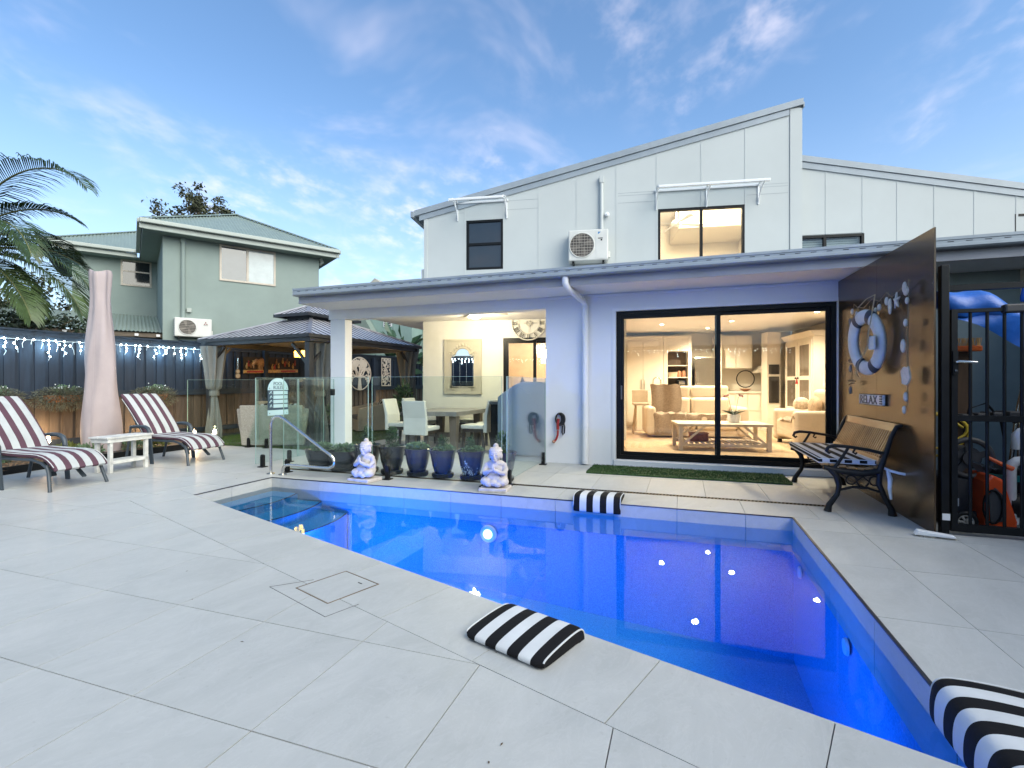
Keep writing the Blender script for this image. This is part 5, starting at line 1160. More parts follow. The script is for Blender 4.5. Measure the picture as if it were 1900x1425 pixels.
for k in range(3): MB().tube([(-.06+(.17+.03*k)*math.cos(R(a)), .04*k, .78-.03*k+(.11+.04*k)*math.sin(R(a))) for a in range(-100,101,18)],.011,7).build('hose_loop', YEL, t, smooth=60)
MB().tube([(-.1,.02,.9),(.02,.0,.84),(.08,.0,.79)],.011,7).build('hose_tail', YEL, t, smooth=60)
t = thing('hose_reel', 'dark grey hose reel standing behind the gate', 'hose reel', F(2.22,5.12,.56), -AF); RG = mat('reel_grey', (.045,.045,.048), .55)
MB().torus((0,-.06,0),.15,.022,'y',32,8).build('rim', RG, t, smooth=60); MB().cyl((0,-.05,0),(0,.16,0),.09,n=20).build('drum', RG, t, smooth=40)
for k in range(5): a = R(72*k+20); MB().bar((.05*math.cos(a),-.06,.05*math.sin(a)),(.14*math.cos(a),-.06,.14*math.sin(a)),.05,.012,up=(0,1,0)).build('spoke', RG, t)
MB().cyl((0,-.09,0),(0,-.05,0),.055,n=18).build('hub', RG, t, smooth=40); MB().bar((.0,-.09,-.02),(.16,-.09,-.08),.018,.014).build('crank', CHROME, t); MB().tube([(.10,-.08,.02),(.2,-.1,-.04),(.26,-.1,-.07)],[.012,.016,.02],8).build('nozzle', mat('orange_nozzle', (.70,.12,.03), .4), t, smooth=60)
t = thing('reel_stand_box', 'black crate under the hose reel', 'crate', F(2.16,5.14), -AF); MB().box(-.14,-.08,.02,.1,.3,.40).build('box_body', RG, t, bevel=.02); MB().box(-.09,-.083,.24,-.04,-.081,.285).build('sticker', TRIM, t); MB().box(-.075,-.083,.16,-.01,-.081,.225).build('sticker', TRIM, t)
ORG = mat('orange_shell', (.62,.07,.012), .35, coat=.2)
t = thing('pressure_washer', 'orange and black pressure washer on wheels behind the gate', 'pressure washer', F(2.30,4.98), -AF)
MB().prism([(-.06,.02),(.14,.02),(.145,.10),(.06,.42),(-.02,.46),(-.06,.40)], -.10, .18, lambda a,b,q: (a,q,b)).build('shell', ORG, t, bevel=.02, fix=True)
MB().prism([(-.03,.08),(.06,.10),(.05,.30),(.0,.36),(-.04,.30)], -.112, -.099, lambda a,b,q: (a,q,b)).build('front_cowl', RG, t, bevel=.01, fix=True); MB().tube([(-.02+.06*math.cos(R(a)),-.12,.21+.13*math.sin(R(a))) for a in range(0,360,24)],.008,6,closed=True).build('hose_ring', BLACKM, t, smooth=60)
MB().box(-.08,-.12,.0,.12,.2,.04).build('foot', RG, t, bevel=.008)
for y in (-.135,.21):
    wz = bpy.data.objects.new('wheel', None); C.objects.link(wz); wz.parent = t; wz.location = (-.20,y,.085)
    MB().torus((0,0,0),.066,.019,'y',24,8).build('tyre', BLACKM, wz, smooth=60); b = MB(); b.torus((0,-.006,0),.05,.008,'y',20,6); [b.bar((0,-.008,0),(.048*math.cos(R(60*k)),-.008,.048*math.sin(R(60*k))),.014,.014,up=(0,1,0)) for k in range(6)]; b.build('rim', mat('rim_grey', (.35,.34,.31), .45), wz)
MB().bar((-.20,-.13,.085),(-.20,.2,.085),.016,.016).build('axle', BLACKM, t); MB().bar((-.20,.03,.085),(-.06,.03,.12),.03,.03).build('chassis', RG, t)
PVC = mat('white_pvc', (.70,.71,.70), .35)
t = thing('pool_pump', 'black pool pump and filter with white pipes behind the gate', 'pool pump', F(2.62,5.25), -AF)
MB().lathe([(.10,0),(.14,.02),(.15,.30),(.12,.40),(.05,.43)],22,(-.05,.1,.05)).build('filter_tank', BLACKM, t, smooth=45); MB().lathe([(.152,.0),(.152,.05)],22,(-.05,.1,.36)).build('filter_band', mat('teal_band', (.02,.20,.20), .4), t, smooth=45)
MB().cyl((.02,-.05,.17),(.40,-.05,.17),.085,n=18).build('motor', mat('teal_motor', (.02,.12,.12), .4), t, smooth=40); MB().cyl((-.10,-.05,.17),(.019,-.05,.17),.10,n=18).build('pump_housing', BLACKM, t, smooth=40)
MB().tube([(-.09,-.1,.04),(-.09,-.1,.47),(-.08,-.1,.515),(-.05,-.1,.54),(.0,-.1,.545),(.4,-.1,.55)],.036,12).build('pipe', PVC, t, smooth=60); MB().tube([(.02,.05,.62),(.02,.05,.74),(.05,.05,.77),(.1,.05,.78),(.4,.05,.79)],.032,12).build('pipe', PVC, t, smooth=60)
MB().cyl((-.09,-.1,.03),(-.09,-.1,.08),.05,n=14).build('pipe_collar', PVC, t, smooth=40); MB().tube([(-.3,.2,.55),(-.22,.22,.95),(-.1,.22,1.0),(.0,.22,.85),(.03,.22,.65)],.010,7).build('cable', BLACKM, t, smooth=60)
for k in range(4): MB().box(-.28+.11*k,.2,.86,-.19+.11*k,.42,.90+.01*k).build('shelf_clutter', RG, t, bevel=.01)
t = thing('hand_brush', 'white scrubbing brush lying at the foot of the black screen', 'brush', F(1.80,4.60), -AF-8); MB().prism([(-.10,.05),(.12,.03),(.13,.012),(-.12,.012)],-.03,.03,lambda a,b,q:(a,q,b)).build('brush_back', TRIM, t, bevel=.006, fix=True); b = MB()
for i in range(140): x, y = random.uniform(-.12,.13), random.uniform(-.03,.03); b.cyl((x,y,.012),(x+random.uniform(-.01,.01),y+random.uniform(-.015,.005),.001),.002,n=3)
b.build('bristles', mat('pale_bristle', (.5,.47,.40), .8), t, kind='stuff')
# ================================================================ left side: loungers, table, umbrella, planting bed, fence
SLATE = mat('slate_powdercoat', (.045,.06,.075), .42, var=.1); 
PUR = striped('plum_white_canvas', [(0,(.105,.055,.075)),(.46,(.46,.485,.485))], .1425, 1, .23, bump=.25)
def lounger(p, rz, label):
    t = thing('sun_lounger', label, 'sun lounger', (*p,0), rz, 'striped sun loungers beside the fence')
    for s in (-1,1):
        y = s*.285
        MB().tube([(-.03,y*1.06,.0),(-.09,y*.96,.20),(-.13,y*.93,.275)],.018,8).build('front_leg', SLATE, t, smooth=60)
        MB().tube([(-.10,y*.93,.235),(-.20,y*.93,.30),(-.34,y*.93,.335),(-.9,y*.93,.335)],.016,8).build('side_rail', SLATE, t, smooth=60)
        a = MB(); ya = s*.335
        for z0, z1, x0, x1 in ((0,.42,-.685,-.735),): a.add([(x0-.03,ya-.009,z0),(x0+.03,ya-.009,z0),(x0+.03,ya+.009,z0),(x0-.03,ya+.009,z0),(x1-.026,ya-.009,z1),(x1+.034,ya-.009,z1),(x1+.034,ya+.009,z1),(x1-.026,ya+.009,z1)],[(3,2,1,0),(4,5,6,7),(0,1,5,4),(1,2,6,5),(2,3,7,6),(3,0,4,7)])
        a.tube([(-.728,ya,.41),(-.735,ya,.47),(-.765,ya,.515),(-.82,ya,.54),(-.92,ya,.545),(-1.14,ya*.94,.53)],[.027,.028,.028,.027,.024,.02],8); a.build('arm', SLATE, t, smooth=50)
        MB().tube([(-1.14,ya*.94,.53),(-1.20,ya*.9,.30),(-1.27,ya*.88,0)],.018,8).build('rear_leg', SLATE, t, smooth=60)
        MB().tube([(-.86,y*.93,.335),(-1.10,y*.93,.60),(-1.34,y*.93,.93)],.015,8).build('back_rail', SLATE, t, smooth=60)
    for x, z in ((-.11,.225),(-.90,.33)): MB().bar((x,-.26,z),(x,.26,z),.03,.03).build('cross_bar', SLATE, t)
    MB().bar((-.42,-.05,.30),(-.34,-.05,.12),.05,.02).build('ratchet_arm', SLATE, t); MB().bar((-.34,.1,.30),(-.10,.1,.10),.04,.02).build('ratchet_arm', SLATE, t)
    c = thing('lounger_cushion', label.replace('sun lounger','cushion').replace('leftmost','leftmost plum striped') if False else 'plum and white striped cushion on the ' + ('left' if 'left' in label else 'right') + ' sun lounger', 'cushion', (*p,0), rz, 'plum striped lounger cushions')
    def strip(name, path, W_, th, nx):
        n = len(path); b = MB(); prof = []
        for i, (x, z) in enumerate(path):
            x0, z0 = path[max(0,i-1)]; x1, z1 = path[min(n-1,i+1)]; L = math.hypot(x1-x0,z1-z0); prof.append((x,z,-(z1-z0)/L,(x1-x0)/L))
        N2 = 14; vs = []
        for i, (x,z,nxx,nz) in enumerate(prof):
            e = min(i, n-1-i); kt = 1 if e >= 2 else (.55,.9)[e]
            for j in range(N2):
                a = 2*math.pi*j/N2; ca, sa = math.cos(a), math.sin(a); yy = W_/2*(abs(ca)**.25)*(1 if ca >= 0 else -1); hh = th/2*(abs(sa)**.6)*(1 if sa >= 0 else -1)*kt
                puff = .008*math.sin(i*.9)*(.5+.5*math.cos(yy*9))
                vs.append((x-nxx*(hh+puff*(sa>0))*-1 if False else x+nxx*(hh+puff*(sa > 0)), yy, z+nz*(hh+puff*(sa > 0))))
        fs = [(i*N2+j, i*N2+(j+1)%N2, (i+1)*N2+(j+1)%N2, (i+1)*N2+j) for i in range(n-1) for j in range(N2)] + [tuple(range(N2))[::-1], tuple((n-1)*N2+j for j in range(N2))]
        b.add(vs, fs); b.build(name, PUR, c, smooth=70, fix=True)
        for s in (-1,1): MB().tube([(x+a_*th*.30, s*W_*.498, z+b_*th*.30) for x,z,a_,b_ in prof[1:-1]],.0045,5).build('piping', PIPE_, c, smooth=60)
    strip('seat_pad', [(.005,.225),(-.02,.25),(-.06,.29),(-.11,.328),(-.17,.355),(-.25,.372),(-.34,.378),(-.45,.378),(-.56,.380),(-.67,.384),(-.78,.388),(-.86,.390),(-.89,.392)][::-1], .565, .062, 0)
    strip('back_pad', [(-.885+.515*(i/11)*-1, .405+.60*(i/11)+.03*math.sin(math.pi*i/11)) for i in range(12)], .565, .075, 0)
    return t
lounger((-4.52,7.375), -17, 'right sun lounger with raised back behind the white side table')
lounger((-4.884,5.626), -13, 'left sun lounger with raised back cut by the picture edge')
# side table
t = thing('side_table', 'chipped white timber side table between the loungers', 'side table', (-5.31,6.75,0), 78)
CHIP = mat('chipped_white', (.60,.60,.57), .65, var=.14, vs=10, bump=.2)
for sx in (-1,1):
    for sy in (-1,1): MB().box(sx*.25-.022,sy*.105-.022,0,sx*.25+.022,sy*.105+.022,.43).build('leg', CHIP, t, bevel=.004)
for i in range(2): MB().box(-.33,-.155+i*.156,.452,.33,-.001+i*.156,.476).build('top_plank', CHIP, t, bevel=.004)
MB().box(-.31,-.14,.40,.31,.14,.451).build('apron', CHIP, t, bevel=.003); MB().box(-.27,-.127,.115,.27,.127,.155).build('shelf', CHIP, t, bevel=.003)
# covered umbrella
t = thing('covered_umbrella', 'closed umbrella in a tall pale pink cover', 'umbrella', (-6.86,8.26,0), 0)
PINK = mat('pale_pink_cover', (.42,.352,.35), .8, var=.07, vs=3, bump=.6, bs=7, stretch=(1,1,.6))
def ucov(u, v):
    a = 2*math.pi*u; z = .06+2.99*v; r0 = .285*(1-v)**1.1+.165 if v > .42 else .285-.0*v
    r0 = .140+.115*(1-min(1,max(0,(v-.1)/.75)))**1.0 + .010*math.sin(14*v)
    w = 1+.10*math.sin(3*a+5*v)+.05*math.sin(7*a-9*v)*(.4+v)
    if v > .985: r0 *= .92
    return (r0*math.cos(a)*w+.02*math.sin(4*v), r0*math.sin(a)*w, z+(.03*math.sin(2*a+1) if v > .95 else 0))
b = MB(); b.grid(40,60,ucov,closed_u=True); k = len(b.v); b.v += [(0,0,3.0)]; b.f += [(59*40+i, 59*40+(i+1)%40, k) for i in range(40)]; b.build('cover', PINK, t, smooth=60)
MB().tube([(.105*math.cos(-1.2)+.0+.16*(1-v)*.75*math.cos(-1.2)+.06*math.cos(-1.2), (.165+.125*(1-min(1,max(0,(v-.1)/.75))))*math.sin(-1.2)*1.12, .1+2.9*v) for v in [i/24 for i in range(25)]],.004,5).build('seam', PINK, t, smooth=60)
MB().box(-.36,-.36,.002,.36,.36,.06).build('weighted_base', mat('base_grey', (.06,.065,.07), .6), t, bevel=.02)
# planting bed with edging, mulch and low plants
t = thing('planting_bed', 'mulched planting bed with black edging along the fence', 'garden bed', (0,0,0), 0)
be = [Vector((-9.2,3.2,0)), Vector((-6.53,6.34,0)), Vector((-6.35,7.35,0)), Vector((-5.87,8.88,0))]
for a, b_ in zip(be, be[1:]): MB().bar(a+Vector((0,0,.05)), b_+Vector((0,0,.05)), .03, .10).build('edging', BLACKM, t)
fa, fb_ = G(-10.60,2.0), G(-10.60,7.0)
MB().prism([(p.x,p.y) for p in be]+[(fb_.x,fb_.y),(fa.x,fa.y)], -.02, .045, lambda a,b,q:(a,b,q)).build('soil', SOIL, t, fix=True)
MUL = mat('bark_mulch', (.20,.12,.06), .9, var=.5, vs=15); b = MB()
for _ in range(3200):
    y = random.uniform(4.0,9.0); xe = -6.45 if y < 7.35 else -6.45+(y-7.35)*.35
    if y < 6.3: xe = -9.2+(y-3.2)*.86
    x = xe - abs(random.gauss(0,.45))-.04; q = Vector((x,y,0)); gx = q.x*math.cos(R(AG))-q.y*math.sin(R(AG))
    if gx < -10.5: continue
    a = random.uniform(0,6.28); l = random.uniform(.015,.04); z = .05+random.random()*.012; c_, s_ = math.cos(a)*l, math.sin(a)*l
    b.add([(x-c_,y-s_,z),(x+s_*.4,y-c_*.4,z+.004),(x+c_,y+s_,z+random.uniform(0,.012)),(x-s_*.4,y+c_*.4,z)],[(0,1,2,3)])
b.build('mulch', MUL, t, kind='stuff')
for i, (x, y) in enumerate(((-6.9,7.5),(-6.75,7.9),(-6.5,8.5),(-6.3,8.8),(-7.3,7.0),(-7.6,6.4),(-7.1,7.9),(-8.2,5.9))):
    p_ = thing('ground_plant', ['low green ground plant behind the side table, nearest the umbrella','low green ground plant under the right lounger','low green ground plant below the right lounger foot','low green ground plant at the end of the bed by the curtain','low yellow green plant left of the umbrella','low yellow green plant behind the left lounger arm','low green ground plant between umbrella and fence','low yellow green plant behind the left lounger'][i], 'plant', (x,y,.045), 40*i, 'low plants in the fence bed')
    f = MB(); bush(f,(0,0,.07),.17,.17,.09,260,.07,.03,.5); f.build('foliage', LEAFL if i % 3 else mat('lime_leaf', (.13,.15,.03), .6, var=.4, vs=9), p_)
# ---- side fence: each paling its own mesh
FEN = wood('fence_stain', (.006,.012,.024), (.013,.025,.045), 'z', .7, 1.4, rnd=.18); FENR = wood('fence_rail_stain', (.006,.012,.022), (.013,.024,.040), 'y', .65, 1.2)
FENB = wood('brown_fence_timber', (.045,.033,.025), (.10,.075,.055), 'z', .8, 1.4, rnd=.22); zy = lambda y: .008*(y-3.8)
fence = thing('side_fence', 'tall dark stained lapped paling fence on the left', 'fence', G(-10.62,0), -AG)
y = 1.2; i = 0; cache = {}
while y < 15.3:
    zt = 2.0 + .008*(y-3.8); key = ('f', round(zt,2))
    for kind, off, wd_, xx in (('f',0,.135,-.002),('b',.125,.075,-.024)):
        kk = (kind, round(zt,2), i % 4)
        for lvl, za, zb_, mm in (('u',.98+zy(y),zt,FEN),('l',.05,.975+zy(y),FENB)):  # upper part of each paling dark blue, lower part brown
            k2 = kk + (lvl,)
            if k2 not in cache: cache[k2] = MB().box(xx-.018,0,za,xx,wd_,zb_).mesh('paling', mm)
            o = bpy.data.objects.new('paling', cache[k2]); C.objects.link(o); o.parent = fence; o.location = (random.uniform(-.003,.003), y+off+random.uniform(-.004,.004), random.uniform(-.006,.004))
    y += .19; i += 1
zy = lambda y: .008*(y-3.8)
for z0, z1, x0, x1, nm in ((1.955,2.045,.0,.035,'capping_board'),(1.90,1.955,.0,.02,'upper_rail'),(.925,1.045,.0,.045,'middle_rail'),(.12,.22,.0,.035,'lower_rail')):
    for a in (1.2,3.6,6.0,8.4,10.8,13.2):
        b_ = a+2.396; MB().add([(x0,a,z0+zy(a)),(x1,a,z0+zy(a)),(x1,a,z1+zy(a)),(x0,a,z1+zy(a)),(x0,b_,z0+zy(b_)),(x1,b_,z0+zy(b_)),(x1,b_,z1+zy(b_)),(x0,b_,z1+zy(b_))],[(0,1,2,3),(7,6,5,4),(0,4,5,1),(1,5,6,2),(2,6,7,3),(3,7,4,0)]).build(nm, FENR, fence, fix=True)
MB().box(-.06,1.2,2.047,.06,6.6,2.075).build('fence_cap', FENR, fence); MB().box(-.06,6.604,2.075,.06,15.3,2.10).build('fence_cap', FENR, fence)
for yy in (8.6,11.2,12.6,14.2): MB().box(.046,yy-.05,0,.13,yy+.05,2.02).build('fence_post', FEN, fence)
# ---- icicle lights
BULB = emis('led_cool', (.75,.95,1.0), 16.); BULB.cycles.emission_sampling = 'NONE'
t = thing('icicle_lights', 'string of cool white icicle lights along the fence top', 'string lights', G(-10.62,0), -AG)
WIRE = mat('white_wire', (.6,.62,.62), .5)
top_ = [(.075, 3.0+.1*k, 1.905+zy(3.0+.1*k)-.012*abs(math.sin(k*.7))) for k in range(46)]
MB().tube(top_,.004,4).build('lead_wire', WIRE, t, kind='stuff')
bm_ = MB().sph((0,0,0),(.011,.011,.015),7,5).mesh('bulb', BULB)
y = 3.05; rs = random.Random(4)
while y < 7.45:
    L = rs.choice([.08,.14,.22,.34,.18,.27]); z = 1.90+zy(y); px, py = .078, y; pts_ = [(px,py,z)]; n = max(2,int(L/.06))
    for k in range(1,n+1): pts_.append((px+rs.uniform(-.005,.01), py+rs.uniform(-.03,.03), z-L*k/n))
    MB().tube(pts_,.003,4).build('drop_wire', WIRE, t)
    for q in pts_[:-1] if n > 2 else pts_[:1]:
        if rs.random() < .9: o = bpy.data.objects.new('bulb', bm_); C.objects.link(o); o.parent = t; o.location = (q[0]+.012, q[1]+rs.uniform(-.025,.025), q[2])
    y += rs.uniform(.08,.15)
for k in range(8): lamp('led_glow', 'POINT', (.13,3.2+.6*k,1.80), 3.0, (.42,.75,1.0), .01, t)
# ---- trailing wall baskets
HEB = mat('heather_leaf', (.10,.105,.075), .8, var=.5, vs=20); TERR = mat('terracotta_trough', (.32,.13,.05), .8, var=.2)
for yy, lab in ((4.55,'trailing plant in a fence trough left of the covered umbrella'),(6.0,'trailing plant in a fence trough behind the right lounger'),(3.62,'flowering plant in a fence trough at the left picture edge')):
    t = thing('wall_planter', lab, 'planter', G(-10.57,yy,.86), -AG, 'planted troughs hung on the fence')
    MB().add([(.01,-.20,0),(.14,-.20,0),(.14,.20,0),(.01,.20,0),(.0,-.24,.12),(.18,-.24,.12),(.18,.24,.12),(.0,.24,.12)],[(3,2,1,0),(4,5,6,7),(0,1,5,4),(1,2,6,5),(2,3,7,6),(3,0,4,7)]).build('trough', TERR, t)
    f = MB(); bush(f,(.12,0,.13),.20,.42,.12,1800,.05,.012,-.1); bush(f,(.14,0,.02),.15,.44,.15,1100,.055,.010,-.6); f.build('trailing_foliage', HEB, t); f = MB(); bush(f,(.12,.03,.20),.12,.22,.09,300,.035,.02,.4); f.build('upright_foliage', LEAFL, t)
    f = MB(); [f.sph((.12+random.gauss(0,.06),.03+random.gauss(0,.10),.27+random.gauss(0,.02)),.010,5,4) for _ in range(14)]; f.build('blossoms', mat('white_bloom', (.7,.72,.7), .6), t, kind='stuff')
# ---- garden lamps at the foot of the fence
def spike(p, label, e=3.0, col=(1.0,.62,.28)):
    t = thing('garden_lamp', label, 'garden lamp', p, 0, 'small garden spike lamps')
    MB().cyl((0,0,0),(0,0,.16),.008,n=6).build('spike', BLACKM, t); MB().lathe([(.022,.16),(.034,.18),(.03,.26),(.014,.275)],12).build('lamp_glass', emis('spike_glow', (1,.85,.6), 22.) if 'spike_glow' not in MATS else MATS['spike_glow'], t, smooth=50); MB().lathe([(.03,.275),(.03,.285),(.01,.30)],12).build('cap', BLACKM, t)
    lamp('spike_light', 'POINT', (0,0,.32), e, col, .01, t)
spike((-6.0,9.35,.02),'garden lamp on the ground beside the gazebo curtain',5.0)
spike(tuple(G(-10.35,4.3,.04)),'garden lamp in the bed behind the left lounger',6.0); spike(tuple(G(-10.3,5.9,.04)),'garden lamp in the bed behind the side table',6.0)
spike((-2.72,12.45,.02),'garden lamp on the lawn left of the dining table',5.0); spike(tuple(G(-7.9,11.6,.02)),'garden lamp on the lawn by the far wicker armchair',5.0); spike(tuple(G(-10.2,12.9,.02)),'garden lamp below the far fence panels',7.0)
# ================================================================ gazebo and lawn
GZ = mat('gazebo_metal', (.040,.043,.05), .40, var=.12, metal=.2); GRF = mat('gazebo_roof_sheet', (.60,.60,.64), .32, metal=.35, var=.06); GRIB = mat('gazebo_rib', (.03,.03,.036), .4, metal=.3)
t = thing('gazebo', 'dark metal gazebo with two tier ribbed roof', 'gazebo', G(-8.80,8.63), -AG); gz = t
hx, hy = 1.58, 1.80
for sx in (-1,1):
    for sy in (-1,1):
        MB().box(sx*(hx-.16)-.06,sy*(hy-.16)-.06,.0,sx*(hx-.16)+.06,sy*(hy-.16)+.06,1.98).build('post', GZ, t, bevel=.006)
        MB().bar((sx*(hx-.20),sy*(hy-.16),1.55),(sx*(hx-.60),sy*(hy-.16),1.96),.05,.05).build('brace', GZ, t); MB().bar((sx*(hx-.16),sy*(hy-.20),1.55),(sx*(hx-.16),sy*(hy-.60),1.96),.05,.05).build('brace', GZ, t)
for sy in (-1,1): MB().box(-hx+.02,sy*(hy-.10)-.05,1.98,hx-.02,sy*(hy-.10)+.05,2.09).build('eave_beam', GZ, t, bevel=.008)
for sx in (-1,1): MB().box(sx*(hx-.10)-.05,-hy+.151,1.981,sx*(hx-.10)+.05,hy-.151,2.091).build('eave_beam', GZ, t, bevel=.008)
def tier(name, ex, ey, z0, ix, iy, z1, pitch):
    """hipped tier from eave rectangle to an inner rectangle, with raised ribs running down the slope"""
    rf = MB(); E = [(-ex,-ey,z0),(ex,-ey,z0),(ex,ey,z0),(-ex,ey,z0)]; I = [(-ix,-iy,z1),(ix,-iy,z1),(ix,iy,z1),(-ix,iy,z1)]
    rf.add(E+I+[(a,b,c-.012) for a,b,c in E+I], [(0,1,5,4),(1,2,6,5),(2,3,7,6),(3,0,4,7),(4,5,6,7),(9,8,12,13),(10,9,13,14),(11,10,14,15),(8,11,15,12),(0,8,9,1),(1,9,10,2),(2,10,11,3),(3,11,8,0)])
    ro = rf.build(name, GRF, t, fix=True)
    for side in range(4):
        L = ex if side % 2 == 0 else ey; D = (ey, ex)[side % 2]; iL = (ix, iy)[side % 2]; iD = (iy, ix)[side % 2]
        n = int(2*L/pitch); 
        for k in range(1, n):
            a = -L + 2*L*k/n; s = 1.0 if abs(a) <= iL else (L-abs(a))/(L-iL)
            if s < .06: continue
            d1 = D+(iD-D)*s; zt = z0+(z1-z0)*s
            P = lambda aa, dd, zz: [(aa,-dd,zz),(dd,aa,zz),(-aa,dd,zz),(-dd,-aa,zz)][side]
            MB().bar(P(a,D,z0+.004),P(a,d1-.0,zt+.004),.030,.008).build('roof_rib', GRIB, ro)
    for (e0, i0) in zip(E, I): MB().bar(Vector(e0)+Vector((0,0,.014)),Vector(i0)+Vector((0,0,.014)),.07,.03).build('hip_cap', mat('hip_cap_light', (.36,.35,.38), .3, metal=.6), ro)
    MB().box(-ex-.02,-ey-.02,z0-.05,ex+.02,-ey+.03,z0+.012).build('eave_trim', GZ, ro); MB().box(-ex-.02,ey-.03,z0-.05,ex+.02,ey+.02,z0+.012).build('eave_trim', GZ, ro); MB().box(-ex-.02,-ey+.031,z0-.05,-ex+.03,ey-.031,z0+.012).build('eave_trim', GZ, ro); MB().box(ex-.03,-ey+.031,z0-.05,ex+.02,ey-.031,z0+.012).build('eave_trim', GZ, ro)
tier('lower_roof', hx, hy, 2.11, .38, .60, 2.60, .175)
tier('upper_roof', .50, .80, 2.70, .04, .34, 2.93, .13)
MB().box(-.36,-.58,2.60,.36,.58,2.69).build('vent_ring', GZ, t)
# curtains, gathered and tied
CURT = mat('grey_curtain', (.16,.17,.165), .85, var=.1, vs=4)
def curtain(x, y, label, sw):
    c = thing('gazebo_curtain', label, 'curtain', G(-8.80+x,8.63+y), -AG, 'tied grey gazebo curtains')
    def fn(u, v):
        z = 1.97-1.93*v; w = .17+.17*max(0,1-v*1.9)**1.3 if v < .52 else .075+.12*min(1,(v-.52)*2.6); 
        if .48 < v < .56: w = .075
        a = 2*math.pi*u; q = 1+.22*math.sin(9*a+3*v)+.1*math.sin(5*a)
        return (sw*(.22*max(0,1-v*2))*0+w*math.cos(a)*q*.75, w*math.sin(a)*q*.6, z)
    MB().grid(54,36,fn,closed_u=True).build('drape', CURT, c, smooth=60); MB().lathe([(.095,0),(.10,.03),(.095,.11)],16,(0,0,.93)).build('tie_band', CURT, c, smooth=50)
curtain(-1.33,-1.62,'grey curtain tied back at the left front gazebo post',1); curtain(1.30,-1.25,'grey curtain tied back beside the near gazebo post',-1); curtain(1.33,1.55,'grey curtain tied back at the far right gazebo post',-1)
# amber lantern cluster
t = thing('amber_lantern', 'cluster of glowing amber glass shades hanging in the gazebo', 'lantern', G(-8.72,8.3,1.86), -AG)
AMB = emis('amber_glass', (1.0,.52,.06), 5.5)
MB().torus((0,0,.06),.30,.01,'z',28,6).build('hoop', GZ, t, smooth=60); MB().cyl((0,0,.06),(0,0,.7),.008,n=6).build('rod', GZ, t)
for k in range(3): MB().bar((0,0,.06),(.30*math.cos(R(120*k)),.30*math.sin(R(120*k)),.06),.008,.008).build('spoke', GZ, t)
for k in range(10): a = R(36*k); MB().lathe([(.035,-.08),(.045,-.07),(.05,.05),(.04,.05)],10,(.30*math.cos(a),.30*math.sin(a),0)).build('shade', AMB, t, smooth=40)
lamp('amber_lamp', 'POINT', (0,0,-.15), 9, (1.0,.5,.12), .02, t)
# wicker seats
WICK = mat('pale_wicker', (.36,.33,.27), .8, var=.2, vs=60, bump=.6, bs=140); SC = striped('outdoor_stripe', [(0,(.012,.012,.013)),(.5,(.46,.45,.42))], .13, 0, .2); GREYC = mat('grey_seat', (.10,.11,.12), .8)
def wicker(p, rz, label, w=.62):
    t = thing('wicker_armchair' if w < .5 else 'wicker_loveseat', label, 'wicker chair', p, rz, 'wicker seats round the gazebo')
    b = MB()          # flared shell: back and arms in one curved wall
    def fn(u, v):
        a = R(-205+230*u) ; z = .04+ (.74 if .25 < u < .75 else .62)*v - .0; fl = 1+.16*v**2
        q = max(abs(math.cos(a)),1e-3); rx, ry = w*fl, .40*fl
        e = (abs(math.cos(a))**4+abs(math.sin(a))**4)**-.25
        return (rx*e*math.cos(a), -ry*e*math.sin(a)*-1, z)
    pass
    # rectangular flared walls
    def wall(x0,y0,x1,y1,h0,h1,nx,ny):
        mb = MB(); fl = .09; pts = []
        for z, k in ((.03,0),(.3,.25),(.55,.6),(1.,1.)):
            pts.append([(x0+nx*fl*k,y0+ny*fl*k,.03+(h0-.03)*(z if z > .05 else 0)),(x1+nx*fl*k,y1+ny*fl*k,.03+(h1-.03)*(z if z > .05 else 0))])
        vs = [q for r_ in pts for q in r_]; n_ = len(vs); vs2 = [(a-nx*.09,b_-ny*.09,c) for a,b_,c in vs]
        fs = [(2*i,2*i+1,2*i+3,2*i+2) for i in range(3)] + [(n_+2*i+2,n_+2*i+3,n_+2*i+1,n_+2*i) for i in range(3)] + [(6,7,n_+7,n_+6),(0,n_,n_+1,1)] + [(2*i+2,2*i,n_+2*i,n_+2*i+2) for i in range(-0,3)] + [(2*i+1,2*i+3,n_+2*i+3,n_+2*i+1) for i in range(3)]
        mb.add(vs+vs2, fs); return mb
    wall(-w,.36,w,.36,.78,.78,0,1).build('back_shell', WICK, t, fix=True, bevel=.02); wall(-w,-.36,-w,.36,.58,.72,-1,0).build('arm_shell', WICK, t, fix=True, bevel=.02); wall(w,-.36,w,.36,.58,.72,1,0).build('arm_shell', WICK, t, fix=True, bevel=.02)
    MB().box(-w+.09,-.36,.03,w-.09,.27,.30).build('seat_base', WICK, t); MB().box(-w+.095,-.37,.301,w-.095,.25,.41).build('seat_cushion', GREYC, t, bevel=.03, seg=3)
    return t
wicker((-4.50,9.60,0), 185, 'pale wicker loveseat with its back to the glass fence', .56)
wicker((-3.62,12.55,0), -62, 'pale wicker armchair right of the white post on the lawn', .40)
wicker((-5.35,11.6,0), 60, 'pale wicker armchair deep inside the gazebo', .40)
for p, rz, lab in (((-3.50,12.62,.40),-62,'striped black and cream cushion on the far wicker armchair'),((-4.12,9.75,.42),150,'striped black and white cushion on the wicker loveseat'),((-4.75,9.7,.42),190,'pale striped cushion at the left of the wicker loveseat')):
    c = thing('scatter_cushion', lab, 'cushion', p, rz, 'striped cushions on the wicker seats'); o = MB().sph((0,.10,.20),(.24,.08,.22),18,10).build('pad', SC, c, smooth=60); o.rotation_euler = (R(-14),0,0)
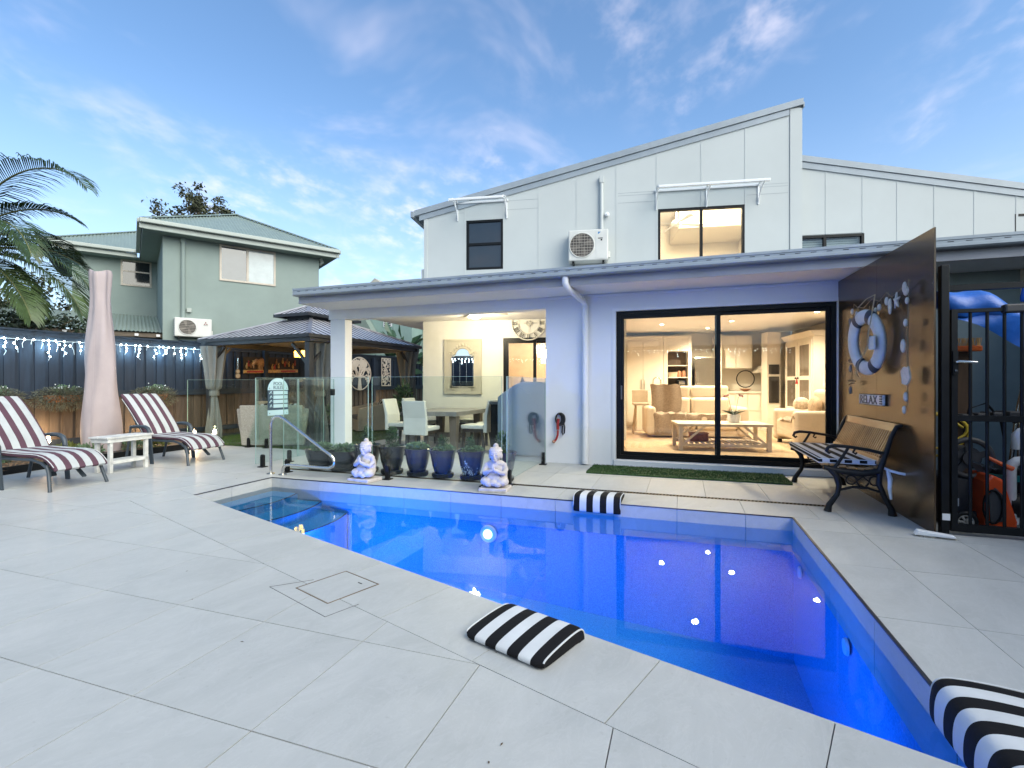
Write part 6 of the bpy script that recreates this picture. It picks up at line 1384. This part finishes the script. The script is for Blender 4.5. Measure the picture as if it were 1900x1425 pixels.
# dark planter and seat in the gazebo front corner
t = thing('dark_planter', 'dark planter with bushy plant beside the gazebo post', 'planter', (-3.72,10.1,0), 0); MB().lathe([(.18,0),(.24,.3),(.25,.36),(.22,.36)],18).build('tub', POTK, t, smooth=40); f = MB(); bush(f,(0,0,.52),.30,.30,.22,500,.07,.035); f.build('foliage', LEAFD, t); MB().cyl((0,0,.3),(0,0,.5),.02,n=6).build('stem', STEMM, t)
t = thing('low_garden_box', 'small slate blue box on the lawn near the far fence', 'box', (-3.35,14.6,0), -24); MB().box(-.28,-.2,0,.28,.2,.30).build('body', mat('slate_box', (.10,.14,.18), .6), t, bevel=.02); MB().box(-.30,-.22,.301,.30,.22,.36).build('lid', mat('slate_box_lid', (.30,.34,.36), .5), t, bevel=.015)
# fence ornaments
def onf(y, z, dx=.05): return G(-10.62+dx, y, z)
t = thing('carved_panel', 'long carved timber relief with an elephant on the fence', 'carving', onf(8.03,1.46,.06), -AG+90); t.rotation_euler = (0, R(-2.0), R(-AG+90))
CW = mat('carved_wood', (.20,.10,.045), .5, var=.5, vs=20, bump=.5); CW2 = mat('carved_gilt', (.42,.26,.09), .4, var=.4, vs=25); CRD = mat('carved_red', (.28,.04,.03), .5, var=.3); CDK = mat('carved_dark', (.03,.022,.018), .6)
MB().box(0,.0,0,1.54,.012,.36).build('backing_board', CDK, t); MB().box(-.02,-.03,-.03,1.56,-.001,.05).build('lower_ledge', CW2, t, bevel=.006)
for a, b_ in ((.06,.50),(1.02,1.48)): MB().box(a,-.034,-.015,b_,-.031,.03).build('red_inlay', CRD, t)
e = MB(); e.sph((.50,-.02,.22),(.16,.03,.105),16,8); e.sph((.335,-.022,.24),(.07,.03,.075),12,8); e.tube([(.28,-.025,.23),(.24,-.03,.16),(.25,-.03,.09)],[.03,.022,.014],8); [e.cyl((x,-.02,.05),(x,-.02,.18),.032,n=8) for x in (.40,.47,.56,.62)]; e.build('elephant', mat('elephant_wood', (.30,.17,.08), .5, var=.3, vs=15), t, smooth=60)
rr = random.Random(3)
for k in range(17):
    x = (.07,.12,.18,.24)[k] if k < 4 else .72+(k-4)*.063; z = rr.uniform(.10,.26); b = MB(); b.sph((x,-.018,z),(.028,.02,.05),8,6); b.sph((x+.01,-.02,z+.065),(.018,.016,.02),8,6); b.torus((x,-.02,z-.03),.022,.008,'y',12,5); b.build('figure_relief', (CW2,CRD,CW,CW2,CDK)[k % 5], t, smooth=60)
t = thing('barometer', 'narrow barometer with two round dials on the dark fence', 'barometer', onf(7.87,1.37,.06), -AG+90)
MB().box(-.03,-.012,.12,.03,0,.43).build('back_plate', CDK, t, bevel=.005); MB().cyl((0,-.02,.16),(0,-.02,.41),.008,n=8).build('tube', CHROME, t)
for z, r0 in ((.10,.055),(0,.065)): MB().cyl((0,0,z),(0,-.02,z),r0,n=20).build('dial_case', BRASS, t, smooth=40); MB().cyl((0,-.0205,z),(0,-.022,z),r0*.78,n=20).build('dial_face', mat('dial_cream', (.5,.45,.36), .5), t)
PALE = mat('pale_fretwork', (.62,.55,.46), .6, var=.06)
t = thing('tree_of_life', 'round pale fretwork tree on the fence', 'wall art', onf(11.87,1.50,.15), -AG+90)
MB().torus((0,-.01,0),.495,.016,'y',48,8).build('ring', PALE, t, smooth=60)
b = MB(); b.add([(-.09,-.004,-.49),(.09,-.004,-.49),(.05,-.004,-.22),(.055,-.004,-.1),(-.055,-.004,-.1),(-.05,-.004,-.22)],[(0,1,2,3,4,5)]); b.add([(x,-.016,z) for x,_,z in b.v[:6]],[(5,4,3,2,1,0)]); 
rb = random.Random(5); tips = []
def grow(p, a, L, r0, d):
    q = (p[0]+L*math.cos(a), p[1]+L*math.sin(a))
    if math.hypot(*q) > .47: return
    b.tube([(p[0],-.01,p[1]),((p[0]+q[0])/2+rb.uniform(-.01,.01),-.01,(p[1]+q[1])/2),(q[0],-.01,q[1])],[r0,r0*.85,r0*.7],6); tips.append(q)
    if d > 0:
        for k in range(3 if d > 2 else 2): grow(q, a+rb.uniform(-.75,.75), L*rb.uniform(.7,.9), r0*.68, d-1)
for a in (35,65,90,115,145,10,170): grow((0,-.12), R(a), .17, .026, 4)
b.build('trunk_and_branches', PALE, t); f = MB()
for q in tips:
    for _ in range(2):
        a = rb.uniform(0,6.28); p = (q[0]+.025*math.cos(a), q[1]+.025*math.sin(a))
        if math.hypot(*p) < .475 and p[1] > -.25: f.sph((p[0],-.01,p[1]),(.020*abs(math.cos(a))+.010,.006,.020*abs(math.sin(a))+.010),6,4)
f.build('leaves', PALE, t, kind='stuff')
t = thing('fretwork_panel', 'narrow pale rectangular fretwork panel on the fence', 'wall art', onf(13.19,1.58,.10), -AG+90)
for c in ((-.235,-.015,-.46,-.205,0,.46),(.205,-.015,-.46,.235,0,.46),(-.205,-.015,.43,.205,0,.46),(-.205,-.015,-.46,.205,0,-.43)): MB().box(*c).build('frame_bar', PALE, t)
f = MB()
for _ in range(95):
    x, z, a = rb.uniform(-.19,.19), rb.uniform(-.42,.42), rb.uniform(0,6.28); f.sph((x,-.008,z),(.030*abs(math.cos(a))+.012,.006,.030*abs(math.sin(a))+.012),7,4)
f.tube([(-.1,-.008,-.43),(.05,-.008,-.1),(-.05,-.008,.15),(.08,-.008,.43)],.012,6); f.build('leaf_fretwork', PALE, t, kind='stuff')
# ---- lawn
LAWN = mat('lawn_base', (.030,.062,.012), .9, var=.3, vs=8); GRS = mat('grass_blade', (.055,.115,.018), .7, var=.5, vs=5)
lp = [(-6.0,7.17),(-6.0,15.5)]; l0 = G(-10.6,15.2); l1 = G(-10.6,6.9)
b = MB(); b.quad(F(-6.0,7.16,.0), F(-6.0,13.5,.0), G(-6.6,15.2,.0), l0+Vector((0,0,.0)), l1+Vector((0,0,.0)), F(-9.6,7.16,.0)); struct(b.build('lawn', LAWN))
b = MB(); rg = random.Random(9); n = 0
while n < 26000:
    fx, fy = rg.uniform(-9.8,-6.0), rg.uniform(7.17,13.6); w_ = F(fx,fy); gx = w_.x*math.cos(R(AG))-w_.y*math.sin(R(AG))
    if gx < -10.58: continue
    a = rg.uniform(0,6.28); q = .004; h_ = rg.uniform(.018,.035)
    b.add([(w_.x-q*math.cos(a),w_.y-q*math.sin(a),0),(w_.x+q*math.cos(a),w_.y+q*math.sin(a),0),(w_.x+rg.uniform(-.015,.015),w_.y+rg.uniform(-.015,.015),h_)],[(0,1,2)]); n += 1
tag(b.build('grass', GRS), 'short green artificial grass under and beside the gazebo', 'grass', kind='stuff')
# ================================================================ neighbouring houses, air conditioners, trees
SAGE = mat('sage_render', (.235,.29,.27), .85, var=.05, vs=1.5, bump=.12, bs=60); NROOF = mat('sage_roof_sheet', (.26,.325,.29), .4, metal=.2, var=.06); NTRIM = mat('sage_trim', (.36,.40,.37), .5, var=.05); BEIGE = mat('beige_window_frame', (.48,.43,.36), .5)
nh = thing('neighbour_house', 'two storey sage green rendered house beyond the fence', 'house', NP0, 0); nh.rotation_euler = (0,0,math.atan2(NE1.y,NE1.x))
def nbox(name, m, *c, parent=None, bevel=0.): return MB().box(*c).build(name, m, nh if parent is None else parent, bevel=bevel)
EZ = 5.36
nbox('front_wall', SAGE, .45,.45,0, 4.47,9.0,EZ-.12); nbox('recess_wall', SAGE, -1.62,4.25,0, .449,9.0,EZ-.12)
def corr(poly3, n, name, along, up, m=NROOF):
    """corrugated sheet: ribs run from eave to ridge. poly given as function (s, t)->point, s across, t up"""
    b = MB(); b.grid(n, 2, lambda u,v: along(u, v)); return b.build(name, m, nh, smooth=60)
def roof_face(a, b, apex_fn, name, period=.085):
    """a,b eave ends (local xyz); apex_fn(u) = upper limit point for eave fraction u"""
    a, b = Vector(a), Vector(b); L = (b-a).length; n = int(L/period)*4; mb = MB(); vs = []
    for i in range(n+1):
        u = i/n; p = a+(b-a)*u; q = apex_fn(u); h_ = .014*math.cos(2*math.pi*i/4) ; vs += [p+Vector((0,0,h_)), q+Vector((0,0,h_))]
    mb.add(vs, [(2*i,2*i+2,2*i+3,2*i+1) for i in range(n)]); return mb.build(name, NROOF, nh, smooth=80)
ap = Vector((2.46,2.46,6.62)); e0, e1 = Vector((0,0,EZ)), Vector((4.92,0,EZ))
def tri(u): 
    k = 1-abs(2*u-1); p = e0+(e1-e0)*u; return p+Vector((0,2.46*k,(ap.z-EZ)*k))
r1 = roof_face(e0, e1, tri, 'front_roof')
rb_ = Vector((2.46,9.4,6.62))
def lft(u): q = Vector((0,9.0*u,EZ)); k = min(1,9.0*u/2.46); return q+Vector((2.46*k,0,(ap.z-EZ)*k))
roof_face((0,0,EZ),(0,9.0,EZ), lft, 'left_roof'); 
def rgt(u): q = Vector((4.92,9.0*u,EZ)); k = min(1,9.0*u/2.46); return q+Vector((-2.46*k,0,(ap.z-EZ)*k))
roof_face((4.92,0,EZ),(4.92,9.0,EZ), rgt, 'right_roof')
for p, q in ((e0,ap),(e1,ap),(ap,rb_)): MB().bar(p+Vector((0,0,.03)), q+Vector((0,0,.03)), .16, .03).build('ridge_cap', NROOF, nh)
e2_, e3_ = Vector((-2.26,3.8,EZ)), Vector((-.01,3.8,EZ)); 
def l2(u): p = e2_+(e3_-e2_)*u; k = 2.25*u; return p+Vector((0,k,k*.51))
roof_face(e2_, e3_, l2, 'recess_roof'); MB().bar(e2_+Vector((0,0,.02)), e2_+Vector((2.25,2.25,1.17)), .14,.03).build('ridge_cap', NROOF, nh)
def l3(u): p = Vector((-2.26,3.8+5*u,EZ)); k = min(2.2,5*u); return p+Vector((k,0,k*.51))
roof_face((-2.26,3.8,EZ),(-2.26,8.8,EZ), l3, 'recess_side_roof')
# gutters, fascias, soffits
def eave(p, q, inw):
    p, q, inw = Vector(p), Vector(q), Vector(inw)
    MB().bar(p+Vector((0,0,-.045))-inw*.05, q+Vector((0,0,-.045))-inw*.05, .10, .11).build('gutter', NTRIM, nh, bevel=.02); MB().bar(p+Vector((0,0,-.16))+inw*.03, q+Vector((0,0,-.16))+inw*.03, .03, .13).build('fascia', NTRIM, nh)
eave((-.05,0,EZ),(4.97,0,EZ),(0,1,0)); eave((0,0,EZ),(0,3.75,EZ),(1,0,0)); eave((4.92,0,EZ),(4.92,9,EZ),(-1,0,0)); eave((-2.31,3.8,EZ),(-.06,3.8,EZ),(0,1,0)); eave((-2.26,3.8,EZ),(-2.26,8.8,EZ),(1,0,0))
nbox('soffit', SAGE, .02,.02,EZ-.235,4.90,.449,EZ-.225); nbox('soffit', SAGE, .02,.4495,EZ-.235,.449,4.2,EZ-.225); nbox('soffit', SAGE, 4.471,.4495,EZ-.235,4.90,9,EZ-.225); nbox('soffit', SAGE, -2.2,3.84,EZ-.236,.0,4.249,EZ-.226); nbox('soffit', SAGE, -2.2,4.2495,EZ-.236,-1.621,8.8,EZ-.226)
# windows
REFL = mat('neighbour_pane', (.10,.125,.14), .04, spec=1., var=.2, vs=2); RDK = mat('neighbour_pane_dark', (.018,.022,.026), .05, spec=.8)
def nwin(x0,x1,z0,z1,y,mull=None,rail=None,panes=(REFL,)):
    d = bpy.data.objects.new('window', None); C.objects.link(d); d.parent = nh; w = .05
    f = MB(); f.box(x0,y-.03,z0,x0+w,y+.02,z1); f.box(x1-w,y-.03,z0,x1,y+.02,z1); f.box(x0+w,y-.03,z1-w,x1-w,y+.02,z1); f.box(x0+w,y-.03,z0,x1-w,y+.02,z0+w)
    if mull: f.box(mull-.03,y-.03,z0+w,mull+.03,y+.02,z1-w)
    if rail: f.box(x0+w,y-.025,rail-.02,x1-w,y+.02,rail+.02)
    f.build('frame', BEIGE, d); xs = [x0+w]+([mull] if mull else [])+[x1-w]; k = 0
    for a, b in zip(xs, xs[1:]): MB().box(a,y-.008,z0+w,b,y-.002,z1-w).build('pane', panes[k % len(panes)], d); k += 1
nwin(1.755,3.21,4.10,5.11,.45,mull=2.46,panes=(mat('neighbour_pane_mid', (.045,.06,.075), .04, spec=1.),mat('neighbour_pane_blind', (.30,.36,.38), .12, spec=.8))); nwin(-.475,.31,4.30,5.12,4.25,rail=4.76,panes=(RDK,))
dp_ = MB(); dp_.cyl((.90,.40,2.96),(.90,.40,5.12),.05,n=12); dp_.build('downpipe', SAGE, nh, smooth=40); nbox('pipe_head', SAGE, .84,.36,5.0,.96,.449,5.125); nbox('isolator_box', NTRIM, .98,.37,3.13,1.09,.449,3.24, bevel=.008)
MB().tube([(4.50,.40,5.12),(4.56,.42,5.02),(4.52,.52,4.96)],.05,10).build('overflow_pipe', NTRIM, nh, smooth=60)
# lean-to with corrugated roof
roof_face((-3.6,.6,2.56),(.44,.6,2.56), lambda u: Vector((-3.6+4.04*u,4.24,3.38)), 'lean_to_roof')
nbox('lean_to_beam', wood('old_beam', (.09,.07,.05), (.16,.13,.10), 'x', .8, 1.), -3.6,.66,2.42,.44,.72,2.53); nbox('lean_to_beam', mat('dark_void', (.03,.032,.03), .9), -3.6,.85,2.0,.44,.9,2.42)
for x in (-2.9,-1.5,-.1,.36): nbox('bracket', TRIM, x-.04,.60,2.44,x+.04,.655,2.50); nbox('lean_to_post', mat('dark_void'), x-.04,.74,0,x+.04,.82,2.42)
MB().cyl((1.2,8.0,6.6),(1.2,8.0,7.1),.05,n=8).build('roof_vent', NROOF, nh)
# air conditioners
def aircon(loc, rz, w, h, label, mark):
    t = thing('air_conditioner', label, 'air conditioner', loc, rz, 'outdoor air conditioner units')
    CASE = mat('aircon_case', (.60,.60,.57), .5, var=.05); MB().box(-w/2,-.28,0,w/2,0,h).build('case', CASE, t, bevel=.02, seg=3)
    cx = -w*.16; r0 = h*.40
    MB().cyl((cx,-.281,h/2),(cx,-.285,h/2),r0,n=32).build('fan_opening', mat('fan_dark', (.07,.062,.055), .6), t)
    MB().torus((cx,-.286,h/2),r0,.012,'y',36,6).build('fan_rim', CASE, t, smooth=60)
    for k in range(4):
        a = R(90*k+20); MB().add([(cx+r*math.cos(a+s),-.2865,h/2+r*math.sin(a+s)) for r,s in ((.04,0),(r0*.85,-.25),(r0*.9,.2),(.05,.6))],[(0,1,2,3)]).build('fan_blade', mat('fan_blade_grey', (.16,.14,.12), .5), t)
    g = MB()
    for k in range(-4,5):
        z = k*r0/4.5; q = math.sqrt(max(0,r0*r0-z*z)); g.bar((cx-q,-.292,h/2+z),(cx+q,-.292,h/2+z),.006,.006)
        if mark == 'grid': g.bar((cx+z,-.294,h/2-q),(cx+z,-.294,h/2+q),.005,.005)
    g.build('guard_grille', mat('grille_tan', (.42,.38,.33), .5), t, kind='stuff')
    MB().box(cx+r0+.03,-.2855,.03,w/2-.02,-.2805,h-.03).build('side_cover', CASE, t, bevel=.004)
    if mark == 'diamonds':
        x0, z0 = w*.33, h*.74; RD = mat('badge_red', (.20,.02,.02), .5)
        for a in (90,210,330):
            u = Vector((math.cos(R(a)),0,math.sin(R(a)))); v = Vector((-u.z,0,u.x)); o_ = Vector((x0,-.287,z0)); MB().add([o_, o_+u*.028+v*.016, o_+u*.056, o_+u*.028-v*.016],[(0,1,2,3)]).build('badge_diamond', RD, t)
        MB().box(x0-.05,-.287,z0-.055,x0+.05,-.2862,z0-.045).build('badge_line', BLACKM, t)
    else:
        x0, z0 = w*.27, h*.86; MB().add([(x0-.02,-.287,z0-.02),(x0+.035,-.287,z0+.03),(x0-.02,-.287,z0+.03)],[(0,1,2)]).build('badge_triangle', mat('badge_blue', (.02,.18,.42), .5), t); MB().box(x0-.02,-.287,z0-.10,x0+.07,-.2862,z0-.085).build('badge_line', BLACKM, t); MB().box(x0+.03,-.287,z0-.14,x0+.06,-.2862,z0-.11).build('badge_line', BLACKM, t)
    for x in (-w*.38,w*.38): MB().box(x-.02,-.26,-.05,x+.02,.0,-.001).build('bracket', BLACKM, t)
    MB().box(w/2,-.12,.08,w/2+.04,-.02,.2).build('valve_cover', CASE, t, bevel=.01)
nl_ = NP0+NE1*1.118+NE2*.449
aircon((nl_.x,nl_.y,2.45), math.degrees(math.atan2(NE1.y,NE1.x)), .85, .50, 'white air conditioner with red badge on the green house wall', 'diamonds')
aircon(tuple(Mh(-.125,YM-.014,3.53)), -AM, .75, .585, 'cream air conditioner with wire fan guard on the upper wall', 'grid')
# rear house glimpsed beyond the patio
rh = thing('rear_house', 'pale green house with a small gable beyond the far fence', 'house', (-5.35,21.0,0), -14)
TEAL = mat('pale_teal_render', (.25,.36,.33), .85, var=.05)
MB().box(-3.2,0,0,1.2,5,4.95).build('wall', TEAL, rh); MB().prism([(-1.2,4.96),(.55,4.96),(-.35,5.64)],-.3,5,lambda a,b,q:(a,q,b)).build('gable', mat('gable_cream', (.45,.43,.36), .7), rh, fix=True)
MB().box(1.2,1.0,0,4.2,6,5.0).build('side_wall', TEAL, rh); MB().box(.35,-.02,3.0,.42,-.001,4.9).build('downpipe', TEAL, rh)
MB().prism([(-3.4,3.1),(-.2,3.1),(-1.0,4.4),(-3.4,4.4)],-.5,-.05,lambda a,b,q:(a,q,b)).build('porch_roof', NROOF, rh, fix=True)
v_ = bpy.data.objects.new('wall_vent', None); C.objects.link(v_); v_.parent = rh; MB().box(-.10,-.03,3.62,.42-.13,-.001,4.05).build('vent_frame', TRIM, v_)
for k in range(5): MB().box(-.06,-.036,3.66+.075*k,.25,-.031,3.70+.075*k).build('vent_slot', BLACKM, v_)
MB().box(1.35,.9,2.0,1.65,.99,3.2).build('window', mat('rear_window', (.25,.3,.3), .1), rh); MB().box(1.9,.6,0,1.98,.68,3.0).build('porch_post', TRIM, rh)
t = thing('rubber_plant', 'broad leafed shrub above the far fence', 'shrub', (-4.05,17.9,0), 0); f = MB(); bush(f,(0,0,2.2),.9,.5,.75,80,.55,.30); f.build('foliage', mat('broad_leaf', (.05,.11,.06), .4, var=.3), t); MB().cyl((0,0,0),(0,0,2.0),.04,n=6).build('stem', STEMM, t)
# ---- trees
TRK = mat('bark', (.10,.075,.05), .9, var=.3, vs=10, bump=.5)
def tree(p, h, cr, label, n_cl, per, L, w, m, zsq=.6, trunk=.12, seed=1, lo=.45):
    t = thing('tree', label, 'tree', p, 0, 'trees beyond the houses'); rs_ = random.Random(seed); tr_ = MB(); f = MB()
    tr_.tube([(0,0,0),(rs_.uniform(-.1,.1),0,h*.35),(rs_.uniform(-.2,.2),rs_.uniform(-.2,.2),h*.7)],[trunk,trunk*.75,trunk*.45],8)
    for _ in range(n_cl):
        a = rs_.uniform(0,6.28); r_ = cr*math.sqrt(rs_.random()); z = h*lo+(h*(1-lo))*(.35+.65*rs_.random())*(1-.45*(r_/cr)**2); c_ = (r_*math.cos(a), r_*math.sin(a), z)
        tr_.tube([(0,0,h*rs_.uniform(.3,.65)),(c_[0]*.5,c_[1]*.5,z*.85),c_],[trunk*.35,trunk*.2,trunk*.06],5)
        q = cr*rs_.uniform(.14,.30)
        for _ in range(per):
            d = Vector((rs_.gauss(0,1),rs_.gauss(0,1),rs_.gauss(0,.8))); d = d.normalized()*rs_.random()**.5*q
            f.leaf((c_[0]+d.x,c_[1]+d.y,c_[2]+d.z*zsq),(rs_.gauss(0,1),rs_.gauss(0,1),rs_.gauss(-.2,.8)),(rs_.gauss(0,1),rs_.gauss(0,1),1),L*rs_.uniform(.6,1.3),w*rs_.uniform(.7,1.3))
    tr_.build('trunk', TRK, t, smooth=60); f.build('crown', m, t); return t
GUM = mat('gum_leaf', (.055,.062,.028), .6, var=.5, vs=3); DKL = mat('dark_leaf', (.018,.032,.012), .55, var=.5, vs=3)
tree((-15.9,25.0,0), 11.2, 1.75, 'sparse gum tree behind the green roof', 34, 52, .20, .10, GUM, seed=3, lo=.76)
tree((-11.9,11.6,0), 3.3, 1.6, 'dark bushy tree behind the left fence', 60, 80, .13, .06, DKL, seed=5, trunk=.1, lo=.45)
tree((-15.5,14.5,0), 5.0, 2.2, 'loose reddish tree left of the green house', 70, 60, .15, .07, GUM, seed=8, lo=.45)
tree((-14.2,12.2,0), 3.9, 2.0, 'dark tree at the left picture edge beyond the fence', 80, 80, .14, .07, DKL, seed=11, lo=.4)
# ---- palm with arching fronds
PALM = mat('palm_leaf', (.030,.055,.016), .42, var=.45, vs=4); PALM2 = mat('palm_leaf_pale', (.06,.095,.032), .45, var=.45, vs=4); RACH = mat('palm_rachis', (.12,.13,.05), .5)
t = thing('palm', 'palm with long arching fronds at the left picture edge', 'palm tree', (-9.75,8.65,0), 0)
MB().tube([(0,0,0),(.03,0,1.8),(0,0,3.5)],[.12,.10,.09],10).build('trunk', TRK, t, smooth=60)
def frond(az, el, L, droop, seed, ll=.62):
    rs_ = random.Random(seed); c0 = Vector((0,0,3.5)); a = R(az); hd = Vector((math.cos(a),math.sin(a),0)); side = Vector((-hd.y,hd.x,0)); n = 46; P = []
    x = 0.; z = 0.; ang = R(el)
    for i in range(n+1):
        P.append(c0+hd*x+Vector((0,0,z))); ang -= R(droop)*(.4+1.2*i/n)/n; x += L/n*math.cos(ang); z += L/n*math.sin(ang)
    fo = bpy.data.objects.new('frond', None); C.objects.link(fo); fo.parent = t
    MB().tube(P,[.022*(1-.85*i/n)+.003 for i in range(n+1)],6).build('rachis', RACH, fo, smooth=60); b = MB()
    for i in range(5,n+1):
        u = i/n; tan = (P[i]-P[i-1]).normalized(); up = tan.cross(side)*-1
        if up.z < 0: up = -up
        for s in (-1,1):
            for half in (0,.5):
                p = P[i-1]+(P[i]-P[i-1])*half; l = ll*(math.sin(math.pi*(.16+.80*u))**.6)*rs_.uniform(.9,1.08); fwd = .35+.65*u
                d = (side*s*(1.05-.45*u)+tan*fwd+up*(.35-.1*u)+Vector((0,0,rs_.uniform(-.08,.08)))).normalized(); w_ = .0115
                q0, q1 = p, p+d*l*.45; dd = (d+Vector((0,0,-.50-.2*rs_.random()))).normalized(); q2 = q1+dd*l*.35; d3 = (dd+Vector((0,0,-.45))).normalized(); q3 = q2+d3*l*.24; wv = tan.cross(d).cross(d); wv = (wv.normalized() if wv.length > 1e-3 else side)*w_
                b.add([q0-wv*.5,q0+wv*.5,q1+wv,q1-wv,q2+wv*.8,q2-wv*.8,q3],[(0,1,2,3),(3,2,4,5),(5,4,6)])
    b.build('leaflets', PALM if seed < 31 else PALM2, fo)
for k, (az, el, L, dr_, ll) in enumerate(((-8,64,3.35,112,.78),(-22,30,2.75,95,.7),(6,12,2.7,80,.7),(-45,40,2.5,105,.6),(35,26,2.2,90,.6),(-4,-14,2.1,50,.55),(80,45,2.4,95,.6),(150,40,2.4,95,.6),(210,40,2.4,95,.6),(265,45,2.4,95,.6),(20,60,2.2,100,.55),(0,2,2.7,72,.72),(-16,-10,2.45,58,.66))): frond(az,el,L,dr_,20+k,ll)

# ================================================================ rear boundary fence (seen in the mirror and the glass); unseen right fence added for shade
rf_ = thing('rear_fence', 'tall dark boundary fence seen in the patio mirror', 'fence', F(0,-3.2), -AF)
for i in range(46): MB().box(-9.2+.3*i,-.02,.0,-9.2+.3*i+.292,0,2.42+random.uniform(-.006,.006)).build('paling', FEN, rf_)
for z in (.4,1.15,2.2): MB().box(-9.2,.001,z,4.6,.04,z+.09).build('rail', FENR, rf_)
MB().box(-9.2,-.05,2.43,4.6,.06,2.47).build('fence_cap', FENR, rf_)
t = thing('mirror_icicle_lights', 'icicle lights on the rear fence seen in the patio mirror', 'string lights', F(0,-3.2), -AF)
MB().tube([(-9+.2*k,.05,2.34-.015*abs(math.sin(k))) for k in range(67)],.004,4).build('lead_wire', WIRE, t, kind='stuff'); rs2 = random.Random(6); x = -8.9; bb = MB()
while x < 4.2:
    for k in range(rs2.choice([1,2,2,3,4])): bb.sph((x+rs2.uniform(-.03,.03),.06,2.33-.07*k),(.012,.012,.016),6,4)
    x += rs2.uniform(.10,.2)
bb.build('bulbs', BULB, t, kind='stuff')
bf_ = thing('added_shade_fence', 'unseen fence added on the right to shade the pump enclosure', 'fence', F(3.75,0), -AF)
for i in range(38): MB().box(-.02,-1.5+.24*i,.0,0,-1.5+.24*i+.234,2.1+random.uniform(-.006,.006)).build('paling', FEN, bf_)  # out of view, added to keep the pump enclosure in shade
for z in (.4,1.8): MB().box(-.06,-1.5,z,-.021,7.6,z+.09).build('rail', FENR, bf_)

lit = MB(); rl = random.Random(12)
for _ in range(26):
    fx, fy = rl.uniform(-5.5,1.6), rl.uniform(1.2,6.8)
    if -4.95 < fx < .95 and fy > 1.75 + max(0, -.348*(fx-.915)) and fy < 4.95: continue
    p = F(fx, fy, .003); a = rl.uniform(0,6.28); lit.leaf(p, (math.cos(a),math.sin(a),.08), (0,0,1), rl.uniform(.008,.022), rl.uniform(.004,.009))
tag(lit.build('leaf_litter', mat('dry_leaf', (.10,.07,.04), .9)), 'scattered tiny dry leaves on the paving', 'leaf litter', kind='stuff')
